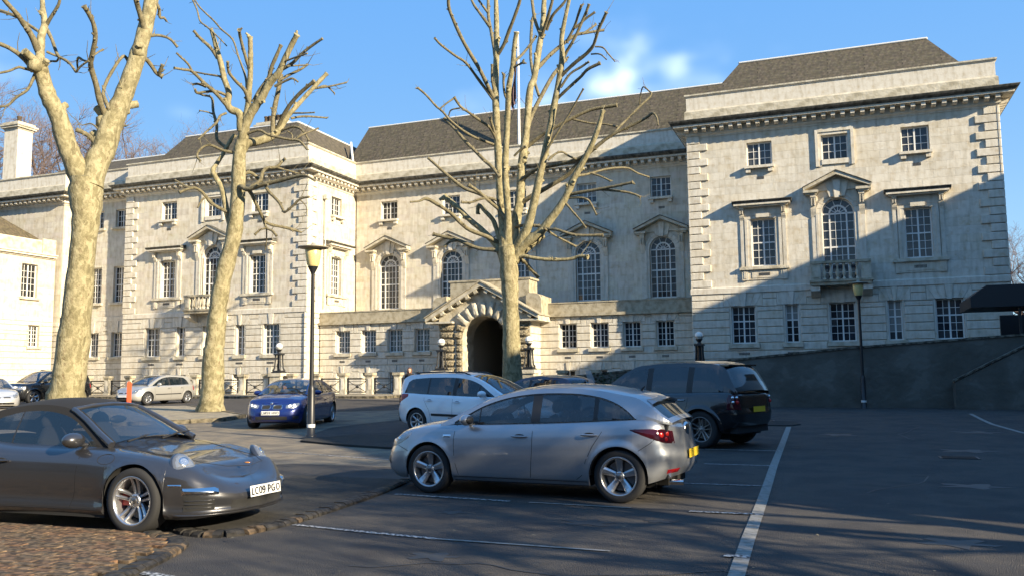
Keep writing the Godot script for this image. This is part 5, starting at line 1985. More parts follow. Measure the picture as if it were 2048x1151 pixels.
func small_things() -> void:
	# orange flexible post
	var o := thing("marker_post", "bright orange plastic marker post in front of the silver hatchback", "post", on_land(-30.85, -31.38))
	var b := MB.new()
	b.lathe([Vector2(0.16, 0), Vector2(0.15, 0.04), Vector2(0.1, 0.06)], 14)
	part(o, "foot", b, M.kerb_brick)
	b = MB.new()
	b.prism(PackedVector2Array([Vector2(-0.085, 0.05), Vector2(0.085, 0.05), Vector2(0.1, 0.9), Vector2(0.1, 1.12), Vector2(0.06, 1.2), Vector2(-0.06, 1.2), Vector2(-0.1, 1.12), Vector2(-0.1, 0.9)]), -0.03, 0.03, Transform3D(Basis(Vector3.UP, 0.36), Vector3.ZERO))
	part(o, "blade", b, M.post_orange)
	# flagpole on the centre of the roof
	var f := thing("flagpole", "tall white flagpole rising above the centre of the town hall", "flagpole", Vector3(-21.35, 17.5, ZC - 0.9))
	b = MB.new()
	b.lathe([Vector2(0.11, 0), Vector2(0.1, 4.0), Vector2(0.07, 9.3), Vector2(0.0, 9.32)], 12)
	part(f, "pole", b, M.frame)
	b = MB.new()
	b.ball(Vector3(0, 9.42, 0), Vector3(0.11, 0.11, 0.11), 12)
	part(f, "finial", b, M.white_lead)
	b = MB.new()
	for s in [[-1.6, -1.5], [1.6, -1.5]]:
		b.tube(PackedVector3Array([Vector3(0, 4.6, 0), Vector3(s[0], 2.2, s[1])]), PackedFloat32Array([0.02, 0.02]), 4)
	part(f, "stay", b, M.iron)
	var fl := thing("flag", "limp dark red and blue flag hanging furled at the flagpole", "flag", Vector3(-21.35, 21.9, ZC - 0.85))
	var rows := []
	for i in 12:
		var line := PackedVector3Array()
		var y := 3.4 * i / 11.0
		for j in 9:
			var u := j / 8.0
			line.append(Vector3(-0.14 - u * (0.3 + 0.18 * sin(y * 1.7)), y - u * 0.9, 0.11 * sin(u * 13.0 + y * 1.1)))
		rows.append(line)
	b = MB.new()
	b.grid(rows, true)
	part(fl, "cloth", b, M.flag)
func plane_tree_one(label: String) -> void:
	var a: Array = [
		[-0.04,0.03,-0.08,0.674,0.03,0.82,-0.0,0.551,0.16,1.58,0.08,0.475,0.36,3.1,0.23,0.444,0.5,4.32,0.36,0.383,0.61,5.39,0.47,0.352,0.73,6.45,0.58,0.398,0.72,7.14,0.65,0.475,0.74,7.59,0.69,0.459],
		[0.68,7.33,0.67,0.367,0.46,7.95,0.82,0.32,0.25,8.54,0.97,0.281,0.05,9.39,1.15,0.258,-0.18,9.92,1.3,0.234,-0.31,10.49,1.45,0.218,-0.36,10.83,1.58,0.21],
		[0.86,7.36,0.67,0.367,1.02,8.17,0.57,0.37,1.14,8.55,0.44,0.357,1.28,9.37,0.34,0.328,1.54,10.17,0.25,0.283,1.85,11.24,0.18,0.253,2.05,12.19,0.1,0.231,2.21,13.17,0.02,0.216,2.31,14.23,-0.05,0.177],
		[-0.35,10.71,1.56,0.18,-0.44,11.36,1.43,0.151,-0.51,11.86,1.28,0.137,-0.51,12.3,1.12,0.123,-0.67,12.78,0.97,0.1,-0.79,13.21,0.82,0.086,-0.95,13.92,0.69,0.063],
		[-0.47,12.27,1.12,0.077,-0.29,12.45,1.22,0.069,-0.09,12.65,1.33,0.061,0.08,12.86,1.44,0.053,0.19,13.33,1.57,0.038],
		[-0.44,11.18,1.41,0.136,-0.52,11.63,1.73,0.112,-0.64,11.95,2.03,0.096,-0.71,12.15,2.33,0.088,-0.87,12.39,2.62,0.072,-1.04,12.71,2.93,0.043],
		[-0.6,12.01,1.29,0.061,-1.05,12.32,1.16,0.061,-1.48,12.61,1.03,0.062,-2.04,12.85,0.89,0.062,-2.6,13.06,0.74,0.047],
		[-0.45,12.15,1.11,0.077,-0.24,11.8,1.18,0.061,-0.08,11.45,1.25,0.061,0.07,11.2,1.33,0.053,0.33,11.04,1.42,0.053,0.55,10.86,1.51,0.045,0.71,10.67,1.6,0.045,0.82,10.57,1.7,0.045,0.99,10.68,1.82,0.037,1.29,10.82,1.94,0.037],
		[-0.25,11.31,1.42,0.053,-0.12,11.26,1.34,0.045,0.02,11.2,1.25,0.038,-0.08,11.11,1.16,0.038,-0.28,11.14,1.08,0.038,-0.51,11.13,1.0,0.046],
		[-0.54,10.66,1.56,0.12,-0.58,10.81,1.73,0.097,-0.76,11.02,1.9,0.089,-0.96,11.16,2.06,0.077,-1.17,11.24,2.22,0.073,-1.51,11.33,2.39,0.058],
		[-0.6,10.69,1.56,0.067,-0.71,10.68,1.7,0.052,-0.84,10.68,1.83,0.045,-1.03,10.53,1.95,0.044,-1.22,10.43,2.07,0.044,-1.43,10.34,2.2,0.029],
		[-0.48,10.57,1.55,0.075,-0.54,10.37,1.59,0.06,-0.6,10.17,1.62,0.052,-0.69,10.0,1.66,0.052,-0.93,9.81,1.7,0.048,-1.15,9.56,1.73,0.044,-1.34,9.5,1.78,0.044,-1.53,9.47,1.84,0.03],
		[1.13,9.5,0.35,0.125,1.13,9.72,0.57,0.116,1.11,9.99,0.8,0.108,1.09,10.42,1.03,0.104,1.06,10.78,1.27,0.099,1.13,10.93,1.48,0.09,1.29,11.2,1.7,0.09,1.46,11.53,1.93,0.089,1.51,11.82,2.15,0.081,1.48,12.03,2.37,0.08,1.41,12.22,2.58,0.087],
		[1.34,9.71,0.57,0.085,1.11,10.13,0.48,0.07,1.01,10.42,0.37,0.066,1.07,10.81,0.28,0.063,1.22,11.23,0.18,0.063,1.33,11.53,0.08,0.056,1.43,11.71,-0.04,0.064,1.5,11.6,-0.19,0.064],
		[1.82,11.72,-0.17,0.112,2.0,11.71,-0.29,0.081,2.14,11.54,-0.42,0.078,2.27,11.32,-0.55,0.073,2.41,11.26,-0.67,0.098],
		[2.35,11.29,-0.56,0.065,2.43,11.39,-0.47,0.081,2.53,11.54,-0.38,0.065],
		[2.18,12.29,0.11,0.08,2.34,12.36,0.01,0.061,2.54,12.4,-0.1,0.055,2.81,12.33,-0.22,0.052,3.0,12.11,-0.35,0.052],
		[2.37,13.48,0.05,0.08,2.49,13.3,-0.03,0.064,2.5,13.02,-0.12,0.055,2.6,13.03,-0.18,0.048,2.67,12.93,-0.25,0.04],
		[2.16,12.33,0.11,0.119,2.14,12.69,0.35,0.103,2.11,13.01,0.59,0.094,2.11,13.27,0.83,0.093,2.08,13.7,1.08,0.077],
		[1.27,11.05,1.68,0.045,1.39,11.21,1.59,0.033,1.5,11.34,1.5,0.03],
		[1.09,10.95,1.48,0.038,0.86,11.04,1.4,0.038,0.68,11.15,1.33,0.045,0.59,11.05,1.23,0.038,0.56,10.88,1.12,0.031],
		[0.97,8.58,0.44,0.093,0.78,8.87,0.55,0.085,0.58,9.01,0.66,0.085,0.4,9.08,0.75,0.077],
		[1.06,9.08,0.58,0.046,0.88,9.25,0.54,0.031,0.7,9.35,0.49,0.025,0.42,9.32,0.43,0.016],
		[1.44,9.26,0.33,0.047,1.52,9.36,0.26,0.039,1.67,9.37,0.17,0.031],
	]
	plane_tree(Vector3(-22.31, 0.15, -20.11), a, label)


func plane_tree_two(label: String) -> void:
	var a: Array = [
		[-0.01,-0.05,-0.06,0.581,0.04,0.43,-0.01,0.464,0.1,1.05,0.05,0.416,0.15,2.34,0.19,0.377,0.22,2.8,0.23,0.348,0.35,4.12,0.37,0.319,0.61,5.47,0.51,0.31,0.97,6.79,0.64,0.3,1.14,8.14,0.78,0.261,1.2,9.47,0.91,0.252,1.24,10.04,0.97,0.242,1.34,10.49,1.02,0.223],
		[1.34,10.33,1.0,0.213,1.51,11.04,1.21,0.183,1.88,11.63,1.41,0.163,2.23,12.0,1.59,0.143,2.6,12.54,1.78,0.133,2.96,12.85,1.95,0.123,3.27,13.38,2.14,0.113,3.57,13.85,2.33,0.098,3.78,14.13,2.49,0.103],
		[1.47,11.16,1.23,0.164,1.67,11.75,1.42,0.144,1.75,12.33,1.61,0.134,1.84,12.82,1.79,0.124,1.9,13.56,2.0,0.114,1.93,14.19,2.2,0.104],
		[1.35,10.83,1.19,0.193,1.32,11.45,1.31,0.192,1.01,11.62,1.39,0.173,0.89,11.84,1.46,0.153,0.96,12.24,1.56,0.138,0.81,12.75,1.67,0.134,0.7,13.32,1.78,0.124,0.59,13.78,1.89,0.114,0.46,14.33,2.0,0.095,0.39,14.57,2.08,0.076],
		[1.18,9.95,0.96,0.232,1.45,10.41,0.87,0.185,1.92,10.55,0.75,0.166,2.43,10.8,0.63,0.147,2.67,11.11,0.53,0.122,2.95,11.64,0.44,0.103,3.36,12.17,0.36,0.091,3.95,12.88,0.29,0.084,4.42,13.44,0.21,0.076],
		[0.96,6.97,0.66,0.174,0.73,7.62,0.65,0.145,0.55,8.41,0.65,0.136,0.42,8.81,0.62,0.127,0.22,9.12,0.58,0.117,0.06,9.47,0.54,0.108,0.17,9.7,0.48,0.098,0.37,10.05,0.44,0.098,0.5,10.34,0.4,0.089,0.7,10.73,0.36,0.089,0.81,10.93,0.31,0.079],
		[1.88,11.88,1.44,0.115,2.19,12.33,1.6,0.105,2.53,12.71,1.75,0.099,2.68,13.1,1.9,0.095,2.87,13.42,2.04,0.085,3.11,13.85,2.2,0.075],
		[3.06,12.96,1.96,0.085,3.54,13.15,2.16,0.075,3.95,13.44,2.37,0.071,4.4,13.68,2.58,0.063,4.8,13.85,2.77,0.056],
		[3.17,13.21,2.12,0.047,3.69,13.28,2.39,0.041,4.22,13.33,2.66,0.037],
		[2.9,12.56,1.78,0.076,3.26,12.84,1.69,0.067,3.71,13.11,1.59,0.058,3.95,13.34,1.5,0.054],
		[2.77,12.39,1.76,0.067,3.21,12.56,1.87,0.057,3.5,12.62,1.97,0.053,3.73,12.46,2.04,0.038],
		[3.35,13.03,2.15,0.041,3.71,13.09,2.06,0.038,4.02,13.14,1.96,0.034],
		[1.82,13.03,1.82,0.08,1.69,13.66,2.17,0.076,1.65,14.09,2.51,0.071,1.71,14.2,2.81,0.074],
		[0.59,13.5,1.8,0.099,0.37,13.85,1.98,0.08,0.02,14.17,2.15,0.072,-0.17,14.4,2.31,0.057],
		[0.91,11.7,1.45,0.105,0.55,12.13,1.78,0.091,0.19,12.45,2.1,0.083,-0.14,12.77,2.42,0.071,-0.37,12.74,2.71,0.056,-0.59,12.7,2.99,0.055],
		[-0.14,12.77,2.42,0.056,-0.23,12.99,2.61,0.052,-0.42,13.17,2.79,0.044,-0.53,13.28,2.96,0.044],
		[0.71,12.83,1.68,0.05,0.02,13.0,1.51,0.042,-0.55,13.17,1.33,0.039],
		[0.88,12.13,1.55,0.077,0.52,12.24,1.7,0.072,0.15,12.18,1.83,0.061,-0.12,12.1,1.95,0.057,-0.13,12.2,2.1,0.047],
		[0.19,12.37,1.85,0.065,-0.08,12.46,1.93,0.057,-0.28,12.41,2.01,0.049],
		[1.75,11.71,1.41,0.096,1.64,12.23,1.74,0.084,1.37,12.52,2.05,0.076,1.2,12.78,2.35,0.067,1.26,13.05,2.65,0.056],
		[1.66,12.41,1.62,0.061,1.55,12.93,1.48,0.054,1.23,13.75,1.37,0.046,0.96,14.46,1.25,0.043,0.47,14.93,1.11,0.043,0.08,15.38,0.96,0.043,-0.5,15.96,0.83,0.04,-0.84,16.46,0.69,0.036],
		[0.43,14.48,2.07,0.046,0.17,14.72,1.96,0.042,-0.1,14.96,1.86,0.038,-0.26,15.44,1.78,0.038,-0.47,15.88,1.69,0.035],
		[0.39,14.51,2.07,0.038,0.79,14.12,2.17,0.03,1.08,13.8,2.27,0.026],
		[2.41,10.9,0.64,0.121,2.41,11.81,0.49,0.118,2.53,12.75,0.35,0.111,2.56,13.41,0.17,0.1],
		[2.53,11.05,0.52,0.102,2.98,11.67,0.92,0.093,3.56,12.19,1.32,0.085,4.27,12.61,1.7,0.076],
		[3.93,12.8,0.28,0.06,4.53,12.93,0.14,0.048,5.17,13.13,0.0,0.036],
		[4.07,12.82,0.28,0.048,4.37,12.96,0.11,0.044,4.67,12.72,-0.11,0.032],
		[3.07,11.54,0.43,0.059,3.55,11.71,0.13,0.052,4.36,11.73,-0.18,0.04],
		[3.17,11.75,0.45,0.043,3.62,11.7,0.6,0.039,4.07,11.67,0.75,0.031],
		[1.54,10.71,1.18,0.066,2.08,10.81,1.31,0.061,2.53,10.58,1.41,0.061,3.31,10.38,1.52,0.061,3.72,10.29,1.63,0.057,4.03,9.93,1.72,0.045],
		[2.59,10.97,0.51,0.063,3.23,11.09,0.79,0.059,3.66,10.89,1.03,0.054,3.99,10.39,1.25,0.042],
		[3.44,10.36,1.52,0.05,3.78,10.66,1.28,0.05,4.3,10.95,1.03,0.039],
		[3.03,10.92,0.77,0.043,3.23,10.75,0.84,0.035,3.23,10.54,0.9,0.027],
		[0.58,10.36,0.4,0.087,0.11,10.76,0.28,0.075,0.05,11.36,0.17,0.072,-0.14,11.97,0.07,0.068,-0.25,12.56,-0.03,0.06,-0.67,12.73,-0.17,0.052,-1.03,12.95,-0.32,0.049],
		[-0.09,11.83,0.06,0.044,-0.32,11.91,0.18,0.036,-0.62,11.94,0.3,0.032],
		[0.82,11.49,1.37,0.065,0.64,11.33,1.52,0.057,0.54,11.02,1.65,0.057,0.25,10.67,1.78,0.049,-0.04,10.31,1.9,0.041],
		[1.1,10.03,0.97,0.081,0.64,10.1,1.08,0.069,0.14,10.29,1.21,0.062,-0.18,10.09,1.29,0.058,-0.26,9.82,1.37,0.05,-0.09,9.6,1.45,0.046],
		[1.05,8.49,0.81,0.116,1.33,8.68,1.09,0.106,1.69,8.51,1.32,0.114,2.34,8.63,1.59,0.113,3.07,8.72,1.85,0.098,3.69,8.79,2.12,0.078,4.16,8.76,2.37,0.063,4.55,8.51,2.6,0.037],
		[1.82,8.6,1.33,0.095,2.14,8.85,1.26,0.088,2.19,9.16,1.19,0.084,2.32,9.37,1.1,0.081,2.69,9.45,1.01,0.073,2.84,9.64,0.93,0.066,2.97,9.82,0.84,0.062],
		[1.29,9.18,0.89,0.089,1.59,9.3,0.75,0.082,1.78,9.18,0.58,0.078,1.89,9.04,0.42,0.071],
		[2.69,9.43,1.01,0.05,3.06,9.36,0.79,0.043,3.42,9.29,0.58,0.035],
		[2.43,8.59,1.59,0.076,2.61,8.32,1.69,0.079,2.83,8.11,1.79,0.075,3.07,7.85,1.89,0.067,3.23,7.57,1.99,0.06,3.34,7.47,2.1,0.056,3.65,7.66,2.25,0.055,3.96,7.89,2.4,0.052,4.32,7.94,2.53,0.048],
		[1.71,8.52,1.33,0.099,1.8,8.33,1.12,0.088,1.9,8.03,0.91,0.081,2.05,7.64,0.68,0.078,2.15,7.4,0.48,0.07,2.38,7.31,0.28,0.071,2.62,7.28,0.1,0.067,3.01,7.21,-0.09,0.079,3.38,7.1,-0.29,0.036],
		[2.06,7.52,0.49,0.066,2.22,7.15,0.56,0.058,2.48,7.01,0.65,0.054,2.66,6.8,0.74,0.062],
		[2.22,7.15,0.56,0.054,1.99,7.06,0.63,0.05,1.8,6.86,0.69,0.054],
		[2.22,7.15,0.56,0.039,2.15,6.76,0.29,0.027,2.03,6.36,0.03,0.02],
		[3.96,7.86,2.4,0.029,4.15,7.65,2.27,0.022,4.16,7.34,2.13,0.017],
		[0.94,7.69,0.66,0.089,0.59,7.83,0.79,0.081,0.23,8.04,0.92,0.081,0.0,8.31,1.06,0.077,-0.13,8.49,1.2,0.069,-0.35,8.59,1.32,0.069,-0.66,8.49,1.42,0.065,-0.84,8.37,1.53,0.064],
		[-0.35,8.59,1.32,0.046,-0.75,8.71,1.2,0.038,-1.18,8.96,1.1,0.031],
		[0.0,8.31,1.06,0.058,-0.13,8.11,1.16,0.046,-0.23,7.83,1.25,0.034],
	]
	plane_tree(Vector3(-22.92, 0.24, -27.42), a, label)


func plane_tree_three(label: String) -> void:
	var a: Array = [
		[-0.03,-0.12,-0.26,0.624,-0.09,0.61,-0.19,0.508,-0.13,1.07,-0.14,0.453,-0.16,2.45,0.0,0.404,-0.17,3.49,0.11,0.381,-0.19,4.36,0.2,0.37,-0.2,5.24,0.28,0.404,-0.24,6.02,0.36,0.416,-0.26,6.71,0.44,0.439,-0.32,7.24,0.49,0.393],
		[-0.37,6.94,0.46,0.3,-0.45,7.77,0.39,0.244,-0.52,8.49,0.31,0.21,-0.62,9.91,0.3,0.187,-0.7,11.81,0.35,0.176,-0.78,13.73,0.39,0.165,-0.79,15.18,0.38,0.154,-0.73,16.46,0.36,0.142,-0.72,17.75,0.34,0.119,-0.73,18.88,0.3,0.108,-0.77,20.16,0.28,0.084],
		[-0.32,7.28,0.49,0.208,-0.26,8.58,0.81,0.161,-0.37,10.64,1.21,0.149,-0.26,12.59,1.6,0.137,-0.2,13.62,1.89,0.125,-0.15,14.28,2.15,0.124,0.02,15.13,2.42,0.112,0.11,15.98,2.69,0.101,0.21,16.48,2.93,0.1],
		[-0.18,7.05,0.47,0.3,-0.04,7.78,0.27,0.256,0.11,8.52,0.08,0.234,0.31,9.6,-0.08,0.212,0.43,11.36,-0.17,0.19,0.64,12.75,-0.3,0.172,0.85,14.93,-0.35,0.168,1.06,15.54,-0.55,0.15,1.3,16.99,-0.68,0.146,1.54,18.48,-0.8,0.135,1.62,19.69,-0.94,0.113,1.74,20.79,-1.1,0.087],
		[0.05,6.93,0.46,0.254,0.28,7.37,0.66,0.23,0.65,8.09,0.9,0.206,0.94,9.15,1.16,0.183,1.22,10.38,1.45,0.171,1.59,11.96,1.77,0.159,1.87,13.35,2.07,0.147,2.15,14.75,2.38,0.135,2.24,15.56,2.62,0.123,2.21,16.15,2.84,0.111,2.34,16.88,3.07,0.093,2.54,17.76,3.32,0.08,2.62,18.35,3.54,0.066],
		[0.04,6.7,0.44,0.277,0.46,7.29,0.68,0.241,1.11,7.71,0.92,0.206,1.65,8.31,1.17,0.182,2.29,9.17,1.44,0.163,2.74,10.12,1.73,0.153,3.18,10.87,1.99,0.135,3.53,11.53,2.25,0.123,3.79,12.19,2.51,0.111,4.0,12.93,2.77,0.089],
		[-0.71,16.41,0.36,0.119,-0.39,16.77,0.69,0.108,-0.13,17.31,1.04,0.103,0.09,17.74,1.38,0.098,0.35,18.33,1.73,0.092,0.49,18.82,2.07,0.078],
		[-0.78,16.06,0.32,0.1,-0.85,16.8,0.01,0.096,-0.97,17.71,-0.29,0.097,-1.12,18.69,-0.57,0.098,-1.14,19.68,-0.86,0.094,-1.2,20.59,-1.15,0.075],
		[-1.03,17.8,0.35,0.095,-1.31,18.23,0.28,0.086,-1.53,18.58,0.2,0.081,-1.79,18.99,0.13,0.072,-1.96,19.4,0.06,0.067],
		[-1.17,18.93,-0.55,0.073,-1.38,19.19,-0.44,0.068,-1.59,19.45,-0.33,0.063],
		[-0.89,14.29,0.45,0.122,-1.22,14.9,0.86,0.117,-1.55,15.47,1.28,0.111,-2.19,16.47,1.74,0.101,-2.64,17.36,2.18,0.095,-2.84,17.89,2.59,0.09,-2.78,18.43,3.0,0.067],
		[-0.89,14.2,0.44,0.089,-1.62,15.1,0.91,0.079,-2.13,15.67,1.35,0.074,-2.61,15.88,1.75,0.069,-3.21,16.22,2.17,0.063,-3.47,16.39,2.57,0.058],
		[1.48,17.57,-0.62,0.102,1.16,18.64,-0.92,0.098,1.03,19.82,-1.22,0.094,0.95,20.75,-1.54,0.075],
		[1.48,17.76,-0.6,0.102,1.67,18.23,-0.22,0.097,1.82,18.62,0.15,0.091,2.01,19.22,0.54,0.081],
		[1.7,18.0,-0.57,0.097,1.86,18.34,-0.3,0.092,2.05,18.6,-0.03,0.087,2.54,19.04,0.26,0.081,2.8,19.5,0.54,0.062],
		[0.68,12.89,-0.28,0.129,0.89,13.65,-0.6,0.121,1.27,14.53,-0.9,0.122,1.96,15.85,-1.15,0.118,2.33,16.42,-1.49,0.114,2.68,16.98,-1.82,0.115],
		[1.3,14.8,-0.87,0.092,1.12,15.59,-1.19,0.088,0.97,16.59,-1.49,0.089,0.94,17.43,-1.81,0.095,1.04,19.01,-2.05,0.096,1.18,19.6,-2.4,0.087],
		[0.13,15.33,2.44,0.076,0.47,15.7,2.32,0.077,0.84,16.2,2.21,0.072,1.1,16.62,2.1,0.068],
		[-0.16,13.6,1.89,0.059,-0.34,13.89,2.05,0.068,-0.4,14.41,2.23,0.068,-0.37,14.75,2.4,0.081],
		[-0.01,15.02,2.41,0.067,0.26,15.1,2.57,0.063,0.51,15.17,2.73,0.067],
		[2.19,14.64,2.37,0.112,2.54,14.91,2.63,0.103,2.88,15.13,2.9,0.098,3.26,15.35,3.16,0.097,3.53,15.58,3.43,0.092,3.64,15.81,3.69,0.087,3.73,16.09,3.96,0.087,3.9,16.4,4.23,0.082,4.05,16.68,4.5,0.085],
		[1.29,16.44,-1.51,0.124,1.65,16.89,-1.63,0.115,2.01,17.29,-1.75,0.115,2.57,17.8,-1.86,0.11,3.22,18.3,-1.97,0.101,3.86,18.48,-2.11,0.086,4.69,18.67,-2.26,0.076],
		[2.58,17.05,-1.81,0.105,2.78,17.39,-1.61,0.1,2.99,17.67,-1.41,0.094,3.26,18.14,-1.2,0.089,3.5,18.64,-0.98,0.089,3.66,18.96,-0.78,0.083,3.8,19.3,-0.58,0.083],
		[2.75,17.89,-1.85,0.09,3.14,18.55,-1.45,0.085,3.29,18.96,-1.07,0.079,3.44,19.31,-0.7,0.083],
		[3.16,18.45,-1.46,0.08,3.5,18.71,-1.33,0.074,3.79,18.91,-1.21,0.069,4.13,19.11,-1.08,0.074],
		[2.01,13.67,2.11,0.095,2.36,13.93,2.41,0.085,2.81,14.26,2.71,0.085,3.06,14.41,3.0,0.08,3.32,14.61,3.3,0.079,3.84,14.77,3.59,0.087],
		[2.16,14.09,2.42,0.072,2.57,14.62,2.68,0.067,3.07,14.87,2.9,0.067,3.39,15.02,3.12,0.057],
		[3.64,15.58,3.43,0.048,3.97,15.49,3.53,0.044,4.2,15.17,3.6,0.039,4.47,14.8,3.67,0.03],
		[3.48,15.34,3.16,0.044,3.86,15.28,3.31,0.04,4.13,14.98,3.44,0.031],
		[3.48,18.04,-1.21,0.064,3.89,18.35,-1.34,0.065,4.21,18.65,-1.47,0.065],
		[0.21,9.23,-0.12,0.151,0.78,9.59,0.19,0.136,1.52,9.94,0.5,0.13,2.44,10.43,0.82,0.125,2.98,10.91,1.14,0.119,3.51,11.38,1.45,0.114,4.4,12.02,1.79,0.1,5.27,12.39,2.1,0.09,5.95,12.66,2.4,0.08,6.22,12.79,2.68,0.067,6.35,12.49,2.92,0.048,6.35,12.11,3.15,0.035],
		[4.44,11.98,1.79,0.072,4.83,12.46,1.69,0.068,5.17,12.82,1.58,0.068,5.83,13.49,1.51,0.064,6.37,14.03,1.42,0.06,6.25,14.31,1.31,0.046,6.05,14.5,1.18,0.042,5.95,14.18,1.01,0.037,5.92,13.8,0.83,0.033],
		[0.37,10.4,0.0,0.123,0.79,10.7,0.33,0.112,1.25,10.86,0.64,0.107,2.16,10.96,0.94,0.101,2.84,11.07,1.25,0.101,3.27,11.19,1.55,0.091],
		[0.68,12.13,-0.36,0.124,1.3,12.59,-0.1,0.114,1.76,12.81,0.14,0.109,2.7,13.25,0.4,0.103,3.62,13.6,0.65,0.098,4.3,13.66,0.88,0.093,4.84,13.68,1.09,0.106],
		[2.79,13.25,0.4,0.066,3.62,13.0,0.55,0.056,4.3,12.9,0.71,0.051,4.89,12.71,0.86,0.056],
		[2.47,9.4,1.47,0.1,3.1,9.45,1.83,0.094,3.85,9.5,2.19,0.089,4.52,9.55,2.56,0.079,5.22,9.63,2.93,0.074],
		[3.85,9.48,2.19,0.071,4.39,9.4,2.31,0.067,4.98,9.3,2.42,0.066,5.36,9.16,2.54,0.062,5.58,9.02,2.65,0.066],
		[2.88,10.21,1.74,0.072,3.49,10.38,1.45,0.068,4.07,10.61,1.16,0.064,4.71,10.77,0.87,0.06,5.35,10.83,0.56,0.056,5.83,10.67,0.24,0.052,6.42,10.55,-0.08,0.047],
		[3.45,10.43,1.45,0.059,3.93,10.23,1.58,0.054,4.39,9.97,1.7,0.054],
		[2.29,9.13,1.44,0.068,2.72,8.53,1.63,0.059,2.97,8.17,1.84,0.054,3.21,7.77,2.05,0.053],
		[2.47,9.26,1.45,0.073,2.95,9.23,1.67,0.068,3.34,9.07,1.87,0.072,3.54,8.69,2.06,0.058,3.67,8.32,2.24,0.053],
		[0.01,8.13,0.31,0.102,0.52,8.18,0.67,0.092,1.11,8.07,1.01,0.087,1.64,7.86,1.34,0.082,1.98,7.76,1.69,0.076,2.76,7.47,2.01,0.076,3.93,7.4,2.36,0.075],
		[1.37,7.91,1.35,0.072,1.83,7.63,1.11,0.064,2.2,7.47,0.88,0.06,2.86,7.16,0.64,0.06],
		[-0.05,6.59,0.42,0.324,0.33,7.02,0.34,0.255,0.65,7.26,0.23,0.209,1.03,7.56,0.14,0.187,1.34,7.81,0.03,0.152],
		[-0.05,6.54,0.42,0.162,0.37,6.74,0.64,0.124,0.91,6.62,0.84,0.101,1.63,6.51,1.03,0.096,2.53,6.5,1.24,0.091,2.97,6.6,1.45,0.09,3.31,6.52,1.65,0.112],
		[0.04,6.63,0.43,0.139,0.46,6.55,0.31,0.107,0.74,6.24,0.18,0.098,1.13,5.81,0.02,0.089],
		[1.03,10.07,1.42,0.077,1.4,11.12,1.81,0.068,1.84,11.85,2.16,0.063,2.46,12.74,2.54,0.058,2.8,13.27,2.87,0.053,3.12,13.77,3.21,0.048],
		[-0.38,6.36,0.4,0.208,-0.56,6.74,0.25,0.163,-0.79,7.3,0.11,0.149,-1.12,7.7,-0.04,0.141,-1.54,8.16,-0.18,0.132,-2.06,8.62,-0.33,0.128,-2.73,9.32,-0.45,0.119,-3.31,9.82,-0.59,0.129],
		[-0.74,7.44,0.13,0.126,-1.2,7.69,0.34,0.116,-2.02,7.99,0.56,0.111,-2.47,8.31,0.79,0.106,-2.82,8.66,1.01,0.105,-3.35,9.0,1.24,0.1,-3.94,9.3,1.46,0.104,-4.26,9.16,1.63,0.059,-4.65,9.08,1.82,0.049],
		[-0.35,8.44,0.8,0.106,-0.67,8.89,0.68,0.102,-1.09,9.39,0.56,0.102,-1.67,9.75,0.43,0.098,-2.31,10.03,0.29,0.094,-3.15,10.73,0.19,0.085,-3.63,11.19,0.07,0.08,-4.02,11.57,-0.07,0.071],
		[-0.63,8.89,0.68,0.097,-1.13,9.28,0.86,0.092,-1.58,9.67,1.05,0.092,-2.07,9.98,1.22,0.096],
		[-0.63,10.33,1.18,0.105,-0.97,10.83,1.03,0.101,-1.34,11.21,0.86,0.097,-1.76,11.68,0.7,0.093,-2.19,12.16,0.54,0.093,-2.52,12.59,0.38,0.089,-2.77,12.93,0.21,0.085,-3.25,13.47,0.05,0.085],
		[-0.84,12.05,0.37,0.08,-1.41,12.2,0.62,0.075,-1.89,12.35,0.86,0.07,-2.39,12.61,1.12,0.069,-2.87,12.96,1.39,0.064,-3.22,13.31,1.66,0.064,-3.47,13.46,1.9,0.063,-3.89,13.89,2.18,0.059,-4.25,14.15,2.44,0.058],
		[-0.74,12.23,0.39,0.094,-0.97,12.65,0.61,0.089,-1.15,12.84,0.8,0.084,-1.6,13.11,1.0,0.079,-2.05,13.39,1.21,0.074,-2.41,13.61,1.41,0.069,-2.67,13.97,1.62,0.078],
		[-2.67,13.92,1.61,0.055,-2.99,13.67,1.69,0.046,-3.3,13.39,1.76,0.041],
		[-2.41,13.52,1.4,0.051,-2.83,13.48,1.25,0.041,-2.96,13.25,1.08,0.037],
		[-0.65,7.58,0.14,0.149,-0.78,8.02,0.06,0.14,-0.97,8.55,-0.01,0.131,-1.3,8.95,-0.1,0.122,-1.63,9.31,-0.19,0.128,-1.71,8.91,-0.35,0.081],
		[-0.46,6.92,0.46,0.129,-0.88,7.08,0.34,0.116,-1.44,7.15,0.21,0.107,-1.86,7.27,0.09,0.107,-2.29,7.48,-0.03,0.103,-2.62,7.64,-0.15,0.099,-3.24,7.81,-0.27,0.094,-3.82,7.98,-0.38,0.099],
		[-2.67,7.64,-0.15,0.085,-3.01,7.59,-0.23,0.08,-3.27,7.37,-0.33,0.075],
		[-0.67,9.3,0.72,0.083,-1.08,9.42,0.87,0.078,-1.53,9.35,1.0,0.073,-1.99,9.17,1.12,0.069,-2.39,9.17,1.26,0.068],
		[-0.79,12.42,0.41,0.08,-0.92,12.77,0.71,0.079,-1.05,13.2,1.02,0.079],
		[-0.86,14.66,0.48,0.071,-0.95,15.09,0.66,0.07,-0.94,15.78,0.87,0.065],
		[0.05,11.64,-0.14,0.062,0.34,11.89,0.02,0.066,0.62,12.04,0.17,0.071],
		[1.58,10.94,1.79,0.068,1.9,11.24,1.7,0.063,2.23,11.36,1.6,0.059,2.55,11.2,1.46,0.055,2.88,11.09,1.33,0.05],
	]
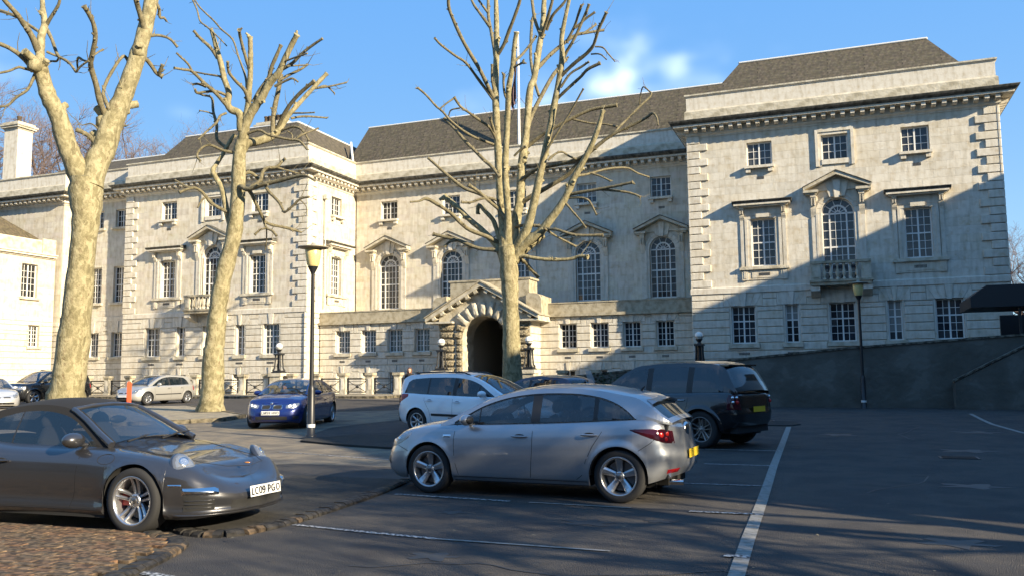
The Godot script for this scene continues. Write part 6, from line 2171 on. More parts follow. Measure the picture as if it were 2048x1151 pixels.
	plane_tree(Vector3(-14.08, 0.31, -37.53), a, label)




# ---------------------------------------------------------------- cars
# x forward, y up, z to the car's right; the origin on the ground midway between the axles

func curve(pts: Array, x: float) -> float:   # smooth value at x of a list of (x, y) that falls in x
	var n := pts.size()
	if x >= pts[0].x:
		return pts[0].y
	if x <= pts[n - 1].x:
		return pts[n - 1].y
	for i in n - 1:
		if x <= pts[i].x and x >= pts[i + 1].x:
			var t: float = (pts[i].x - x) / maxf(pts[i].x - pts[i + 1].x, 1e-6)
			return lerpf(pts[i].y, pts[i + 1].y, t)
	return pts[n - 1].y


func softened(pts: Array, n := 48) -> Array:   # the same list with rounded corners
	var out := []
	var m := pts.size()
	var per := maxi(2, n / (m - 1))
	for i in m - 1:
		for k in per:
			out.append(pts[i].cubic_interpolate_in_time(pts[i + 1], pts[maxi(i - 1, 0)], pts[mini(i + 2, m - 1)], float(k) / per, pts[i].distance_to(pts[i + 1]), -pts[i].distance_to(pts[maxi(i - 1, 0)]), pts[i].distance_to(pts[i + 1]) + pts[mini(i + 2, m - 1)].distance_to(pts[i + 1])) if i > 0 and i < m - 2 else pts[i].lerp(pts[i + 1], float(k) / per))
	out.append(pts[m - 1])
	return out


class Shell:
	var line := []      # (x, z) round the right half, nose to tail
	var norm := []
	var cum := []
	var total := 0.0
	var top := []
	var low := []
	var side_in := []
	var nose_in := []
	var tail_in := []
	var arches := []    # [x, y, r]
	var host: Node

	func place(s: float) -> Array:
		var n := line.size()
		s = clampf(s, 0, total)
		var lo := 0
		var hi := n - 1
		while hi - lo > 1:
			var m := (lo + hi) / 2
			if cum[m] <= s:
				lo = m
			else:
				hi = m
		var t: float = (s - cum[lo]) / maxf(cum[hi] - cum[lo], 1e-6)
		return [line[lo].lerp(line[hi], t), norm[lo].lerp(norm[hi], t).normalized()]

	func s_at(x: float) -> float:   # on the flank
		for i in line.size() - 1:
			if line[i].x >= x and line[i + 1].x < x:
				return lerpf(cum[i], cum[i + 1], (line[i].x - x) / (line[i].x - line[i + 1].x))
		return 0.0 if x > 0 else total

	func inset(rel: float, nx: float) -> float:
		var e: Array = nose_in if nx > 0 else tail_in
		var w := smoothstep(0.25, 0.95, absf(nx))
		return lerpf(at(side_in, rel), at(e, rel), w)

	func at(l: Array, t: float) -> float:
		for i in l.size() - 1:
			if t <= l[i + 1].x:
				var u: float = clampf((t - l[i].x) / (l[i + 1].x - l[i].x), 0, 1)
				return lerpf(l[i].y, l[i + 1].y, u)
		return l[l.size() - 1].y

	func point(s: float, y: float, off := 0.0) -> Vector3:
		var p := place(s)
		var o: Vector2 = p[0]
		var n: Vector2 = p[1]
		var y0: float = host.curve(low, o.x)
		var y1: float = host.curve(top, o.x)
		var d := inset(clampf((y - y0) / (y1 - y0), 0, 1), n.x)
		for a in arches:
			var far := absf(Vector2(o.x - a[0], y - a[1]).length() - a[2])
			d -= 0.016 * exp(-pow(far / 0.05, 2.0)) * (1.0 - smoothstep(0.3, 0.8, absf(n.x)))
		var q := o - n * (d - off)
		return Vector3(q.x, y, q.y)

	func floor_at(x: float, flank: bool) -> float:
		var y: float = host.curve(low, x)
		if flank:
			for a in arches:
				var dx := absf(x - a[0])
				if dx < a[2]:
					y = maxf(y, a[1] + sqrt(a[2] * a[2] - dx * dx))
		return y


func mirrored(b: MB) -> MB:
	var m := MB.new()
	for i in b.v.size():
		m.v.append(b.v[i] * Vector3(1, 1, -1))
		m.n.append(b.n[i] * Vector3(1, 1, -1))
	for i in range(0, b.idx.size(), 3):
		m.idx.append(b.idx[i])
		m.idx.append(b.idx[i + 2])
		m.idx.append(b.idx[i + 1])
	return m


func both(parent: Node3D, called: String, b: MB, m: Material) -> MeshInstance3D:
	var o := part(parent, called, b, m)
	part(parent, called, mirrored(b), m)
	return o


func paint(r: float, g: float, b: float, metal := 0.5, rough := 0.3) -> StandardMaterial3D:
	var m := mat(lin(r, g, b), rough, metal)
	m.clearcoat_enabled = true
	m.clearcoat = 1.0
	m.clearcoat_roughness = 0.04
	return m


func car_materials() -> void:
	M.chrome = mat(lin(0.62, 0.62, 0.63), 0.14, 1.0)
	M.alloy = mat(lin(0.50, 0.50, 0.51), 0.3, 0.9)
	M.alloy_dark = mat(lin(0.2, 0.2, 0.205), 0.35, 0.9)
	M.tyre = mat(lin(0.018, 0.018, 0.019), 0.85)
	M.trim = mat(lin(0.016, 0.016, 0.017), 0.55)
	M.gap = mat(lin(0.012, 0.012, 0.012), 0.9)
	M.hoodcloth = mat(lin(0.008, 0.008, 0.009), 0.95)
	M.car_glass = mat(lin(0.012, 0.02, 0.028), 0.03)
	M.car_glass.transparency = BaseMaterial3D.TRANSPARENCY_ALPHA
	M.car_glass.albedo_color.a = 0.55
	M.car_glass.metallic_specular = 0.7
	M.privacy = mat(lin(0.008, 0.009, 0.011), 0.03)
	M.privacy.transparency = BaseMaterial3D.TRANSPARENCY_ALPHA
	M.privacy.albedo_color.a = 0.86
	M.privacy.metallic_specular = 0.7
	M.lens = mat(lin(0.75, 0.78, 0.8), 0.04)
	M.lens.transparency = BaseMaterial3D.TRANSPARENCY_ALPHA
	M.lens.albedo_color.a = 0.1
	M.lamp_back = mat(lin(0.26, 0.27, 0.28), 0.25, 0.8)
	M.red_lens = mat(lin(0.28, 0.008, 0.01), 0.08)
	M.red_dark = mat(lin(0.05, 0.006, 0.012), 0.06)
	M.red_spot = mat(lin(0.55, 0.02, 0.015), 0.15)
	M.amber = mat(lin(0.6, 0.22, 0.02), 0.15)
	M.plate_white = mat(lin(0.72, 0.72, 0.70), 0.45)
	M.plate_yellow = mat(lin(0.70, 0.48, 0.03), 0.45)
	M.letter = mat(lin(0.012, 0.012, 0.014), 0.6)
	M.interior = mat(lin(0.022, 0.022, 0.024), 0.85)
	M.seat = mat(lin(0.03, 0.03, 0.033), 0.85)
	M.leaf = mat(lin(0.028, 0.04, 0.016), 0.8)
	M.caliper = mat(lin(0.35, 0.02, 0.02), 0.4)


# a wheel facing +z at the origin; style: [spokes, twin, hub width, rim width, colour]
func make_wheel(r: float, rim: float, w: float, style: Dictionary) -> Node3D:
	var o := Node3D.new()
	o.name = "wheel"
	var ax := Transform3D(Basis(Vector3.RIGHT, PI / 2), Vector3.ZERO)   # lathe's y becomes +z
	var b := MB.new()
	b.lathe([Vector2(rim - 0.02, -w * 0.48), Vector2(rim + 0.01, -w * 0.5), Vector2(r * 0.95, -w * 0.5), Vector2(r - 0.004, -w * 0.4), Vector2(r, -w * 0.3), Vector2(r, w * 0.3), Vector2(r - 0.004, w * 0.4), Vector2(r * 0.95, w * 0.5), Vector2(rim + 0.012, w * 0.5), Vector2(rim, w * 0.47)], 40, ax)
	part(o, "tyre", b, M.tyre)
	b = MB.new()
	b.lathe([Vector2(rim + 0.004, w * 0.485), Vector2(rim - 0.004, w * 0.5), Vector2(rim - 0.016, w * 0.47), Vector2(rim - 0.024, w * 0.36), Vector2(rim - 0.04, -w * 0.3)], 40, ax)
	part(o, "rim", b, style.m)
	b = MB.new()
	b.lathe([Vector2(rim * 0.78, -w * 0.1), Vector2(rim * 0.78, -w * 0.06), Vector2(rim * 0.3, -w * 0.06)], 28, ax, true)
	part(o, "brake_disc", b, M.alloy_dark)
	b = MB.new()
	b.lathe([Vector2(rim - 0.03, -w * 0.28), Vector2(0.0, -w * 0.28)], 24, ax, true)
	part(o, "wheel_back", b, M.gap)
	var n: int = style.n
	for k in n:
		var a: float = TAU * k / n + style.get("turn", PI / 2)
		for s in ([-1, 1] if style.get("twin", false) else [0]):
			var q := MB.new()
			var r0 := 0.045
			var r1 := rim - 0.014
			var sp: float = style.get("split", 0.04)
			var h0: float = style.w0
			var h1: float = style.w1
			var m: float = style.get("dish", 0.3)
			for e in 4:
				var t0 := e / 4.0
				var t1 := (e + 1) / 4.0
				var c0: float = s * lerpf(0.022, sp, t0)
				var c1: float = s * lerpf(0.022, sp, t1)
				var z0 := w * lerpf(m, 0.43, t0 * t0)
				var z1 := w * lerpf(m, 0.43, t1 * t1)
				var x0 := lerpf(r0, r1, t0)
				var x1 := lerpf(r0, r1, t1)
				var wa := lerpf(h0, h1, t0)
				var wb := lerpf(h0, h1, t1)
				var up := [Vector3(x0, c0 - wa, z0 - 0.012), Vector3(x0, c0 - wa * 0.45, z0), Vector3(x0, c0 + wa * 0.45, z0), Vector3(x0, c0 + wa, z0 - 0.012)]
				var dn := [Vector3(x1, c1 - wb, z1 - 0.012), Vector3(x1, c1 - wb * 0.45, z1), Vector3(x1, c1 + wb * 0.45, z1), Vector3(x1, c1 + wb, z1 - 0.012)]
				for i in 3:
					q.quad(up[i], up[i + 1], dn[i + 1], dn[i], Vector3(0, [-1, 0, 1][i], 1))
				for i in [0, 3]:
					q.quad(up[i], dn[i], dn[i] - Vector3(0, 0, 0.03), up[i] - Vector3(0, 0, 0.03), Vector3(0, -1 if i == 0 else 1, 0))
			part(o, "spoke", q, style.m, Transform3D(Basis(Vector3(0, 0, 1), a), Vector3.ZERO))
	b = MB.new()
	b.lathe([Vector2(style.get("hub", 0.07), w * 0.18), Vector2(style.get("hub", 0.07), w * 0.3), Vector2(style.get("hub", 0.07) - 0.015, w * 0.33), Vector2(0.034, w * 0.33)], 20, ax)
	part(o, "hub", b, style.m)
	b = MB.new()
	b.lathe([Vector2(0.034, w * 0.33), Vector2(0.03, w * 0.35), Vector2(0, w * 0.355)], 14, ax)
	part(o, "hub_cap", b, M.alloy_dark)
	for k in 5:
		b = MB.new()
		var a := TAU * (k + 0.5) / 5 + PI / 2
		b.lathe([Vector2(0.011, w * 0.25), Vector2(0.011, w * 0.335), Vector2(0, w * 0.336)], 7, ax * Transform3D(Basis.IDENTITY, Vector3(cos(a) * 0.054, 0, -sin(a) * 0.054)))
		part(o, "wheel_nut", b, M.alloy_dark)
	if style.get("caliper", false):
		b = MB.new()
		b.box(-rim * 0.86, -rim * 0.5, -0.06, 0.07, -w * 0.05, w * 0.06)
		part(o, "brake_caliper", b, M.caliper)
	return o


# strip of skin lying off a shell between heights lo and hi over s0..s1
func skin(sh: Shell, s0: float, s1: float, lo: Array, hi: Array, off: float, n := 10, m := 4) -> MB:
	var rows := []
	for i in n + 1:
		var t := float(i) / n
		var line := PackedVector3Array()
		var a := _mix(lo, t)
		var c := _mix(hi, t)
		for j in m + 1:
			var u := float(j) / m
			var edge := 0.0 if i == 0 or i == n or j == 0 or j == m else off
			line.append(sh.point(lerpf(s0, s1, t), lerpf(a, c, u), edge if off > 0 else off))
		rows.append(line)
	var b := MB.new()
	b.grid(rows, false)
	# the outward side is +z or the car's ends
	for i in b.n.size():
		pass
	return oriented(b, Vector3(0, 0.5, 0))


func _mix(l: Array, t: float) -> float:
	var x := t * (l.size() - 1)
	var i := mini(int(x), l.size() - 2)
	return lerpf(l[i], l[i + 1], x - i)


func oriented(b: MB, inside: Vector3) -> MB:   # turn normals and faces away from a point
	var sum := 0.0
	for i in b.v.size():
		sum += b.n[i].dot(b.v[i] - inside)
	if sum < 0.0:
		for i in b.n.size():
			b.n[i] = -b.n[i]
		for i in range(0, b.idx.size(), 3):
			var k := b.idx[i + 1]
			b.idx[i + 1] = b.idx[i + 2]
			b.idx[i + 2] = k
	return b


# a thin line on a shell through points (x, y) of the flank
func seam(sh: Shell, pts: Array, w := 0.006, off := 0.002) -> MB:
	var b := MB.new()
	for i in pts.size() - 1:
		var p: Vector2 = pts[i]
		var q: Vector2 = pts[i + 1]
		var n := maxi(1, int(p.distance_to(q) / 0.07))
		for k in n:
			var c := p.lerp(q, float(k) / n)
			var d := p.lerp(q, float(k + 1) / n)
			var o := (d - c).orthogonal().normalized() * w / 2
			b.quad(sh.point(sh.s_at(c.x - o.x), c.y - o.y, off), sh.point(sh.s_at(d.x - o.x), d.y - o.y, off), sh.point(sh.s_at(d.x + o.x), d.y + o.y, off), sh.point(sh.s_at(c.x + o.x), c.y + o.y, off), Vector3(0, 0, 1))
	return b


func number_plate(o: Node3D, xf: Transform3D, text: String, m: Material) -> void:
	var b := MB.new()
	b.box(-0.26, 0.26, -0.0555, 0.0555, -0.006, 0.0)
	var p := part(o, "number_plate", b, m, xf)
	if not text:
		return
	var f := SystemFont.new()
	f.font_names = PackedStringArray(["Droid Sans"])
	f.font_weight = 700
	var t := TextMesh.new()
	t.text = text
	t.font = f
	t.font_size = 32
	t.pixel_size = 0.0033
	t.depth = 0.003
	var e := put(p, "lettering", t, M.letter, Transform3D(Basis.IDENTITY, Vector3(0, 0.0, 0.002)))
	var box := t.get_aabb()
	if box.size.x > 0.01:
		var s := minf(0.49 / box.size.x, 1.6)
		var sy := 0.079 / maxf(box.size.y, 0.01)
		e.transform = Transform3D(Basis.IDENTITY.scaled(Vector3(s, sy, 1)), Vector3(-box.get_center().x * s, -box.get_center().y * sy, 0.002))


# builds everything common to all cars; returns [node, shell]
func make_car(called: String, label: String, spec: Dictionary, at: Vector3, turn: float, group: String) -> Array:
	var o := thing(called, label, "car", at, turn, group)
	var sh := Shell.new()
	sh.host = self
	var c: Array = softened(spec.outline, 60)
	for p in c:
		sh.line.append(p)
	sh.cum.append(0.0)
	for i in range(1, c.size()):
		sh.total += c[i].distance_to(c[i - 1])
		sh.cum.append(sh.total)
	for i in c.size():
		var d: Vector2 = (c[mini(i + 1, c.size() - 1)] - c[maxi(i - 1, 0)]).normalized()
		var n := Vector2(-d.y, d.x)
		if i == 0:
			n = Vector2(1, 0)
		elif i == c.size() - 1:
			n = Vector2(-1, 0)
		if n.dot(c[i] - Vector2(c[i].x * 0.6, 0)) < 0:
			n = -n
		sh.norm.append(n)
	sh.top = softened(spec.top, 40)
	sh.low = spec.low
	sh.side_in = spec.get("side_in", [Vector2(0, 0.07), Vector2(0.08, 0.03), Vector2(0.2, 0.016), Vector2(0.45, 0.0), Vector2(0.62, 0.004), Vector2(0.78, 0.022), Vector2(0.9, 0.045), Vector2(0.96, 0.065), Vector2(1.0, 0.1)])
	sh.nose_in = spec.get("nose_in", [Vector2(0, 0.08), Vector2(0.12, 0.02), Vector2(0.35, 0.0), Vector2(0.6, 0.02), Vector2(0.8, 0.07), Vector2(0.92, 0.14), Vector2(1.0, 0.22)])
	sh.tail_in = spec.get("tail_in", [Vector2(0, 0.08), Vector2(0.15, 0.02), Vector2(0.4, 0.0), Vector2(0.55, 0.03), Vector2(0.8, 0.06), Vector2(0.95, 0.08), Vector2(1.0, 0.11)])
	var ar: float = spec.arch
	sh.arches = [[spec.xf, spec.r, ar], [spec.xr, spec.r, ar + spec.get("rear_arch", 0.0)]]
	# stations round the body
	var ss := []
	for i in 67:
		ss.append(sh.total * i / 66)
	for a in sh.arches:
		for k in 19:
			ss.append(sh.s_at(a[0] + a[2] * 0.9995 * cos(PI * k / 18)))
		ss.append(sh.s_at(a[0] + a[2] + 0.002))
		ss.append(sh.s_at(a[0] - a[2] - 0.002))
	ss.sort()
	var cab: Array = spec.cab   # x range left open for the cabin
	var NS := 18
	var ND := 8
	var rows := []
	var xs := []
	for s in ss:
		var pl := sh.place(s)
		var x: float = pl[0].x
		var y1 := curve(sh.top, x)
		var y0 := sh.floor_at(x, absf(pl[1].x) < 0.75)
		var line := PackedVector3Array()
		for j in NS + 1:
			var t := float(j) / NS
			line.append(sh.point(s, lerpf(y0, y1, t)))
		var e: Vector3 = line[NS]
		var cr := curve(spec.crown, e.x)
		for j in ND:
			var u := 1.0 - float(j + 1) / ND
			line.append(Vector3(e.x, e.y + cr * (1 - pow(u, 3.0)), e.z * u))
		rows.append(line)
		xs.append(e.x)
	var keep := func(i: int, j: int) -> bool:
		var x: float = (xs[i] + xs[i + 1]) / 2
		return not (j >= NS and x < cab[0] and x > cab[1])
	var b := MB.new()
	b.grid(rows, false, keep)
	oriented(b, Vector3(0, 0.5, 0))
	for k in b.v.size():    # level normals on the centre line
		if absf(b.v[k].z) < 1e-5:
			b.n[k] = Vector3(b.n[k].x, b.n[k].y, 0).normalized() if absf(b.n[k].y) + absf(b.n[k].x) > 0.01 else Vector3.UP
	var m := mirrored(b)
	var at0 := b.v.size()
	b.v.append_array(m.v)
	b.n.append_array(m.n)
	for k in m.idx:
		b.idx.append(k + at0)
	part(o, "body", b, spec.paint)
	# wheel wells and underside
	for a in sh.arches:
		var w := MB.new()
		var rr := []
		for k in 15:
			var q := PI * k / 14
			var y: float = a[1] + a[2] * sin(q) * 0.998
			var x: float = a[0] + a[2] * cos(q) * 0.998
			rr.append(PackedVector3Array([sh.point(sh.s_at(x), maxf(y, 0.2), -0.012), Vector3(x, maxf(y, 0.2), spec.hw - 0.42)]))
		w.grid(rr, false)
		w.box(a[0] - a[2], a[0] + a[2], 0.16, a[1] + a[2], spec.hw - 0.46, spec.hw - 0.42)
		both(o, "wheel_well", w, M.gap)
	var un := MB.new()
	var len: float = spec.outline[0].x
	var back: float = spec.outline[spec.outline.size() - 1].x
	un.box(back + 0.22, len - 0.22, spec.floor, spec.floor + 0.1, -spec.hw + 0.46, spec.hw - 0.46)
	un.box(spec.xr + ar + 0.02, spec.xf - ar - 0.02, spec.floor, spec.floor + 0.1, -spec.hw + 0.08, spec.hw - 0.08)
	part(o, "underbody", un, M.gap)
	# wheels
	var wh := make_wheel(spec.r, spec.rim, spec.tyre, spec.wheel)
	for e in [[spec.xf, 1], [spec.xf, -1], [spec.xr, 1], [spec.xr, -1]]:
		var k: Node3D = wh.duplicate()
		k.name = "wheel"
		o.add_child(k, true)
		k.position = Vector3(e[0], spec.r, e[1] * (spec.hw - spec.get("tuck", 0.03) - spec.tyre / 2))
		k.rotation = Vector3(0, 0.0 if e[1] > 0 else PI, 0)
		if e[0] > 0:
			k.rotation.y += spec.get("steer", 0.0)
	wh.free()
	greenhouse(o, sh, spec)
	inside(o, sh, spec)
	return [o, sh]


func belt_z(sh: Shell, x: float) -> float:
	var s := sh.s_at(x)
	return sh.point(s, curve(sh.top, sh.place(s)[0].x)).z


func greenhouse(o: Node3D, sh: Shell, spec: Dictionary) -> void:
	var tc: Array = softened(spec.roof, 44)
	var uc: Array = softened(spec.glassline, 44)
	var lean: float = spec.get("lean", 0.34)
	var flank := func(x: float, y: float) -> Vector3:
		var yb := curve(sh.top, x)
		var d := maxf(0.0, y - yb)
		return Vector3(x, y, belt_z(sh, x) - 0.012 - lean * d - 0.12 * d * d)
	# sides in narrow columns
	var body := MB.new()
	var black := []
	for k in spec.pillars:
		black.append(MB.new())
	var panes := []
	var x0: float = tc[0].x
	var x1: float = tc[tc.size() - 1].x
	var g0: float = uc[0].x
	var g1: float = uc[uc.size() - 1].x
	var cuts := [x0, x1, g0, g1]
	for p in spec.pillars:
		cuts.append(p[0])
		cuts.append(p[1])
	for p in tc:
		cuts.append(p.x)
	cuts.sort()
	cuts.reverse()
	var ranges := []
	var from := g0
	for p in spec.pillars:
		ranges.append([from, p[0]])
		from = p[1]
	ranges.append([from, g1])
	var glass := []
	for k in ranges:
		glass.append(MB.new())
	var ground_y := -0.03
	for i in cuts.size() - 1:
		var a: float = cuts[i]
		var c: float = cuts[i + 1]
		if a - c < 0.002:
			continue
		var mid := (a + c) / 2
		var bo := [curve(sh.top, a) + ground_y, curve(sh.top, c) + ground_y]
		var to := [curve(tc, a), curve(tc, c)]
		var in_glass := mid < g0 and mid > g1
		var uo := [curve(uc, a), curve(uc, c)]
		if not in_glass:
			uo = bo
		uo[0] = clampf(uo[0], bo[0], to[0])
		uo[1] = clampf(uo[1], bo[1], to[1])
		quad_on(body, flank, a, c, uo, to, 3)
		if in_glass:
			var which := -1
			for k in ranges.size():
				if mid < ranges[k][0] and mid > ranges[k][1]:
					which = k
			var post := 0
			for k in spec.pillars.size():
				if mid < spec.pillars[k][0] and mid > spec.pillars[k][1]:
					post = k
			quad_on(glass[which] if which >= 0 else black[post], flank, a, c, bo, uo, 4)
	both(o, "roof_pillar", body, spec.get("roof_paint", spec.paint))
	for k in black:
		if k.v.size():
			both(o, "door_pillar", k, M.trim)
	for k in glass.size():
		if glass[k].v.size():
			both(o, "side_window", glass[k], M.privacy if k in spec.get("dark_panes", []) else M.car_glass)
	# chrome or rubber line under and round the glass
	if spec.has("trim_line"):
		var t := MB.new()
		for i in 40:
			var a := lerpf(g0, g1, i / 40.0)
			var c := lerpf(g0, g1, (i + 1) / 40.0)
			for top_ in ([0, 1] if spec.get("trim_round", false) else [0]):
				var ya := curve(uc, a) if top_ else curve(sh.top, a) + 0.004
				var yc := curve(uc, c) if top_ else curve(sh.top, c) + 0.004
				var pa: Vector3 = flank.call(a, ya)
				var pc: Vector3 = flank.call(c, yc)
				t.quad(pa + Vector3(0, -0.011, 0.008), pc + Vector3(0, -0.011, 0.008), pc + Vector3(0, 0.011, 0.006), pa + Vector3(0, 0.011, 0.006), Vector3(0, 0, 1))
		both(o, "window_trim", t, spec.trim_line)
	# windscreen, roof and rear window: arcs from side to side
	var NU := 18
	var rows := []
	for i in tc.size():
		var p: Vector3 = flank.call(tc[i].x, tc[i].y)
		var d: Vector2 = (tc[mini(i + 1, tc.size() - 1)] - tc[maxi(i - 1, 0)]).normalized()
		var n := Vector2(-d.y, d.x)
		if n.y < 0:
			n = -n
		var bulge: float = spec.get("bulge", 0.055)
		var line := PackedVector3Array()
		for j in NU + 1:
			var u := -1.0 + 2.0 * j / NU
			var e := bulge * (1 - pow(absf(u), 2.4))
			line.append(Vector3(tc[i].x + n.x * e * 1.5, tc[i].y + n.y * e, p.z * u))
		rows.append(line)
	var ws: Array = spec.screen     # [index fractions by x: windscreen top x, rear glass top x, rear glass foot x]
	var kind := func(i: int, j: int) -> int:
		var x: float = (tc[i].x + tc[i + 1].x) / 2
		var u: float = absf(-1.0 + 2.0 * (j + 0.5) / NU)
		if x > ws[0] and u < 0.93:
			return 1
		if x < ws[1] and x > ws[2] and u < ws[3]:
			return 2
		return 0
	for k in 3:
		var b := MB.new()
		b.grid(rows, false, func(i: int, j: int) -> bool: return kind.call(i, j) == k)
		oriented(b, Vector3(0, 0.6, 0))
		if b.idx.size():
			part(o, ["roof", "windscreen", "rear_window"][k], b, [spec.get("roof_paint", spec.paint), M.car_glass, spec.get("rear_glass", M.car_glass)][k])
	# wipers at the foot of the windscreen
	for s in [-0.1, 0.42]:
		var b := MB.new()
		var p0: Vector3 = Vector3(tc[0].x + 0.03, tc[0].y + 0.02, s * 1.0)
		var p1: Vector3 = Vector3(tc[0].x - 0.03, tc[0].y + 0.075, s - 0.52)
		b.tube(PackedVector3Array([p0, p0.lerp(p1, 0.5) + Vector3(0.03, 0.02, 0), p1]), PackedFloat32Array([0.014, 0.012, 0.008]), 5)
		part(o, "wiper", b, M.trim)


func quad_on(b: MB, f: Callable, a: float, c: float, lo: Array, hi: Array, n: int) -> void:
	for k in n:
		var t0 := float(k) / n
		var t1 := float(k + 1) / n
		b.quad(f.call(a, lerpf(lo[0], hi[0], t0)), f.call(c, lerpf(lo[1], hi[1], t0)), f.call(c, lerpf(lo[1], hi[1], t1)), f.call(a, lerpf(lo[0], hi[0], t1)), Vector3(0, 0.2, 1))


func inside(o: Node3D, sh: Shell, spec: Dictionary) -> void:
	var cab: Array = spec.cab
	var b := MB.new()
	var fl := 0.3
	var prev := []
	for i in 13:
		var x := lerpf(cab[0] + 0.02, cab[1] - 0.02, i / 12.0)
		var y := curve(sh.top, x) - 0.02
		var z := belt_z(sh, x) - 0.05
		var now := [Vector3(x, y, z), Vector3(x, fl, z - 0.08), Vector3(x, y, -z), Vector3(x, fl, -z + 0.08)]
		if prev:
			b.quad(prev[0], now[0], now[1], prev[1], Vector3(0, 0, -1))
			b.quad(prev[2], now[2], now[3], prev[3], Vector3(0, 0, 1))
			b.quad(prev[1], now[1], now[3], prev[3], Vector3.UP)
		prev = now
	var y0 := curve(sh.top, cab[0])
	var zz := belt_z(sh, cab[0] - 0.05) - 0.05
	b.box(cab[0] - 0.42, cab[0] + 0.04, y0 - 0.3, y0 - 0.03, -zz + 0.03, zz - 0.03)
	b.box(cab[1] - 0.03, cab[1] + 0.12, fl, curve(sh.top, cab[1]) - 0.05, -zz + 0.1, zz - 0.1)
	part(o, "cabin_lining", b, M.interior)
	var seats: Array = spec.seats
	for s in seats:
		for z in ([-0.36, 0.36] if s[1] == 2 else [-0.45, 0.0, 0.45]):
			var t := MB.new()
			t.ball(Vector3(s[0] + 0.22, 0.42, z), Vector3(0.28, 0.12, 0.24), 12)
			var lean := Transform3D(Basis(Vector3(0, 0, 1), 0.28), Vector3(s[0], 0.45, z))
			t.ball(Vector3(0, 0.28, 0), Vector3(0.1, 0.36, 0.25), 12, lean)
			t.ball(Vector3(0, s[2], 0), Vector3(0.06, 0.1, 0.13), 10, lean)
			part(o, "seat", t, M.seat)
	var wheel := MB.new()
	var wx := Transform3D(Basis(Vector3(0, 0, 1), 0.45), Vector3(cab[0] - 0.55, y0 - 0.06, spec.get("drive", 0.36)))
	for k in 20:
		var a := TAU * k / 20
		var c := TAU * (k + 1) / 20
		wheel.tube(PackedVector3Array([wx * Vector3(0, sin(a) * 0.18, cos(a) * 0.18), wx * Vector3(0, sin(c) * 0.18, cos(c) * 0.18)]), PackedFloat32Array([0.016, 0.016]), 6, false)
	wheel.tube(PackedVector3Array([wx * Vector3(0, 0, -0.18), wx * Vector3(0, 0, 0.18)]), PackedFloat32Array([0.02, 0.02]), 6)
	part(o, "steering_wheel", wheel, M.trim)
	var rv := MB.new()
	rv.ball(Vector3(spec.screen[0] + 0.12, curve(spec.roof, spec.screen[0]) - 0.1, 0), Vector3(0.03, 0.045, 0.13), 10)
	part(o, "rear_view_mirror", rv, M.trim)


func door_mirror(o: Node3D, sh: Shell, x: float, size: float, m: Material) -> void:
	var y := curve(sh.top, x) + 0.07
	var z := belt_z(sh, x)
	var b := MB.new()
	b.ball(Vector3(x, y, z + 0.14), Vector3(0.085, 0.075, 0.12) * size, 16, Transform3D.IDENTITY)
	b.tube(PackedVector3Array([Vector3(x + 0.02, y - 0.06, z - 0.03), Vector3(x, y - 0.035, z + 0.1)]), PackedFloat32Array([0.025, 0.03]), 8)
	var p := part(o, "door_mirror", b, m)
	var q := part(o, "door_mirror", mirrored(b), m)
	for e in [[1, p], [-1, q]]:
		var g := MB.new()
		g.ball(Vector3(x - 0.035, y, e[0] * (z + 0.14)), Vector3(0.055, 0.062, 0.105) * size, 12)
		part(e[1], "mirror_glass", g, M.trim)


func handle(o: Node3D, sh: Shell, x: float, y: float, m: Material) -> void:
	var b := MB.new()
	var pts := PackedVector3Array()
	for k in 5:
		var xx := x + 0.11 - 0.055 * k
		pts.append(sh.point(sh.s_at(xx), y, 0.012 + 0.026 * sin(PI * (k + 0.35) / 4.7)))
	b.tube(pts, PackedFloat32Array([0.009, 0.013, 0.014, 0.013, 0.009]), 8)
	both(o, "door_handle", b, m)
	var c := MB.new()
	var cp := sh.point(sh.s_at(x), y + 0.004, 0.001)
	c.ball(cp, Vector3(0.075, 0.026, 0.006), 10)
	both(o, "handle_recess", c, M.gap)


func arch_trim(o: Node3D, sh: Shell, m: Material, w: float, off := 0.012) -> void:
	for a in sh.arches:
		var rows := []
		for k in 21:
			var q := PI * (k - 0.4) / 19.2
			var line := PackedVector3Array()
			for j in 4:
				var rr: float = a[2] + w * j / 3.0
				var x: float = a[0] + rr * cos(q)
				var y: float = maxf(a[1] + rr * sin(q), 0.25)
				line.append(sh.point(sh.s_at(x), y, off if j < 3 else 0.001))
			rows.append(line)
		var g := MB.new()
		g.grid(rows, false)
		oriented(g, Vector3(a[0], 0.5, 0))
		both(o, "wheel_arch_trim", g, m)


func lamp_unit(o: Node3D, called: String, sh: Shell, s0: float, s1: float, lo: Array, hi: Array, back: Material, bulbs: Array, clear: bool) -> void:
	both(o, called, skin(sh, s0, s1, lo, hi, 0.006), back)
	for e in bulbs:   # [t, height fraction, radius, material]
		var s := lerpf(s0, s1, e[0])
		var y := lerpf(_mix(lo, e[0]), _mix(hi, e[0]), e[1])
		var p := sh.point(s, y, 0.004)
		var n: Vector2 = sh.place(s)[1]
		var b := MB.new()
		b.ball(Vector3.ZERO, Vector3(0.012, e[2], e[2]), 14, Transform3D(Basis(Vector3.UP, -atan2(n.y, n.x)), p))
		both(o, "bulb", b, e[3])
	if clear:
		both(o, "lens", skin(sh, s0, s1, lo, hi, 0.026), M.lens)


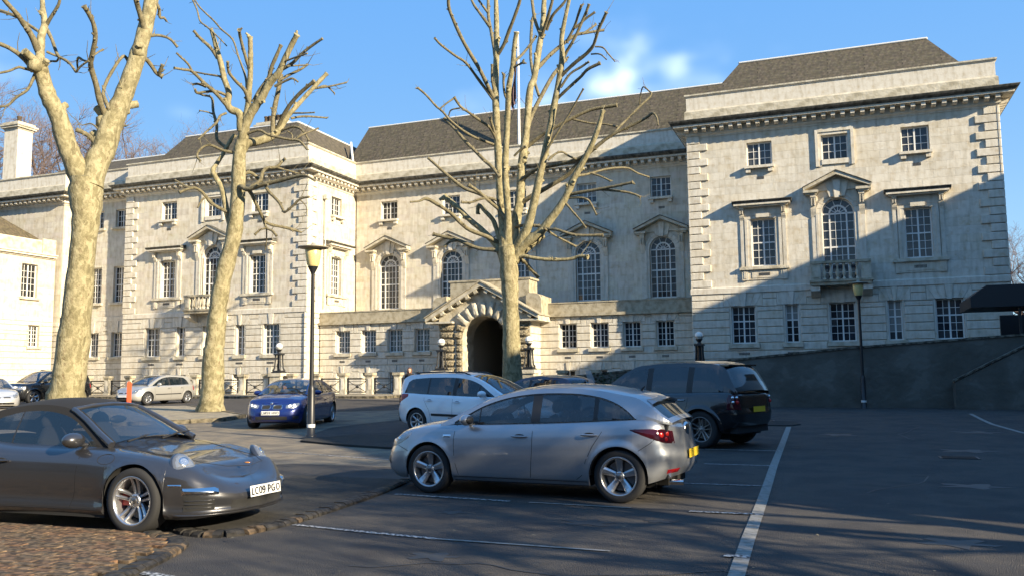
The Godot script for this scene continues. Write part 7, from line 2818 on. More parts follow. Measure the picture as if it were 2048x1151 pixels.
func silver_hatchback() -> void:
	var p := paint(0.31, 0.325, 0.35, 0.6, 0.36)
	var spec := {
		"paint": p, "hw": 0.9, "r": 0.325, "rim": 0.236, "tyre": 0.22, "arch": 0.368, "xf": 1.3425, "xr": -1.3425, "floor": 0.19,
		"outline": [Vector2(2.27, 0), Vector2(2.25, 0.28), Vector2(2.17, 0.54), Vector2(1.99, 0.73), Vector2(1.7, 0.835), Vector2(1.3, 0.88), Vector2(0.6, 0.895), Vector2(-0.6, 0.9), Vector2(-1.3, 0.9), Vector2(-1.62, 0.865), Vector2(-1.87, 0.765), Vector2(-2.0, 0.56), Vector2(-2.06, 0.3), Vector2(-2.075, 0)],
		"top": [Vector2(2.27, 0.68), Vector2(2.1, 0.74), Vector2(1.8, 0.825), Vector2(1.4, 0.885), Vector2(1.0, 0.915), Vector2(0.5, 0.925), Vector2(0, 0.94), Vector2(-0.8, 0.97), Vector2(-1.35, 1.0), Vector2(-1.7, 1.01), Vector2(-1.92, 0.985), Vector2(-2.075, 0.94)],
		"low": [Vector2(2.27, 0.24), Vector2(1.9, 0.19), Vector2(1.0, 0.2), Vector2(-1.0, 0.2), Vector2(-1.7, 0.24), Vector2(-2.075, 0.33)],
		"crown": [Vector2(2.2, 0.05), Vector2(1.8, 0.07), Vector2(1.2, 0.08), Vector2(0.9, 0.08), Vector2(-1.9, 0.04), Vector2(-2.2, 0.02)],
		"cab": [1.02, -1.88], "roof": [Vector2(1.2, 0.925), Vector2(0.98, 1.035), Vector2(0.62, 1.205), Vector2(0.28, 1.32), Vector2(-0.05, 1.38), Vector2(-0.45, 1.4), Vector2(-0.95, 1.38), Vector2(-1.35, 1.315), Vector2(-1.58, 1.26), Vector2(-1.68, 1.195), Vector2(-1.84, 1.06), Vector2(-1.96, 0.97)],
		"glassline": [Vector2(0.98, 0.945), Vector2(0.62, 1.14), Vector2(0.28, 1.255), Vector2(-0.05, 1.31), Vector2(-0.45, 1.328), Vector2(-0.9, 1.305), Vector2(-1.15, 1.255), Vector2(-1.35, 1.17), Vector2(-1.5, 1.06), Vector2(-1.56, 1.0)],
		"pillars": [[0.62, 0.6], [-0.14, -0.27], [-1.0, -1.06]], "screen": [0.3, -1.62, -1.9, 0.88], "seats": [[-0.15, 2, 0.74], [-1.05, 2, 0.66]], "dark_panes": [],
		"trim_line": M.chrome, "trim_round": true, "lean": 0.36,
		"wheel": {"n": 5, "w0": 0.03, "w1": 0.05, "m": M.alloy, "hub": 0.06, "dish": 0.24},
	}
	var e := make_car("hatchback", "silver five-door hatchback parked side-on in the foreground", spec, on_land(-3.9, -11.5), deg_to_rad(176.0), "cars in the car park")
	var o: Node3D = e[0]
	var sh: Shell = e[1]
	both(o, "door_seam", seam(sh, [Vector2(0.93, 0.92), Vector2(0.95, 0.75), Vector2(0.93, 0.45), Vector2(0.88, 0.27)]), M.gap)
	both(o, "door_seam", seam(sh, [Vector2(-0.2, 0.94), Vector2(-0.2, 0.6), Vector2(-0.17, 0.27)]), M.gap)
	both(o, "door_seam", seam(sh, [Vector2(-1.16, 0.98), Vector2(-1.14, 0.86), Vector2(-1.02, 0.68), Vector2(-0.93, 0.5), Vector2(-0.88, 0.33), Vector2(-0.8, 0.27)]), M.gap)
	both(o, "bumper_seam", seam(sh, [Vector2(-1.6, 0.64), Vector2(-1.74, 0.73), Vector2(-1.82, 0.8)]), M.gap)
	both(o, "bumper_seam", seam(sh, [Vector2(1.68, 0.56), Vector2(1.86, 0.62), Vector2(1.96, 0.64)]), M.gap)
	both(o, "sill_strip", seam(sh, [Vector2(0.95, 0.245), Vector2(-0.95, 0.245)], 0.012), M.alloy_dark)
	handle(o, sh, -0.02, 0.79, p)
	handle(o, sh, -0.98, 0.825, p)
	door_mirror(o, sh, 0.72, 1.0, p)
	lamp_unit(o, "headlight", sh, sh.s_at(2.03) - 0.12, sh.s_at(1.66), [0.63, 0.6, 0.66, 0.76], [0.69, 0.74, 0.79, 0.825], M.lamp_back, [[0.3, 0.5, 0.045, M.chrome], [0.55, 0.5, 0.04, M.chrome]], true)
	lamp_unit(o, "tail_light", sh, sh.s_at(-1.5), sh.s_at(-1.99) + 0.05, [0.885, 0.8, 0.73, 0.72], [0.9, 0.905, 0.9, 0.87], M.red_dark, [[0.62, 0.55, 0.035, M.red_spot], [0.8, 0.7, 0.03, M.red_spot], [0.75, 0.3, 0.028, M.red_lens]], false)
	both(o, "fog_light", skin(sh, sh.s_at(2.19), sh.s_at(2.06), [0.38, 0.36], [0.46, 0.48], 0.004), M.trim)
	both(o, "side_badge", skin(sh, sh.s_at(1.12), sh.s_at(1.0), [0.755, 0.755], [0.795, 0.795], 0.008), M.chrome)
	part(o, "grille", skin(sh, 0.001, 0.5, [0.5, 0.5], [0.62, 0.6], 0.004), M.trim)
	both(o, "reflector", skin(sh, sh.s_at(-1.93), sh.s_at(-2.03), [0.36, 0.37], [0.41, 0.42], 0.006), M.red_lens)
	var c := MB.new()
	c.lathe([Vector2(0.11, 0), Vector2(0.095, 0.03), Vector2(0.05, 0.04), Vector2(0, 0.045)], 24, Transform3D(Basis(Vector3(0, 0, 1), PI / 2), Vector3(-1.98, 0.86, 0)))
	part(o, "boot_badge", c, M.chrome)
	number_plate(o, Transform3D(Basis(Vector3.UP, -PI / 2), Vector3(-2.09, 0.58, 0)), "", M.plate_yellow)
	var x := MB.new()
	x.tube(PackedVector3Array([Vector3(-1.9, 0.25, -0.52), Vector3(-2.07, 0.25, -0.52)]), PackedFloat32Array([0.035, 0.035]), 10)
	part(o, "exhaust", x, M.chrome)
	# roof spoiler over the rear window
	var sp := MB.new()
	for s in [-1, 1]:
		sp.quad(Vector3(-1.47, 1.325, 0), Vector3(-1.47, 1.285, s * 0.56), Vector3(-1.77, 1.235, s * 0.54), Vector3(-1.79, 1.275, 0), Vector3.UP)
		sp.quad(Vector3(-1.77, 1.235, s * 0.54), Vector3(-1.79, 1.275, 0), Vector3(-1.75, 1.245, 0), Vector3(-1.73, 1.205, s * 0.54), Vector3(-1, 0, 0))
		sp.quad(Vector3(-1.54, 1.27, 0), Vector3(-1.54, 1.25, s * 0.56), Vector3(-1.73, 1.205, s * 0.54), Vector3(-1.75, 1.245, 0), Vector3.DOWN)
		sp.face(Vector3(-1.47, 1.285, s * 0.56), Vector3(-1.77, 1.235, s * 0.54), Vector3(-1.65, 1.15, s * 0.6), Vector3(0, 0, s))
	part(o, "spoiler", sp, p)
	var an := MB.new()
	an.tube(PackedVector3Array([Vector3(-1.4, 1.35, 0), Vector3(-1.46, 1.42, 0)]), PackedFloat32Array([0.02, 0.008]), 6)
	part(o, "aerial", an, M.trim)


func grey_sports_car() -> void:
	var p := paint(0.055, 0.055, 0.06, 0.6, 0.32)
	var spec := {
		"paint": p, "hw": 0.885, "r": 0.33, "rim": 0.245, "tyre": 0.25, "arch": 0.37, "xf": 1.175, "xr": -1.175, "floor": 0.14, "tuck": 0.02, "steer": 0.0,
		"outline": [Vector2(2.15, 0), Vector2(2.125, 0.28), Vector2(2.04, 0.52), Vector2(1.87, 0.71), Vector2(1.58, 0.815), Vector2(1.175, 0.87), Vector2(0.6, 0.85), Vector2(0, 0.85), Vector2(-0.6, 0.875), Vector2(-1.175, 0.915), Vector2(-1.6, 0.87), Vector2(-1.95, 0.73), Vector2(-2.15, 0.48), Vector2(-2.24, 0.2), Vector2(-2.25, 0)],
		"top": [Vector2(2.15, 0.5), Vector2(2.02, 0.575), Vector2(1.85, 0.65), Vector2(1.6, 0.72), Vector2(1.3, 0.775), Vector2(0.9, 0.815), Vector2(0.5, 0.845), Vector2(0, 0.855), Vector2(-0.6, 0.87), Vector2(-1.2, 0.915), Vector2(-1.6, 0.9), Vector2(-2.0, 0.82), Vector2(-2.25, 0.7)],
		"low": [Vector2(2.15, 0.19), Vector2(1.8, 0.15), Vector2(1.0, 0.165), Vector2(-1.0, 0.165), Vector2(-1.8, 0.2), Vector2(-2.25, 0.3)],
		"side_in": [Vector2(0, 0.05), Vector2(0.06, 0.012), Vector2(0.14, 0.012), Vector2(0.2, 0.03), Vector2(0.45, 0.006), Vector2(0.62, 0.0), Vector2(0.78, 0.016), Vector2(0.88, 0.05), Vector2(0.94, 0.085), Vector2(0.98, 0.13), Vector2(1.0, 0.19)],
		"nose_in": [Vector2(0, 0.04), Vector2(0.1, 0.0), Vector2(0.2, 0.03), Vector2(0.45, 0.005), Vector2(0.6, 0.02), Vector2(0.8, 0.09), Vector2(0.92, 0.17), Vector2(1.0, 0.26)],
		"crown": [Vector2(2.15, 0.03), Vector2(1.9, 0.015), Vector2(1.6, -0.03), Vector2(1.2, -0.035), Vector2(0.8, 0.015), Vector2(0.5, 0.07), Vector2(-1.5, 0.06), Vector2(-2.25, 0.0)],
		"cab": [0.5, -1.7], "roof": [Vector2(0.66, 0.87), Vector2(0.48, 0.965), Vector2(0.22, 1.11), Vector2(0.04, 1.2), Vector2(-0.06, 1.235), Vector2(-0.3, 1.275), Vector2(-0.7, 1.275), Vector2(-1.1, 1.195), Vector2(-1.45, 1.05), Vector2(-1.7, 0.93), Vector2(-1.8, 0.89)],
		"glassline": [Vector2(0.46, 0.88), Vector2(0.2, 1.04), Vector2(0.02, 1.13), Vector2(-0.3, 1.205), Vector2(-0.7, 1.205), Vector2(-0.98, 1.13), Vector2(-1.18, 1.0), Vector2(-1.3, 0.9)],
		"pillars": [[-0.68, -0.7]], "screen": [0.02, -1.15, -1.5, 0.6], "seats": [[-0.3, 2, 0.66]], "lean": 0.42, "bulge": 0.07, "rear_glass": M.privacy,
		"roof_paint": M.hoodcloth,
		"wheel": {"n": 5, "twin": true, "split": 0.036, "w0": 0.016, "w1": 0.018, "m": M.alloy, "hub": 0.07, "dish": 0.2, "caliper": true},
	}
	var e := make_car("sports_car", "dark grey open-top sports car with black fabric roof closed, foreground left", spec, on_land(-7.98, -7.82, 0.012), deg_to_rad(1.0), "cars in the car park")
	var o: Node3D = e[0]
	var sh: Shell = e[1]
	# windscreen frame in body colour
	var fr := MB.new()
	var top := []
	for s in [-1, 1]:
		var pts := PackedVector3Array()
		for q in [Vector2(0.68, 0.865), Vector2(0.48, 0.972), Vector2(0.22, 1.118), Vector2(0.03, 1.21), Vector2(-0.03, 1.232)]:
			var yb := curve(sh.top, q.x)
			var d: float = maxf(0, q.y - yb)
			pts.append(Vector3(q.x, q.y, s * (belt_z(sh, q.x) - 0.01 - 0.42 * d - 0.12 * d * d)))
		fr.tube(pts, PackedFloat32Array([0.04, 0.033, 0.03, 0.03, 0.03]), 8)
		top.append(pts[4])
	fr.tube(PackedVector3Array([top[0], Vector3(0.04, 1.27, -0.25), Vector3(0.045, 1.28, 0), Vector3(0.04, 1.27, 0.25), top[1]]), PackedFloat32Array([0.028, 0.024, 0.024, 0.024, 0.028]), 8)
	part(o, "windscreen_frame", fr, p)
	both(o, "door_seam", seam(sh, [Vector2(0.42, 0.83), Vector2(0.42, 0.66), Vector2(0.4, 0.4), Vector2(0.34, 0.24)]), M.gap)
	both(o, "door_seam", seam(sh, [Vector2(-0.82, 0.85), Vector2(-0.95, 0.74), Vector2(-0.93, 0.55), Vector2(-0.8, 0.33), Vector2(-0.74, 0.24)]), M.gap)
	both(o, "sill_strip", seam(sh, [Vector2(0.72, 0.225), Vector2(-0.72, 0.225)], 0.014, 0.004), M.trim)
	handle(o, sh, -0.62, 0.7, p)
	door_mirror(o, sh, 0.32, 1.12, p)
	# round headlights leaning back on the wing tops
	for s in [-1, 1]:
		var at := Vector3(1.655, 0.655, s * 0.645)
		var n := Vector3(0.74, 0.56, s * 0.36).normalized()
		var t := Vector3(-0.5, 0.8, 0.0)
		t = (t - n * t.dot(n)).normalized()
		var bs := Basis(t.cross(n).normalized(), t, n)
		var ring := MB.new()
		ring.ball(Vector3.ZERO, Vector3(0.136, 0.192, 0.062), 24, Transform3D(bs, at - n * 0.036))
		var h := part(o, "headlight", ring, p)
		var bk := MB.new()
		bk.ball(Vector3.ZERO, Vector3(0.122, 0.178, 0.06), 24, Transform3D(bs, at - n * 0.03))
		part(h, "reflector", bk, M.lamp_back)
		for q in [[0.055, 0.052], [-0.05, 0.048]]:
			var bl := MB.new()
			bl.lathe([Vector2(q[1], 0.0), Vector2(q[1] * 0.92, 0.016), Vector2(q[1] * 0.6, 0.004), Vector2(0.0, 0.012)], 18, Transform3D(bs * Basis(Vector3.RIGHT, PI / 2), at + bs * Vector3(0.0, q[0], 0.026)))
			part(h, "bulb", bl, M.chrome)
		var ln := MB.new()
		ln.ball(Vector3.ZERO, Vector3(0.126, 0.182, 0.082), 24, Transform3D(bs, at - n * 0.034))
		part(h, "lens", ln, M.lens)
	# bumper intakes with light bars and slats, centre intake, plate
	both(o, "intake", skin(sh, 0.62, 0.94, [0.24, 0.23], [0.385, 0.4], 0.003, 8, 3), M.gap)
	for k in 3:
		both(o, "intake_slat", skin(sh, 0.62, 0.94, [0.262 + 0.036 * k, 0.258 + 0.036 * k], [0.272 + 0.036 * k, 0.268 + 0.036 * k], 0.016, 8, 2), p)
	both(o, "running_light", skin(sh, 0.58, 0.96, [0.388, 0.393], [0.462, 0.462], 0.022, 10, 4), M.chrome)
	var ci := skin(sh, 0.001, 0.44, [0.225, 0.235], [0.33, 0.315], 0.004, 8, 3)
	both(o, "intake", ci, M.gap)
	both(o, "lip", skin(sh, 0.001, 1.05, [0.178, 0.178], [0.2, 0.2], 0.018, 16, 2), p)
	both(o, "side_indicator", skin(sh, sh.s_at(1.72), sh.s_at(1.58), [0.475, 0.475], [0.5, 0.5], 0.008), M.chrome)
	number_plate(o, Transform3D(Basis(Vector3.UP, PI / 2), Vector3(2.175, 0.385, 0)) * Transform3D(Basis(Vector3.RIGHT, -0.1), Vector3.ZERO), "LC09 PGO", M.plate_white)
	# fuel flap on the right wing, crest on the bonnet
	var ff := MB.new()
	for k in 24:
		var a := TAU * k / 24
		var c := TAU * (k + 1) / 24
		ff.tube(PackedVector3Array([sh.point(sh.s_at(0.78 + 0.11 * cos(a)), 0.735 + 0.05 * sin(a), 0.0), sh.point(sh.s_at(0.78 + 0.11 * cos(c)), 0.735 + 0.05 * sin(c), 0.0)]), PackedFloat32Array([0.003, 0.003]), 4, false)
	part(o, "fuel_flap_seam", ff, M.gap)
	var cr := MB.new()
	cr.ball(Vector3(1.93, 0.655, 0), Vector3(0.035, 0.008, 0.026), 12)
	part(o, "bonnet_crest", cr, M.amber)
	# bonnet shut line
	var bs2 := MB.new()
	for s in [-1, 1]:
		var pts := PackedVector3Array()
		for q in [[0.72, 0.62], [1.0, 0.56], [1.35, 0.5], [1.7, 0.44], [1.9, 0.3], [1.96, 0.0]]:
			var x: float = q[0]
			var ez := belt_z(sh, x)
			var u: float = clampf(q[1] / ez, 0, 1)
			pts.append(Vector3(x, curve(sh.top, x) + curve(spec.crown, x) * (1 - pow(u, 3.0)) + 0.002, s * q[1]))
		bs2.tube(pts, PackedFloat32Array([0.003, 0.003, 0.003, 0.003, 0.003, 0.003]), 4, false)
	part(o, "bonnet_seam", bs2, M.gap)
	var tl := MB.new()
	both(o, "tail_light", skin(sh, sh.s_at(-1.9), sh.total - 0.2, [0.62, 0.6], [0.72, 0.68], 0.008), M.red_lens)


func black_off_roader() -> void:
	var p := paint(0.007, 0.007, 0.009, 0.2, 0.25)
	var spec := big_spec(p)
	var e := make_car("off_roader", "black boxy off-road car seen from behind on the left side, right of the silver hatchback", spec, on_land(-3.72, -19.5), deg_to_rad(159.0), "cars in the car park")
	var o: Node3D = e[0]
	var sh: Shell = e[1]
	big_details(o, sh, p)
	both(o, "tail_light", skin(sh, sh.s_at(-1.97), sh.s_at(-2.14) + 0.12, [0.78, 0.78], [1.08, 1.08], 0.014), M.red_dark)
	for k in 4:
		var b := MB.new()
		b.ball(sh.point(sh.s_at(-2.1) - 0.02 + 0.1 * (k % 2), 1.02 - 0.09 * (k / 2), 0.018), Vector3(0.04, 0.038, 0.03), 12)
		both(o, "bulb", b, M.chrome if k < 3 else M.red_spot)
	arch_trim(o, sh, p, 0.07, 0.016)
	number_plate(o, Transform3D(Basis(Vector3.UP, -PI / 2), Vector3(-2.245, 0.78, 0)), "", M.plate_yellow)


func big_spec(p: Material) -> Dictionary:
	return {
		"paint": p, "hw": 0.955, "r": 0.375, "rim": 0.255, "tyre": 0.26, "arch": 0.43, "xf": 1.37, "xr": -1.375, "floor": 0.26,
		"outline": [Vector2(2.22, 0), Vector2(2.2, 0.4), Vector2(2.12, 0.66), Vector2(1.96, 0.83), Vector2(1.7, 0.91), Vector2(1.3, 0.94), Vector2(0.5, 0.95), Vector2(-0.8, 0.955), Vector2(-1.4, 0.95), Vector2(-1.8, 0.925), Vector2(-2.05, 0.86), Vector2(-2.18, 0.7), Vector2(-2.22, 0.35), Vector2(-2.23, 0)],
		"top": [Vector2(2.22, 0.95), Vector2(2.05, 1.02), Vector2(1.6, 1.07), Vector2(1.1, 1.1), Vector2(0.5, 1.11), Vector2(-0.8, 1.12), Vector2(-1.5, 1.13), Vector2(-2.0, 1.13), Vector2(-2.23, 1.1)],
		"low": [Vector2(2.22, 0.38), Vector2(1.9, 0.3), Vector2(1.0, 0.3), Vector2(-1.0, 0.3), Vector2(-1.7, 0.34), Vector2(-2.23, 0.45)],
		"crown": [Vector2(2.2, 0.05), Vector2(1.2, 0.06), Vector2(-2.2, 0.03)],
		"cab": [0.98, -2.05], "roof": [Vector2(1.18, 1.115), Vector2(0.92, 1.31), Vector2(0.56, 1.55), Vector2(0.3, 1.67), Vector2(0.0, 1.715), Vector2(-0.6, 1.74), Vector2(-1.2, 1.73), Vector2(-1.68, 1.69), Vector2(-1.83, 1.63), Vector2(-1.98, 1.4), Vector2(-2.12, 1.14)],
		"glassline": [Vector2(0.98, 1.13), Vector2(0.56, 1.45), Vector2(0.3, 1.58), Vector2(0.0, 1.635), Vector2(-0.6, 1.655), Vector2(-1.2, 1.645), Vector2(-1.6, 1.58), Vector2(-1.74, 1.45), Vector2(-1.86, 1.16)],
		"pillars": [[-0.02, -0.16], [-1.02, -1.16]], "screen": [0.34, -1.8, -2.03, 0.86], "seats": [[-0.2, 2, 0.9], [-1.1, 2, 0.85]], "dark_panes": [1, 2], "lean": 0.24, "rear_glass": M.privacy,
		"wheel": {"n": 5, "twin": true, "split": 0.05, "w0": 0.016, "w1": 0.018, "m": M.alloy_dark, "hub": 0.075, "dish": 0.34},
	}


func big_details(o: Node3D, sh: Shell, p: Material) -> void:
	both(o, "door_seam", seam(sh, [Vector2(0.95, 1.08), Vector2(0.95, 0.7), Vector2(0.88, 0.38)]), M.gap)
	both(o, "door_seam", seam(sh, [Vector2(-0.1, 1.1), Vector2(-0.1, 0.38)]), M.gap)
	both(o, "door_seam", seam(sh, [Vector2(-1.1, 1.1), Vector2(-1.08, 0.85), Vector2(-0.88, 0.5)]), M.gap)
	handle(o, sh, 0.06, 0.96, p)
	handle(o, sh, -0.92, 0.97, M.alloy)
	door_mirror(o, sh, 0.8, 1.25, p)
	both(o, "sill_strip", seam(sh, [Vector2(0.88, 0.36), Vector2(-0.88, 0.36)], 0.03, 0.006), M.trim)
	lamp_unit(o, "headlight", sh, 0.52, 0.98, [0.78, 0.77, 0.8], [0.93, 0.95, 0.95], M.lamp_back, [[0.3, 0.5, 0.06, M.chrome], [0.65, 0.5, 0.055, M.chrome]], true)
	both(o, "grille", skin(sh, 0.001, 0.46, [0.76, 0.76], [0.92, 0.93], 0.006), M.alloy_dark)
	both(o, "intake", skin(sh, 0.001, 0.75, [0.46, 0.47], [0.62, 0.6], 0.004), M.trim)
	var sp := MB.new()
	sp.box(-1.9, -1.68, 1.665, 1.7, -0.62, 0.62)
	part(o, "spoiler", sp, p)


func white_estate() -> void:
	var p := paint(0.74, 0.76, 0.78, 0.0, 0.3)
	var spec := {
		"paint": p, "hw": 0.9, "r": 0.32, "rim": 0.21, "tyre": 0.205, "arch": 0.362, "xf": 1.355, "xr": -1.355, "floor": 0.19,
		"outline": [Vector2(2.3, 0), Vector2(2.27, 0.28), Vector2(2.17, 0.54), Vector2(1.98, 0.74), Vector2(1.7, 0.84), Vector2(1.3, 0.88), Vector2(0.6, 0.895), Vector2(-0.6, 0.9), Vector2(-1.3, 0.895), Vector2(-1.75, 0.865), Vector2(-2.03, 0.78), Vector2(-2.17, 0.58), Vector2(-2.22, 0.3), Vector2(-2.23, 0)],
		"top": [Vector2(2.3, 0.66), Vector2(2.1, 0.75), Vector2(1.8, 0.84), Vector2(1.4, 0.92), Vector2(1.0, 0.95), Vector2(0.4, 0.96), Vector2(-0.4, 0.99), Vector2(-1.2, 1.02), Vector2(-1.8, 1.05), Vector2(-2.1, 1.04), Vector2(-2.23, 1.0)],
		"low": [Vector2(2.3, 0.25), Vector2(1.9, 0.2), Vector2(1.0, 0.21), Vector2(-1.0, 0.21), Vector2(-1.8, 0.26), Vector2(-2.23, 0.36)],
		"crown": [Vector2(2.2, 0.06), Vector2(1.2, 0.09), Vector2(-2.2, 0.03)],
		"cab": [1.12, -2.1], "roof": [Vector2(1.32, 0.965), Vector2(1.0, 1.14), Vector2(0.6, 1.34), Vector2(0.25, 1.46), Vector2(-0.1, 1.52), Vector2(-0.7, 1.545), Vector2(-1.4, 1.53), Vector2(-1.9, 1.48), Vector2(-2.02, 1.41), Vector2(-2.12, 1.22), Vector2(-2.18, 1.03)],
		"glassline": [Vector2(1.05, 0.975), Vector2(0.6, 1.25), Vector2(0.25, 1.375), Vector2(-0.1, 1.43), Vector2(-0.7, 1.45), Vector2(-1.4, 1.43), Vector2(-1.7, 1.39), Vector2(-1.82, 1.3), Vector2(-1.87, 1.07)],
		"pillars": [[0.6, 0.57], [-0.12, -0.24], [-1.02, -1.07]], "screen": [0.28, -2.02, -2.16, 0.9], "seats": [[-0.15, 2, 0.78], [-1.05, 2, 0.72]], "dark_panes": [2, 3], "lean": 0.3, "rear_glass": M.privacy,
		"wheel": {"n": 7, "w0": 0.02, "w1": 0.034, "m": M.alloy, "hub": 0.06, "dish": 0.3},
	}
	var e := make_car("estate_car", "white estate car with roof bars behind the silver hatchback", spec, on_land(-8.99, -21.12), deg_to_rad(347.9), "cars in the car park")
	var o: Node3D = e[0]
	var sh: Shell = e[1]
	both(o, "door_seam", seam(sh, [Vector2(0.98, 0.93), Vector2(0.97, 0.6), Vector2(0.88, 0.28)]), M.gap)
	both(o, "door_seam", seam(sh, [Vector2(-0.18, 0.97), Vector2(-0.17, 0.28)]), M.gap)
	both(o, "door_seam", seam(sh, [Vector2(-1.12, 1.0), Vector2(-1.1, 0.86), Vector2(-0.92, 0.6), Vector2(-0.86, 0.32)]), M.gap)
	both(o, "side_moulding", seam(sh, [Vector2(0.9, 0.46), Vector2(-0.85, 0.5)], 0.06, 0.01), M.trim)
	handle(o, sh, -0.03, 0.82, p)
	handle(o, sh, -0.93, 0.86, p)
	door_mirror(o, sh, 0.78, 1.15, p)
	lamp_unit(o, "tail_light", sh, sh.s_at(-1.68), sh.s_at(-2.16) + 0.1, [0.96, 0.84, 0.7, 0.62], [1.03, 1.035, 1.0, 0.94], M.red_lens, [[0.75, 0.35, 0.03, M.red_dark]], false)
	both(o, "bumper_pad", skin(sh, sh.s_at(-2.03), sh.total - 0.3, [0.46, 0.46], [0.53, 0.53], 0.014), M.trim)
	lamp_unit(o, "headlight", sh, sh.s_at(2.0), sh.s_at(1.5), [0.58, 0.66, 0.8], [0.68, 0.8, 0.88], M.lamp_back, [[0.4, 0.5, 0.045, M.chrome]], true)
	number_plate(o, Transform3D(Basis(Vector3.UP, -PI / 2), Vector3(-2.25, 0.7, 0)), "", M.plate_yellow)
	for s in [-1, 1]:
		var b := MB.new()
		b.tube(PackedVector3Array([Vector3(0.15, 1.5, s * 0.5), Vector3(-0.05, 1.57, s * 0.5), Vector3(-0.7, 1.6, s * 0.5), Vector3(-1.5, 1.58, s * 0.5), Vector3(-1.75, 1.51, s * 0.5)]), PackedFloat32Array([0.015, 0.02, 0.02, 0.02, 0.015]), 8)
		part(o, "roof_bar", b, M.trim)


func blue_coupe() -> void:
	var p := paint(0.010, 0.022, 0.13, 0.35, 0.25)
	var spec := {
		"paint": p, "hw": 0.885, "r": 0.33, "rim": 0.24, "tyre": 0.235, "arch": 0.37, "xf": 1.38, "xr": -1.38, "floor": 0.16, "steer": 0.04,
		"outline": [Vector2(2.17, 0), Vector2(2.15, 0.3), Vector2(2.08, 0.55), Vector2(1.92, 0.73), Vector2(1.62, 0.825), Vector2(1.3, 0.865), Vector2(0.4, 0.88), Vector2(-0.8, 0.885), Vector2(-1.4, 0.88), Vector2(-1.9, 0.83), Vector2(-2.2, 0.69), Vector2(-2.36, 0.42), Vector2(-2.41, 0)],
		"top": [Vector2(2.17, 0.68), Vector2(2.0, 0.75), Vector2(1.6, 0.84), Vector2(1.1, 0.905), Vector2(0.6, 0.93), Vector2(-0.8, 0.965), Vector2(-1.5, 0.99), Vector2(-2.0, 0.985), Vector2(-2.41, 0.93)],
		"low": [Vector2(2.17, 0.2), Vector2(1.9, 0.16), Vector2(1.0, 0.18), Vector2(-1.0, 0.18), Vector2(-1.9, 0.22), Vector2(-2.41, 0.3)],
		"crown": [Vector2(2.17, 0.05), Vector2(1.6, 0.06), Vector2(1.0, 0.08), Vector2(-1.8, 0.04), Vector2(-2.4, 0.03)],
		"cab": [0.9, -1.7], "roof": [Vector2(1.08, 0.945), Vector2(0.78, 1.09), Vector2(0.4, 1.25), Vector2(0.08, 1.34), Vector2(-0.4, 1.375), Vector2(-0.9, 1.355), Vector2(-1.3, 1.27), Vector2(-1.65, 1.11), Vector2(-1.88, 1.0)],
		"glassline": [Vector2(0.86, 0.95), Vector2(0.4, 1.18), Vector2(0.08, 1.275), Vector2(-0.4, 1.31), Vector2(-0.9, 1.28), Vector2(-1.2, 1.17), Vector2(-1.42, 1.0)],
		"pillars": [[-0.45, -0.55]], "screen": [0.12, -1.1, -1.75, 0.8], "seats": [[-0.2, 2, 0.7], [-1.0, 2, 0.6]], "lean": 0.38,
		"wheel": {"n": 10, "w0": 0.014, "w1": 0.012, "m": M.alloy, "hub": 0.06, "dish": 0.3},
	}
	var e := make_car("coupe", "dark blue two-door coupe with headlights lit, driving towards the viewer", spec, on_land(-15.81, -22.71), deg_to_rad(287.8), "cars in the car park")
	var o: Node3D = e[0]
	var sh: Shell = e[1]
	lamp_unit(o, "headlight", sh, 0.42, 0.88, [0.585, 0.575, 0.6, 0.66], [0.665, 0.69, 0.71, 0.725], M.lamp_back, [[0.3, 0.5, 0.045, M.lamp_on], [0.62, 0.52, 0.045, M.lamp_on]], true)
	for s in [-1, 1]:
		var k := MB.new()
		var fr := MB.new()
		var pts := PackedVector3Array()
		for a in 25:
			var t := TAU * a / 24
			var z: float = s * (0.165 + 0.13 * signf(cos(t)) * pow(absf(cos(t)), 0.5))
			var y := 0.615 + 0.058 * signf(sin(t)) * pow(absf(sin(t)), 0.5)
			pts.append(Vector3(sh.point(absf(z), y, 0.012).x, y, z))
		var rad := PackedFloat32Array()
		rad.resize(25)
		rad.fill(0.012)
		fr.tube(pts, rad, 6, false)
		part(o, "grille_frame", fr, M.chrome)
	both(o, "grille", skin(sh, 0.05, 0.28, [0.565, 0.565], [0.665, 0.665], 0.005), M.gap)
	both(o, "intake", skin(sh, 0.001, 0.46, [0.24, 0.25], [0.37, 0.35], 0.004), M.gap)
	both(o, "fog_light", skin(sh, 0.62, 0.82, [0.27, 0.28], [0.36, 0.36], 0.004), M.trim)
	var em := MB.new()
	em.ball(Vector3(2.06, 0.72, 0), Vector3(0.02, 0.04, 0.04), 14)
	part(o, "bonnet_badge", em, M.chrome)
	number_plate(o, Transform3D(Basis(Vector3.UP, PI / 2), Vector3(2.2, 0.455, 0)), "LM59 HVO", M.plate_white)
	both(o, "door_seam", seam(sh, [Vector2(0.82, 0.9), Vector2(0.84, 0.6), Vector2(0.78, 0.26)]), M.gap)
	both(o, "door_seam", seam(sh, [Vector2(-0.62, 0.94), Vector2(-0.66, 0.6), Vector2(-0.58, 0.26)]), M.gap)
	handle(o, sh, -0.42, 0.76, p)
	door_mirror(o, sh, 0.62, 1.0, p)
	both(o, "tail_light", skin(sh, sh.s_at(-2.05), sh.total - 0.35, [0.76, 0.76], [0.88, 0.87], 0.01), M.red_lens)
	var ds := MB.new()
	ds.lathe([Vector2(0.05, 0.0), Vector2(0.05, 0.004), Vector2(0, 0.004)], 16, Transform3D(Basis(Vector3(0, 0, 1), -0.9), Vector3(0.83, 1.06, -0.5)), true)
	part(o, "windscreen_disc", ds, M.plate_white)
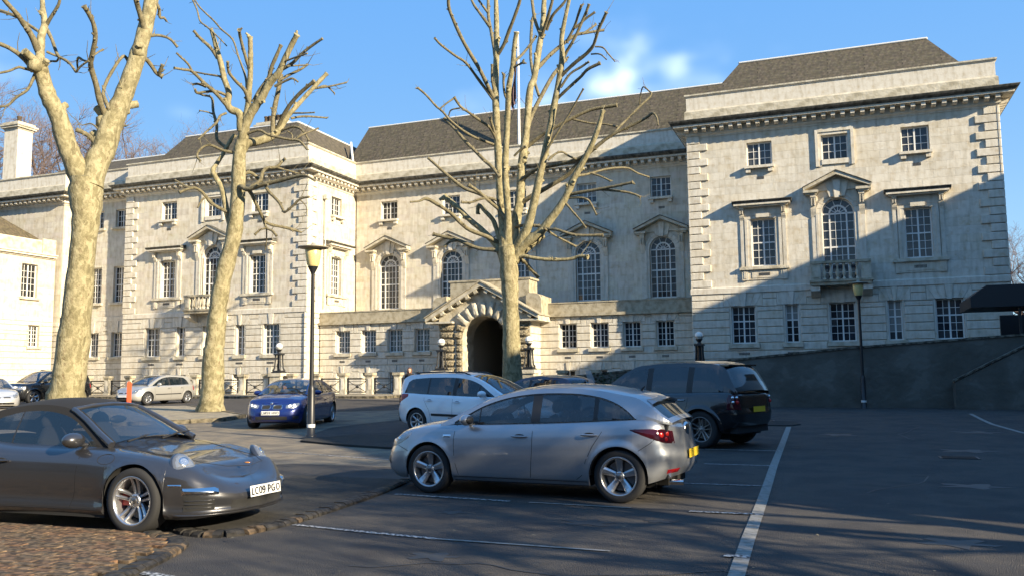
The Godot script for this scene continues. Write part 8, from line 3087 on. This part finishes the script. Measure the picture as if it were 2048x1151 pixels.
	# driver at the wheel
	var d := thing("person", "driver in grey behind the windscreen of the dark blue coupe", "person", on_land(-15.81, -22.71), deg_to_rad(287.8))
	var bones := [[Vector3(-0.12, 0.5, 0.36), Vector3(-0.22, 0.98, 0.36), 0.15, 0.15], [Vector3(-0.22, 0.97, 0.2), Vector3(-0.22, 0.97, 0.52), 0.07, 0.07]]
	for s in [-1, 1]:
		bones.append([Vector3(-0.22, 0.96, 0.36 + s * 0.19), Vector3(0.0, 0.76, 0.36 + s * 0.22), 0.055, 0.045])
		bones.append([Vector3(0.0, 0.76, 0.36 + s * 0.22), Vector3(0.27, 0.88, 0.36 + s * 0.15), 0.045, 0.035])
		bones.append([Vector3(-0.08, 0.48, 0.36 + s * 0.1), Vector3(0.35, 0.52, 0.36 + s * 0.12), 0.09, 0.07])
	part(d, "jacket", body_mesh(bones, 0.025, 0.03), M.cloth_grey)
	part(d, "head", body_mesh([[Vector3(-0.21, 1.0, 0.36), Vector3(-0.2, 1.1, 0.36), 0.05, 0.05], [Vector3(-0.19, 1.16, 0.36), Vector3(-0.2, 1.2, 0.36), 0.08, 0.088], [Vector3(-0.16, 1.12, 0.36), Vector3(-0.13, 1.1, 0.36), 0.05, 0.03], [Vector3(-0.1, 1.17, 0.36), Vector3(-0.09, 1.15, 0.36), 0.012, 0.014]], 0.01, 0.02), M.skin)
	part(d, "hair", body_mesh([[Vector3(-0.22, 1.22, 0.36), Vector3(-0.25, 1.18, 0.36), 0.088, 0.085]], 0.014, 0.02), M.hair)
	for s in [-1, 1]:
		var hand := [[Vector3(0.27, 0.88, 0.36 + s * 0.15), Vector3(0.33, 0.9, 0.36 + s * 0.16), 0.03, 0.032]]
		for k in 4:
			hand.append([Vector3(0.34, 0.925 - 0.02 * k, 0.36 + s * 0.17), Vector3(0.38, 0.92 - 0.02 * k, 0.36 + s * 0.14), 0.01, 0.009])
		hand.append([Vector3(0.31, 0.92, 0.36 + s * 0.15), Vector3(0.35, 0.95, 0.36 + s * 0.13), 0.011, 0.009])
		part(d, "hand", body_mesh(hand, 0.008, 0.012), M.skin)


func hatch_spec(p: Material) -> Dictionary:
	return {
		"paint": p, "hw": 0.88, "r": 0.315, "rim": 0.205, "tyre": 0.2, "arch": 0.355, "xf": 1.3125, "xr": -1.3125, "floor": 0.18,
		"outline": [Vector2(2.1, 0), Vector2(2.08, 0.3), Vector2(1.99, 0.55), Vector2(1.83, 0.72), Vector2(1.6, 0.81), Vector2(1.3, 0.855), Vector2(0.5, 0.875), Vector2(-0.6, 0.88), Vector2(-1.3, 0.87), Vector2(-1.7, 0.83), Vector2(-1.95, 0.7), Vector2(-2.06, 0.45), Vector2(-2.1, 0)],
		"top": [Vector2(2.1, 0.66), Vector2(1.95, 0.73), Vector2(1.6, 0.83), Vector2(1.2, 0.9), Vector2(0.7, 0.93), Vector2(-0.4, 0.95), Vector2(-1.2, 0.97), Vector2(-1.8, 0.97), Vector2(-2.1, 0.93)],
		"low": [Vector2(2.1, 0.24), Vector2(1.8, 0.19), Vector2(-1.7, 0.22), Vector2(-2.1, 0.32)],
		"crown": [Vector2(2.1, 0.05), Vector2(1.2, 0.08), Vector2(-2.1, 0.03)],
		"cab": [1.0, -1.85], "roof": [Vector2(1.2, 0.945), Vector2(0.9, 1.1), Vector2(0.5, 1.29), Vector2(0.15, 1.4), Vector2(-0.3, 1.445), Vector2(-0.9, 1.435), Vector2(-1.4, 1.39), Vector2(-1.58, 1.34), Vector2(-1.7, 1.15), Vector2(-1.86, 0.97)],
		"glassline": [Vector2(0.95, 0.95), Vector2(0.5, 1.21), Vector2(0.15, 1.32), Vector2(-0.3, 1.365), Vector2(-0.9, 1.35), Vector2(-1.25, 1.3), Vector2(-1.42, 1.15), Vector2(-1.5, 0.98)],
		"pillars": [[-0.12, -0.22], [-0.98, -1.04]], "screen": [0.2, -1.6, -1.8, 0.85], "seats": [[-0.15, 2, 0.72], [-1.0, 2, 0.66]], "lean": 0.32,
		"wheel": {"n": 7, "w0": 0.026, "w1": 0.026, "m": M.alloy, "hub": 0.06, "dish": 0.34},
	}


func hatch_details(o: Node3D, sh: Shell, p: Material) -> void:
	lamp_unit(o, "headlight", sh, 0.5, 1.02, [0.55, 0.56, 0.66, 0.74], [0.68, 0.72, 0.78, 0.8], M.lamp_back, [[0.35, 0.5, 0.05, M.chrome]], true)
	both(o, "grille", skin(sh, 0.06, 0.36, [0.56, 0.56], [0.61, 0.61], 0.005), M.gap)
	both(o, "intake", skin(sh, 0.001, 0.5, [0.28, 0.29], [0.38, 0.36], 0.004), M.gap)
	both(o, "side_moulding", seam(sh, [Vector2(0.85, 0.5), Vector2(-0.85, 0.52)], 0.045, 0.008), M.trim)
	both(o, "door_seam", seam(sh, [Vector2(0.88, 0.9), Vector2(0.88, 0.5), Vector2(0.82, 0.26)]), M.gap)
	both(o, "door_seam", seam(sh, [Vector2(-0.18, 0.93), Vector2(-0.17, 0.26)]), M.gap)
	both(o, "door_seam", seam(sh, [Vector2(-1.06, 0.95), Vector2(-1.0, 0.7), Vector2(-0.85, 0.4)]), M.gap)
	handle(o, sh, -0.02, 0.79, p)
	handle(o, sh, -0.9, 0.81, p)
	door_mirror(o, sh, 0.66, 1.0, p)
	both(o, "tail_light", skin(sh, sh.s_at(-1.75), sh.total - 0.4, [0.68, 0.66], [0.92, 0.9], 0.01), M.red_lens)


func far_cars() -> void:
	var p := paint(0.42, 0.41, 0.385, 0.5, 0.35)
	var e := make_car("hatchback", "silver hatchback parked by the railings behind the orange post", hatch_spec(p), on_land(-32.87, -35.21), deg_to_rad(267.2), "cars in the car park")
	hatch_details(e[0], e[1], p)
	number_plate(e[0], Transform3D(Basis(Vector3.UP, PI / 2), Vector3(2.125, 0.44, 0)), "", M.plate_white)
	p = paint(0.007, 0.008, 0.01, 0.2, 0.25)
	var s := big_spec(p)
	s.dark_panes = [2]
	s.wheel = {"n": 5, "w0": 0.05, "w1": 0.04, "m": M.chrome, "hub": 0.07, "dish": 0.36}
	e = make_car("off_roader", "black four-by-four with roof rails half hidden by the leftmost tree trunk", s, on_land(-39.31, -34.26), deg_to_rad(266.6), "cars in the car park")
	big_details(e[0], e[1], p)
	both(e[0], "tail_light", skin(e[1], e[1].s_at(-1.97), e[1].s_at(-2.14) + 0.1, [0.82, 0.82], [1.06, 1.06], 0.012), M.red_lens)
	for k in [-1, 1]:
		var b := MB.new()
		b.tube(PackedVector3Array([Vector3(0.05, 1.69, k * 0.58), Vector3(-0.1, 1.78, k * 0.58), Vector3(-1.6, 1.78, k * 0.58), Vector3(-1.8, 1.68, k * 0.58)]), PackedFloat32Array([0.018, 0.02, 0.02, 0.018]), 8)
		part(e[0], "roof_rail", b, M.trim)
	p = paint(0.010, 0.014, 0.045, 0.3, 0.25)
	e = make_car("hatchback", "dark navy car whose roof shows between the white estate and the black off-roader", hatch_spec(p), on_land(-9.0, -26.2, -0.06), deg_to_rad(160.0), "cars in the car park")
	hatch_details(e[0], e[1], p)
	p = paint(0.5, 0.5, 0.5, 0.5, 0.35)
	e = make_car("hatchback", "silver car whose nose juts in at the left edge", hatch_spec(p), on_land(-35.9, -28.2), deg_to_rad(-22.0), "cars in the car park")
	hatch_details(e[0], e[1], p)


func scooter() -> void:
	var o := thing("motor_scooter", "parked motor scooter with a tall clear windshield behind the silver hatchback", "scooter", on_land(-7.34, -26.25 + 1.2), deg_to_rad(40.0))
	var b := MB.new()
	for x in [-0.65, 0.65]:
		var w := MB.new()
		w.lathe([Vector2(0.16, -0.05), Vector2(0.24, -0.055), Vector2(0.26, 0.0), Vector2(0.24, 0.055), Vector2(0.16, 0.05)], 20, Transform3D(Basis(Vector3.RIGHT, PI / 2), Vector3(x, 0.26, 0)))
		part(o, "wheel", w, M.tyre)
		var h := MB.new()
		h.lathe([Vector2(0.165, -0.04), Vector2(0.165, 0.04), Vector2(0, 0.045)], 16, Transform3D(Basis(Vector3.RIGHT, PI / 2), Vector3(x, 0.26, 0)))
		part(o, "rim", h, M.alloy_dark)
	part(o, "bodywork", body_mesh([[Vector3(-0.75, 0.62, 0), Vector3(-0.2, 0.6, 0), 0.12, 0.17], [Vector3(-0.2, 0.5, 0), Vector3(0.3, 0.32, 0), 0.14, 0.12], [Vector3(0.3, 0.32, 0), Vector3(0.5, 0.8, 0), 0.12, 0.14], [Vector3(0.5, 0.8, 0), Vector3(0.42, 1.02, 0), 0.13, 0.09], [Vector3(0.65, 0.3, 0), Vector3(0.5, 0.7, 0), 0.06, 0.07]], 0.03, 0.05), M.trim)
	b.ball(Vector3(-0.35, 0.8, 0), Vector3(0.36, 0.07, 0.15), 14)
	part(o, "seat", b, M.cloth_black)
	b = MB.new()
	b.tube(PackedVector3Array([Vector3(0.32, 1.07, -0.34), Vector3(0.42, 1.05, 0), Vector3(0.32, 1.07, 0.34)]), PackedFloat32Array([0.018, 0.018, 0.018]), 7)
	part(o, "handlebar", b, M.trim)
	var rows := []
	for i in 9:
		var line := PackedVector3Array()
		var t := i / 8.0
		for j in 9:
			var u := -1.0 + j / 4.0
			var half := 0.2 * (0.8 + 0.35 * sin(PI * (0.15 + 0.7 * t))) * (1.0 if t < 0.85 else 0.9)
			line.append(Vector3(0.56 - 0.22 * t - 0.08 * u * u, 0.98 + 0.6 * t, u * half))
		rows.append(line)
	b = MB.new()
	b.grid(rows, false)
	part(o, "windshield", b, M.screen_plastic)
	for s in [-1, 1]:
		b = MB.new()
		b.tube(PackedVector3Array([Vector3(0.36, 1.07, s * 0.28), Vector3(0.34, 1.2, s * 0.36)]), PackedFloat32Array([0.008, 0.008]), 5)
		b.ball(Vector3(0.34, 1.23, s * 0.38), Vector3(0.02, 0.045, 0.07), 10)
		part(o, "mirror", b, M.trim)


func _ready() -> void:
	var cam := Camera3D.new()
	cam.name = "camera"
	cam.fov = 36.77
	cam.near = 0.1
	cam.far = 900.0
	add_child(cam)
	cam.position = Vector3(0, 1.555, 0)
	cam.rotation = Vector3(0.102, 0.3617, -0.0103)
	cam.current = true
	var env := Environment.new()
	env.background_mode = Environment.BG_SKY
	var sm := ProceduralSkyMaterial.new()
	sm.sky_top_color = lin(0.060, 0.174, 0.385)
	sm.sky_horizon_color = lin(0.27, 0.40, 0.44)
	sm.sky_curve = 0.12
	sm.ground_bottom_color = lin(0.10, 0.10, 0.10)
	sm.ground_horizon_color = lin(0.2, 0.21, 0.22)
	sm.sun_angle_max = 8.0
	sm.sky_cover = ImageTexture.create_from_image(clouds())
	sm.sky_cover_modulate = Color(1, 1, 1, 1)
	var sky := Sky.new()
	sky.sky_material = sm
	env.sky = sky
	env.tonemap_mode = Environment.TONE_MAPPER_LINEAR
	env.tonemap_exposure = 2.5
	env.sdfgi_enabled = true
	env.ssao_enabled = true
	env.ssil_enabled = true
	var we := WorldEnvironment.new()
	we.name = "world"
	we.environment = env
	add_child(we)
	var sun := DirectionalLight3D.new()
	sun.name = "sun"
	sun.light_energy = 1.6
	sun.light_color = Color(1.0, 0.93, 0.80)
	sun.light_angular_distance = 0.53
	sun.shadow_enabled = true
	add_child(sun)
	sun.look_at_from_position(Vector3.ZERO, Vector3(-2.9, -1.19, -1.0))

	make_materials()
	car_materials()
	M.lamp_on = mat(lin(0.9, 0.9, 0.85), 0.2)
	M.lamp_on.emission_enabled = true
	M.lamp_on.emission = Color(1.0, 0.97, 0.88)
	M.lamp_on.emission_energy_multiplier = 1.6
	M.oil = mat(lin(0.028, 0.027, 0.026), 0.55)
	M.screen_plastic = mat(lin(0.6, 0.66, 0.72), 0.08)
	M.screen_plastic.transparency = BaseMaterial3D.TRANSPARENCY_ALPHA
	M.screen_plastic.albedo_color.a = 0.55

	ground()
	town_hall()
	west_wing()
	east_block()
	added_terrace()
	ramp()
	railings()
	grey_sports_car()
	silver_hatchback()
	black_off_roader()
	white_estate()
	blue_coupe()
	far_cars()
	scooter()
	street_lamp(on_land(-12.2, -18.25, 0.07), 4.72, "tall black lamp post with a wide cap, left of the white estate car")
	street_lamp(on_land(0.74, -35.9), 4.85, "black lamp post with a yellowish lantern before the stained wall")
	plane_tree_one("forked plane tree with flaking cream bark at the far left, trunk and two thick limbs")
	plane_tree_two("leaning plane tree with a sinuous pale trunk in front of the left wing")
	plane_tree_three("plane tree with many upright stems before the entrance porch")
	bare_tree(Vector3(-86, 0.4, -80), 48.0, "leafless tree beyond the roofs at the far left", 61, M.twig_far, 0.34, 6, "bare trees behind the building")
	bare_tree(Vector3(-101, 0.4, -82), 52.0, "leafless tree behind the tall white chimney", 62, M.twig_far, 0.34, 6, "bare trees behind the building")
	bare_tree(Vector3(17.6, 0.4, -92), 17.0, "bare tree just right of the right wing's corner", 63, M.twig_far, 0.4, 6, "bare trees behind the building")
	# street trees right of the viewer, whose branches streak the near tarmac with shadow
	bare_tree(Vector3(11.4, 0, -6.2), 12.0, "bare street tree right of the car park, beside the neighbouring block", 71, M.twig, 0.42, 6, "bare trees right of the car park")
	bare_tree(Vector3(12.0, 0, -2.4), 11.0, "bare street tree right of the car park, second from the neighbouring block", 72, M.twig, 0.36, 4, "bare trees right of the car park")
	bare_tree(Vector3(17.0, 0, 7.5), 13.0, "bare street tree right of the car park, behind the viewer", 73, M.twig, 0.36, 4, "bare trees right of the car park")
	small_things()
	walker()


# thin clouds in view, plus added unseen ones that whiten the skylight: [bearing, height, width, depth in degrees, strength]
func clouds() -> Image:
	var w := 1024
	var h := 512
	var n := FastNoiseLite.new()
	n.seed = 12
	n.noise_type = FastNoiseLite.TYPE_SIMPLEX_SMOOTH
	n.frequency = 5.0
	n.fractal_octaves = 5
	var puffs := [[-11.5, 20.2, 4.5, 2.2, 0.7], [-8.5, 18.8, 4.5, 1.8, 0.8], [-15.0, 18.2, 5.0, 1.8, 0.8], [-6.2, 19.6, 1.3, 1.0, 0.6], [-19.5, 17.6, 4.0, 1.2, 0.6], [-41.8, 16.3, 1.8, 0.5, 0.6], [-52.5, 17.4, 2.2, 1.3, 0.7]]
	var r := RandomNumberGenerator.new()
	r.seed = 3
	for k in 60:  # larger clouds added outside the view, so shade turns out less blue
		var b := 50.0 + 220.0 * (k + r.randf()) / 60.0
		puffs.append([b if b < 180.0 else b - 360.0, r.randf_range(8, 60), r.randf_range(4, 12), r.randf_range(1.5, 4.5), r.randf_range(0.6, 0.95)])
	var im := Image.create(w, h, false, Image.FORMAT_RGBA8)
	im.fill(Color(0, 0, 0, 1))
	for p in puffs:
		var i0 := int(floor((p[0] - 2.6 * p[2]) / 360.0 * w))
		var i1 := int(floor((p[0] + 2.6 * p[2]) / 360.0 * w))
		var j0 := maxi(0, int((90.0 - p[1] - 2.6 * p[3]) / 180.0 * h))
		var j1 := mini(h / 2 - 1, int((90.0 - p[1] + 2.6 * p[3]) / 180.0 * h))
		for j in range(j0, j1 + 1):
			var el := 90.0 - 180.0 * (j + 0.5) / h
			for i in range(i0, i1 + 1):
				var az := 360.0 * (i + 0.5) / w
				var q := Vector2((az - p[0]) / p[2], (el - p[1]) / p[3])
				var f := n.get_noise_3d(az * 0.045, el * 0.1, p[0]) + 0.5 * n.get_noise_3d(az * 0.016, el * 0.03, 7.0)
				var c: float = smoothstep(0.0, 1.0, 1.12 - q.length() * 0.62 + f * 0.9 - 0.25) * p[4] * smoothstep(2.6, 1.4, q.length())
				var v := minf(0.95, im.get_pixel(posmod(i, w), j).r + 0.4 * c)
				im.set_pixel(posmod(i, w), j, Color(v, v * 0.985, v * 0.95, 1.0))
	return im
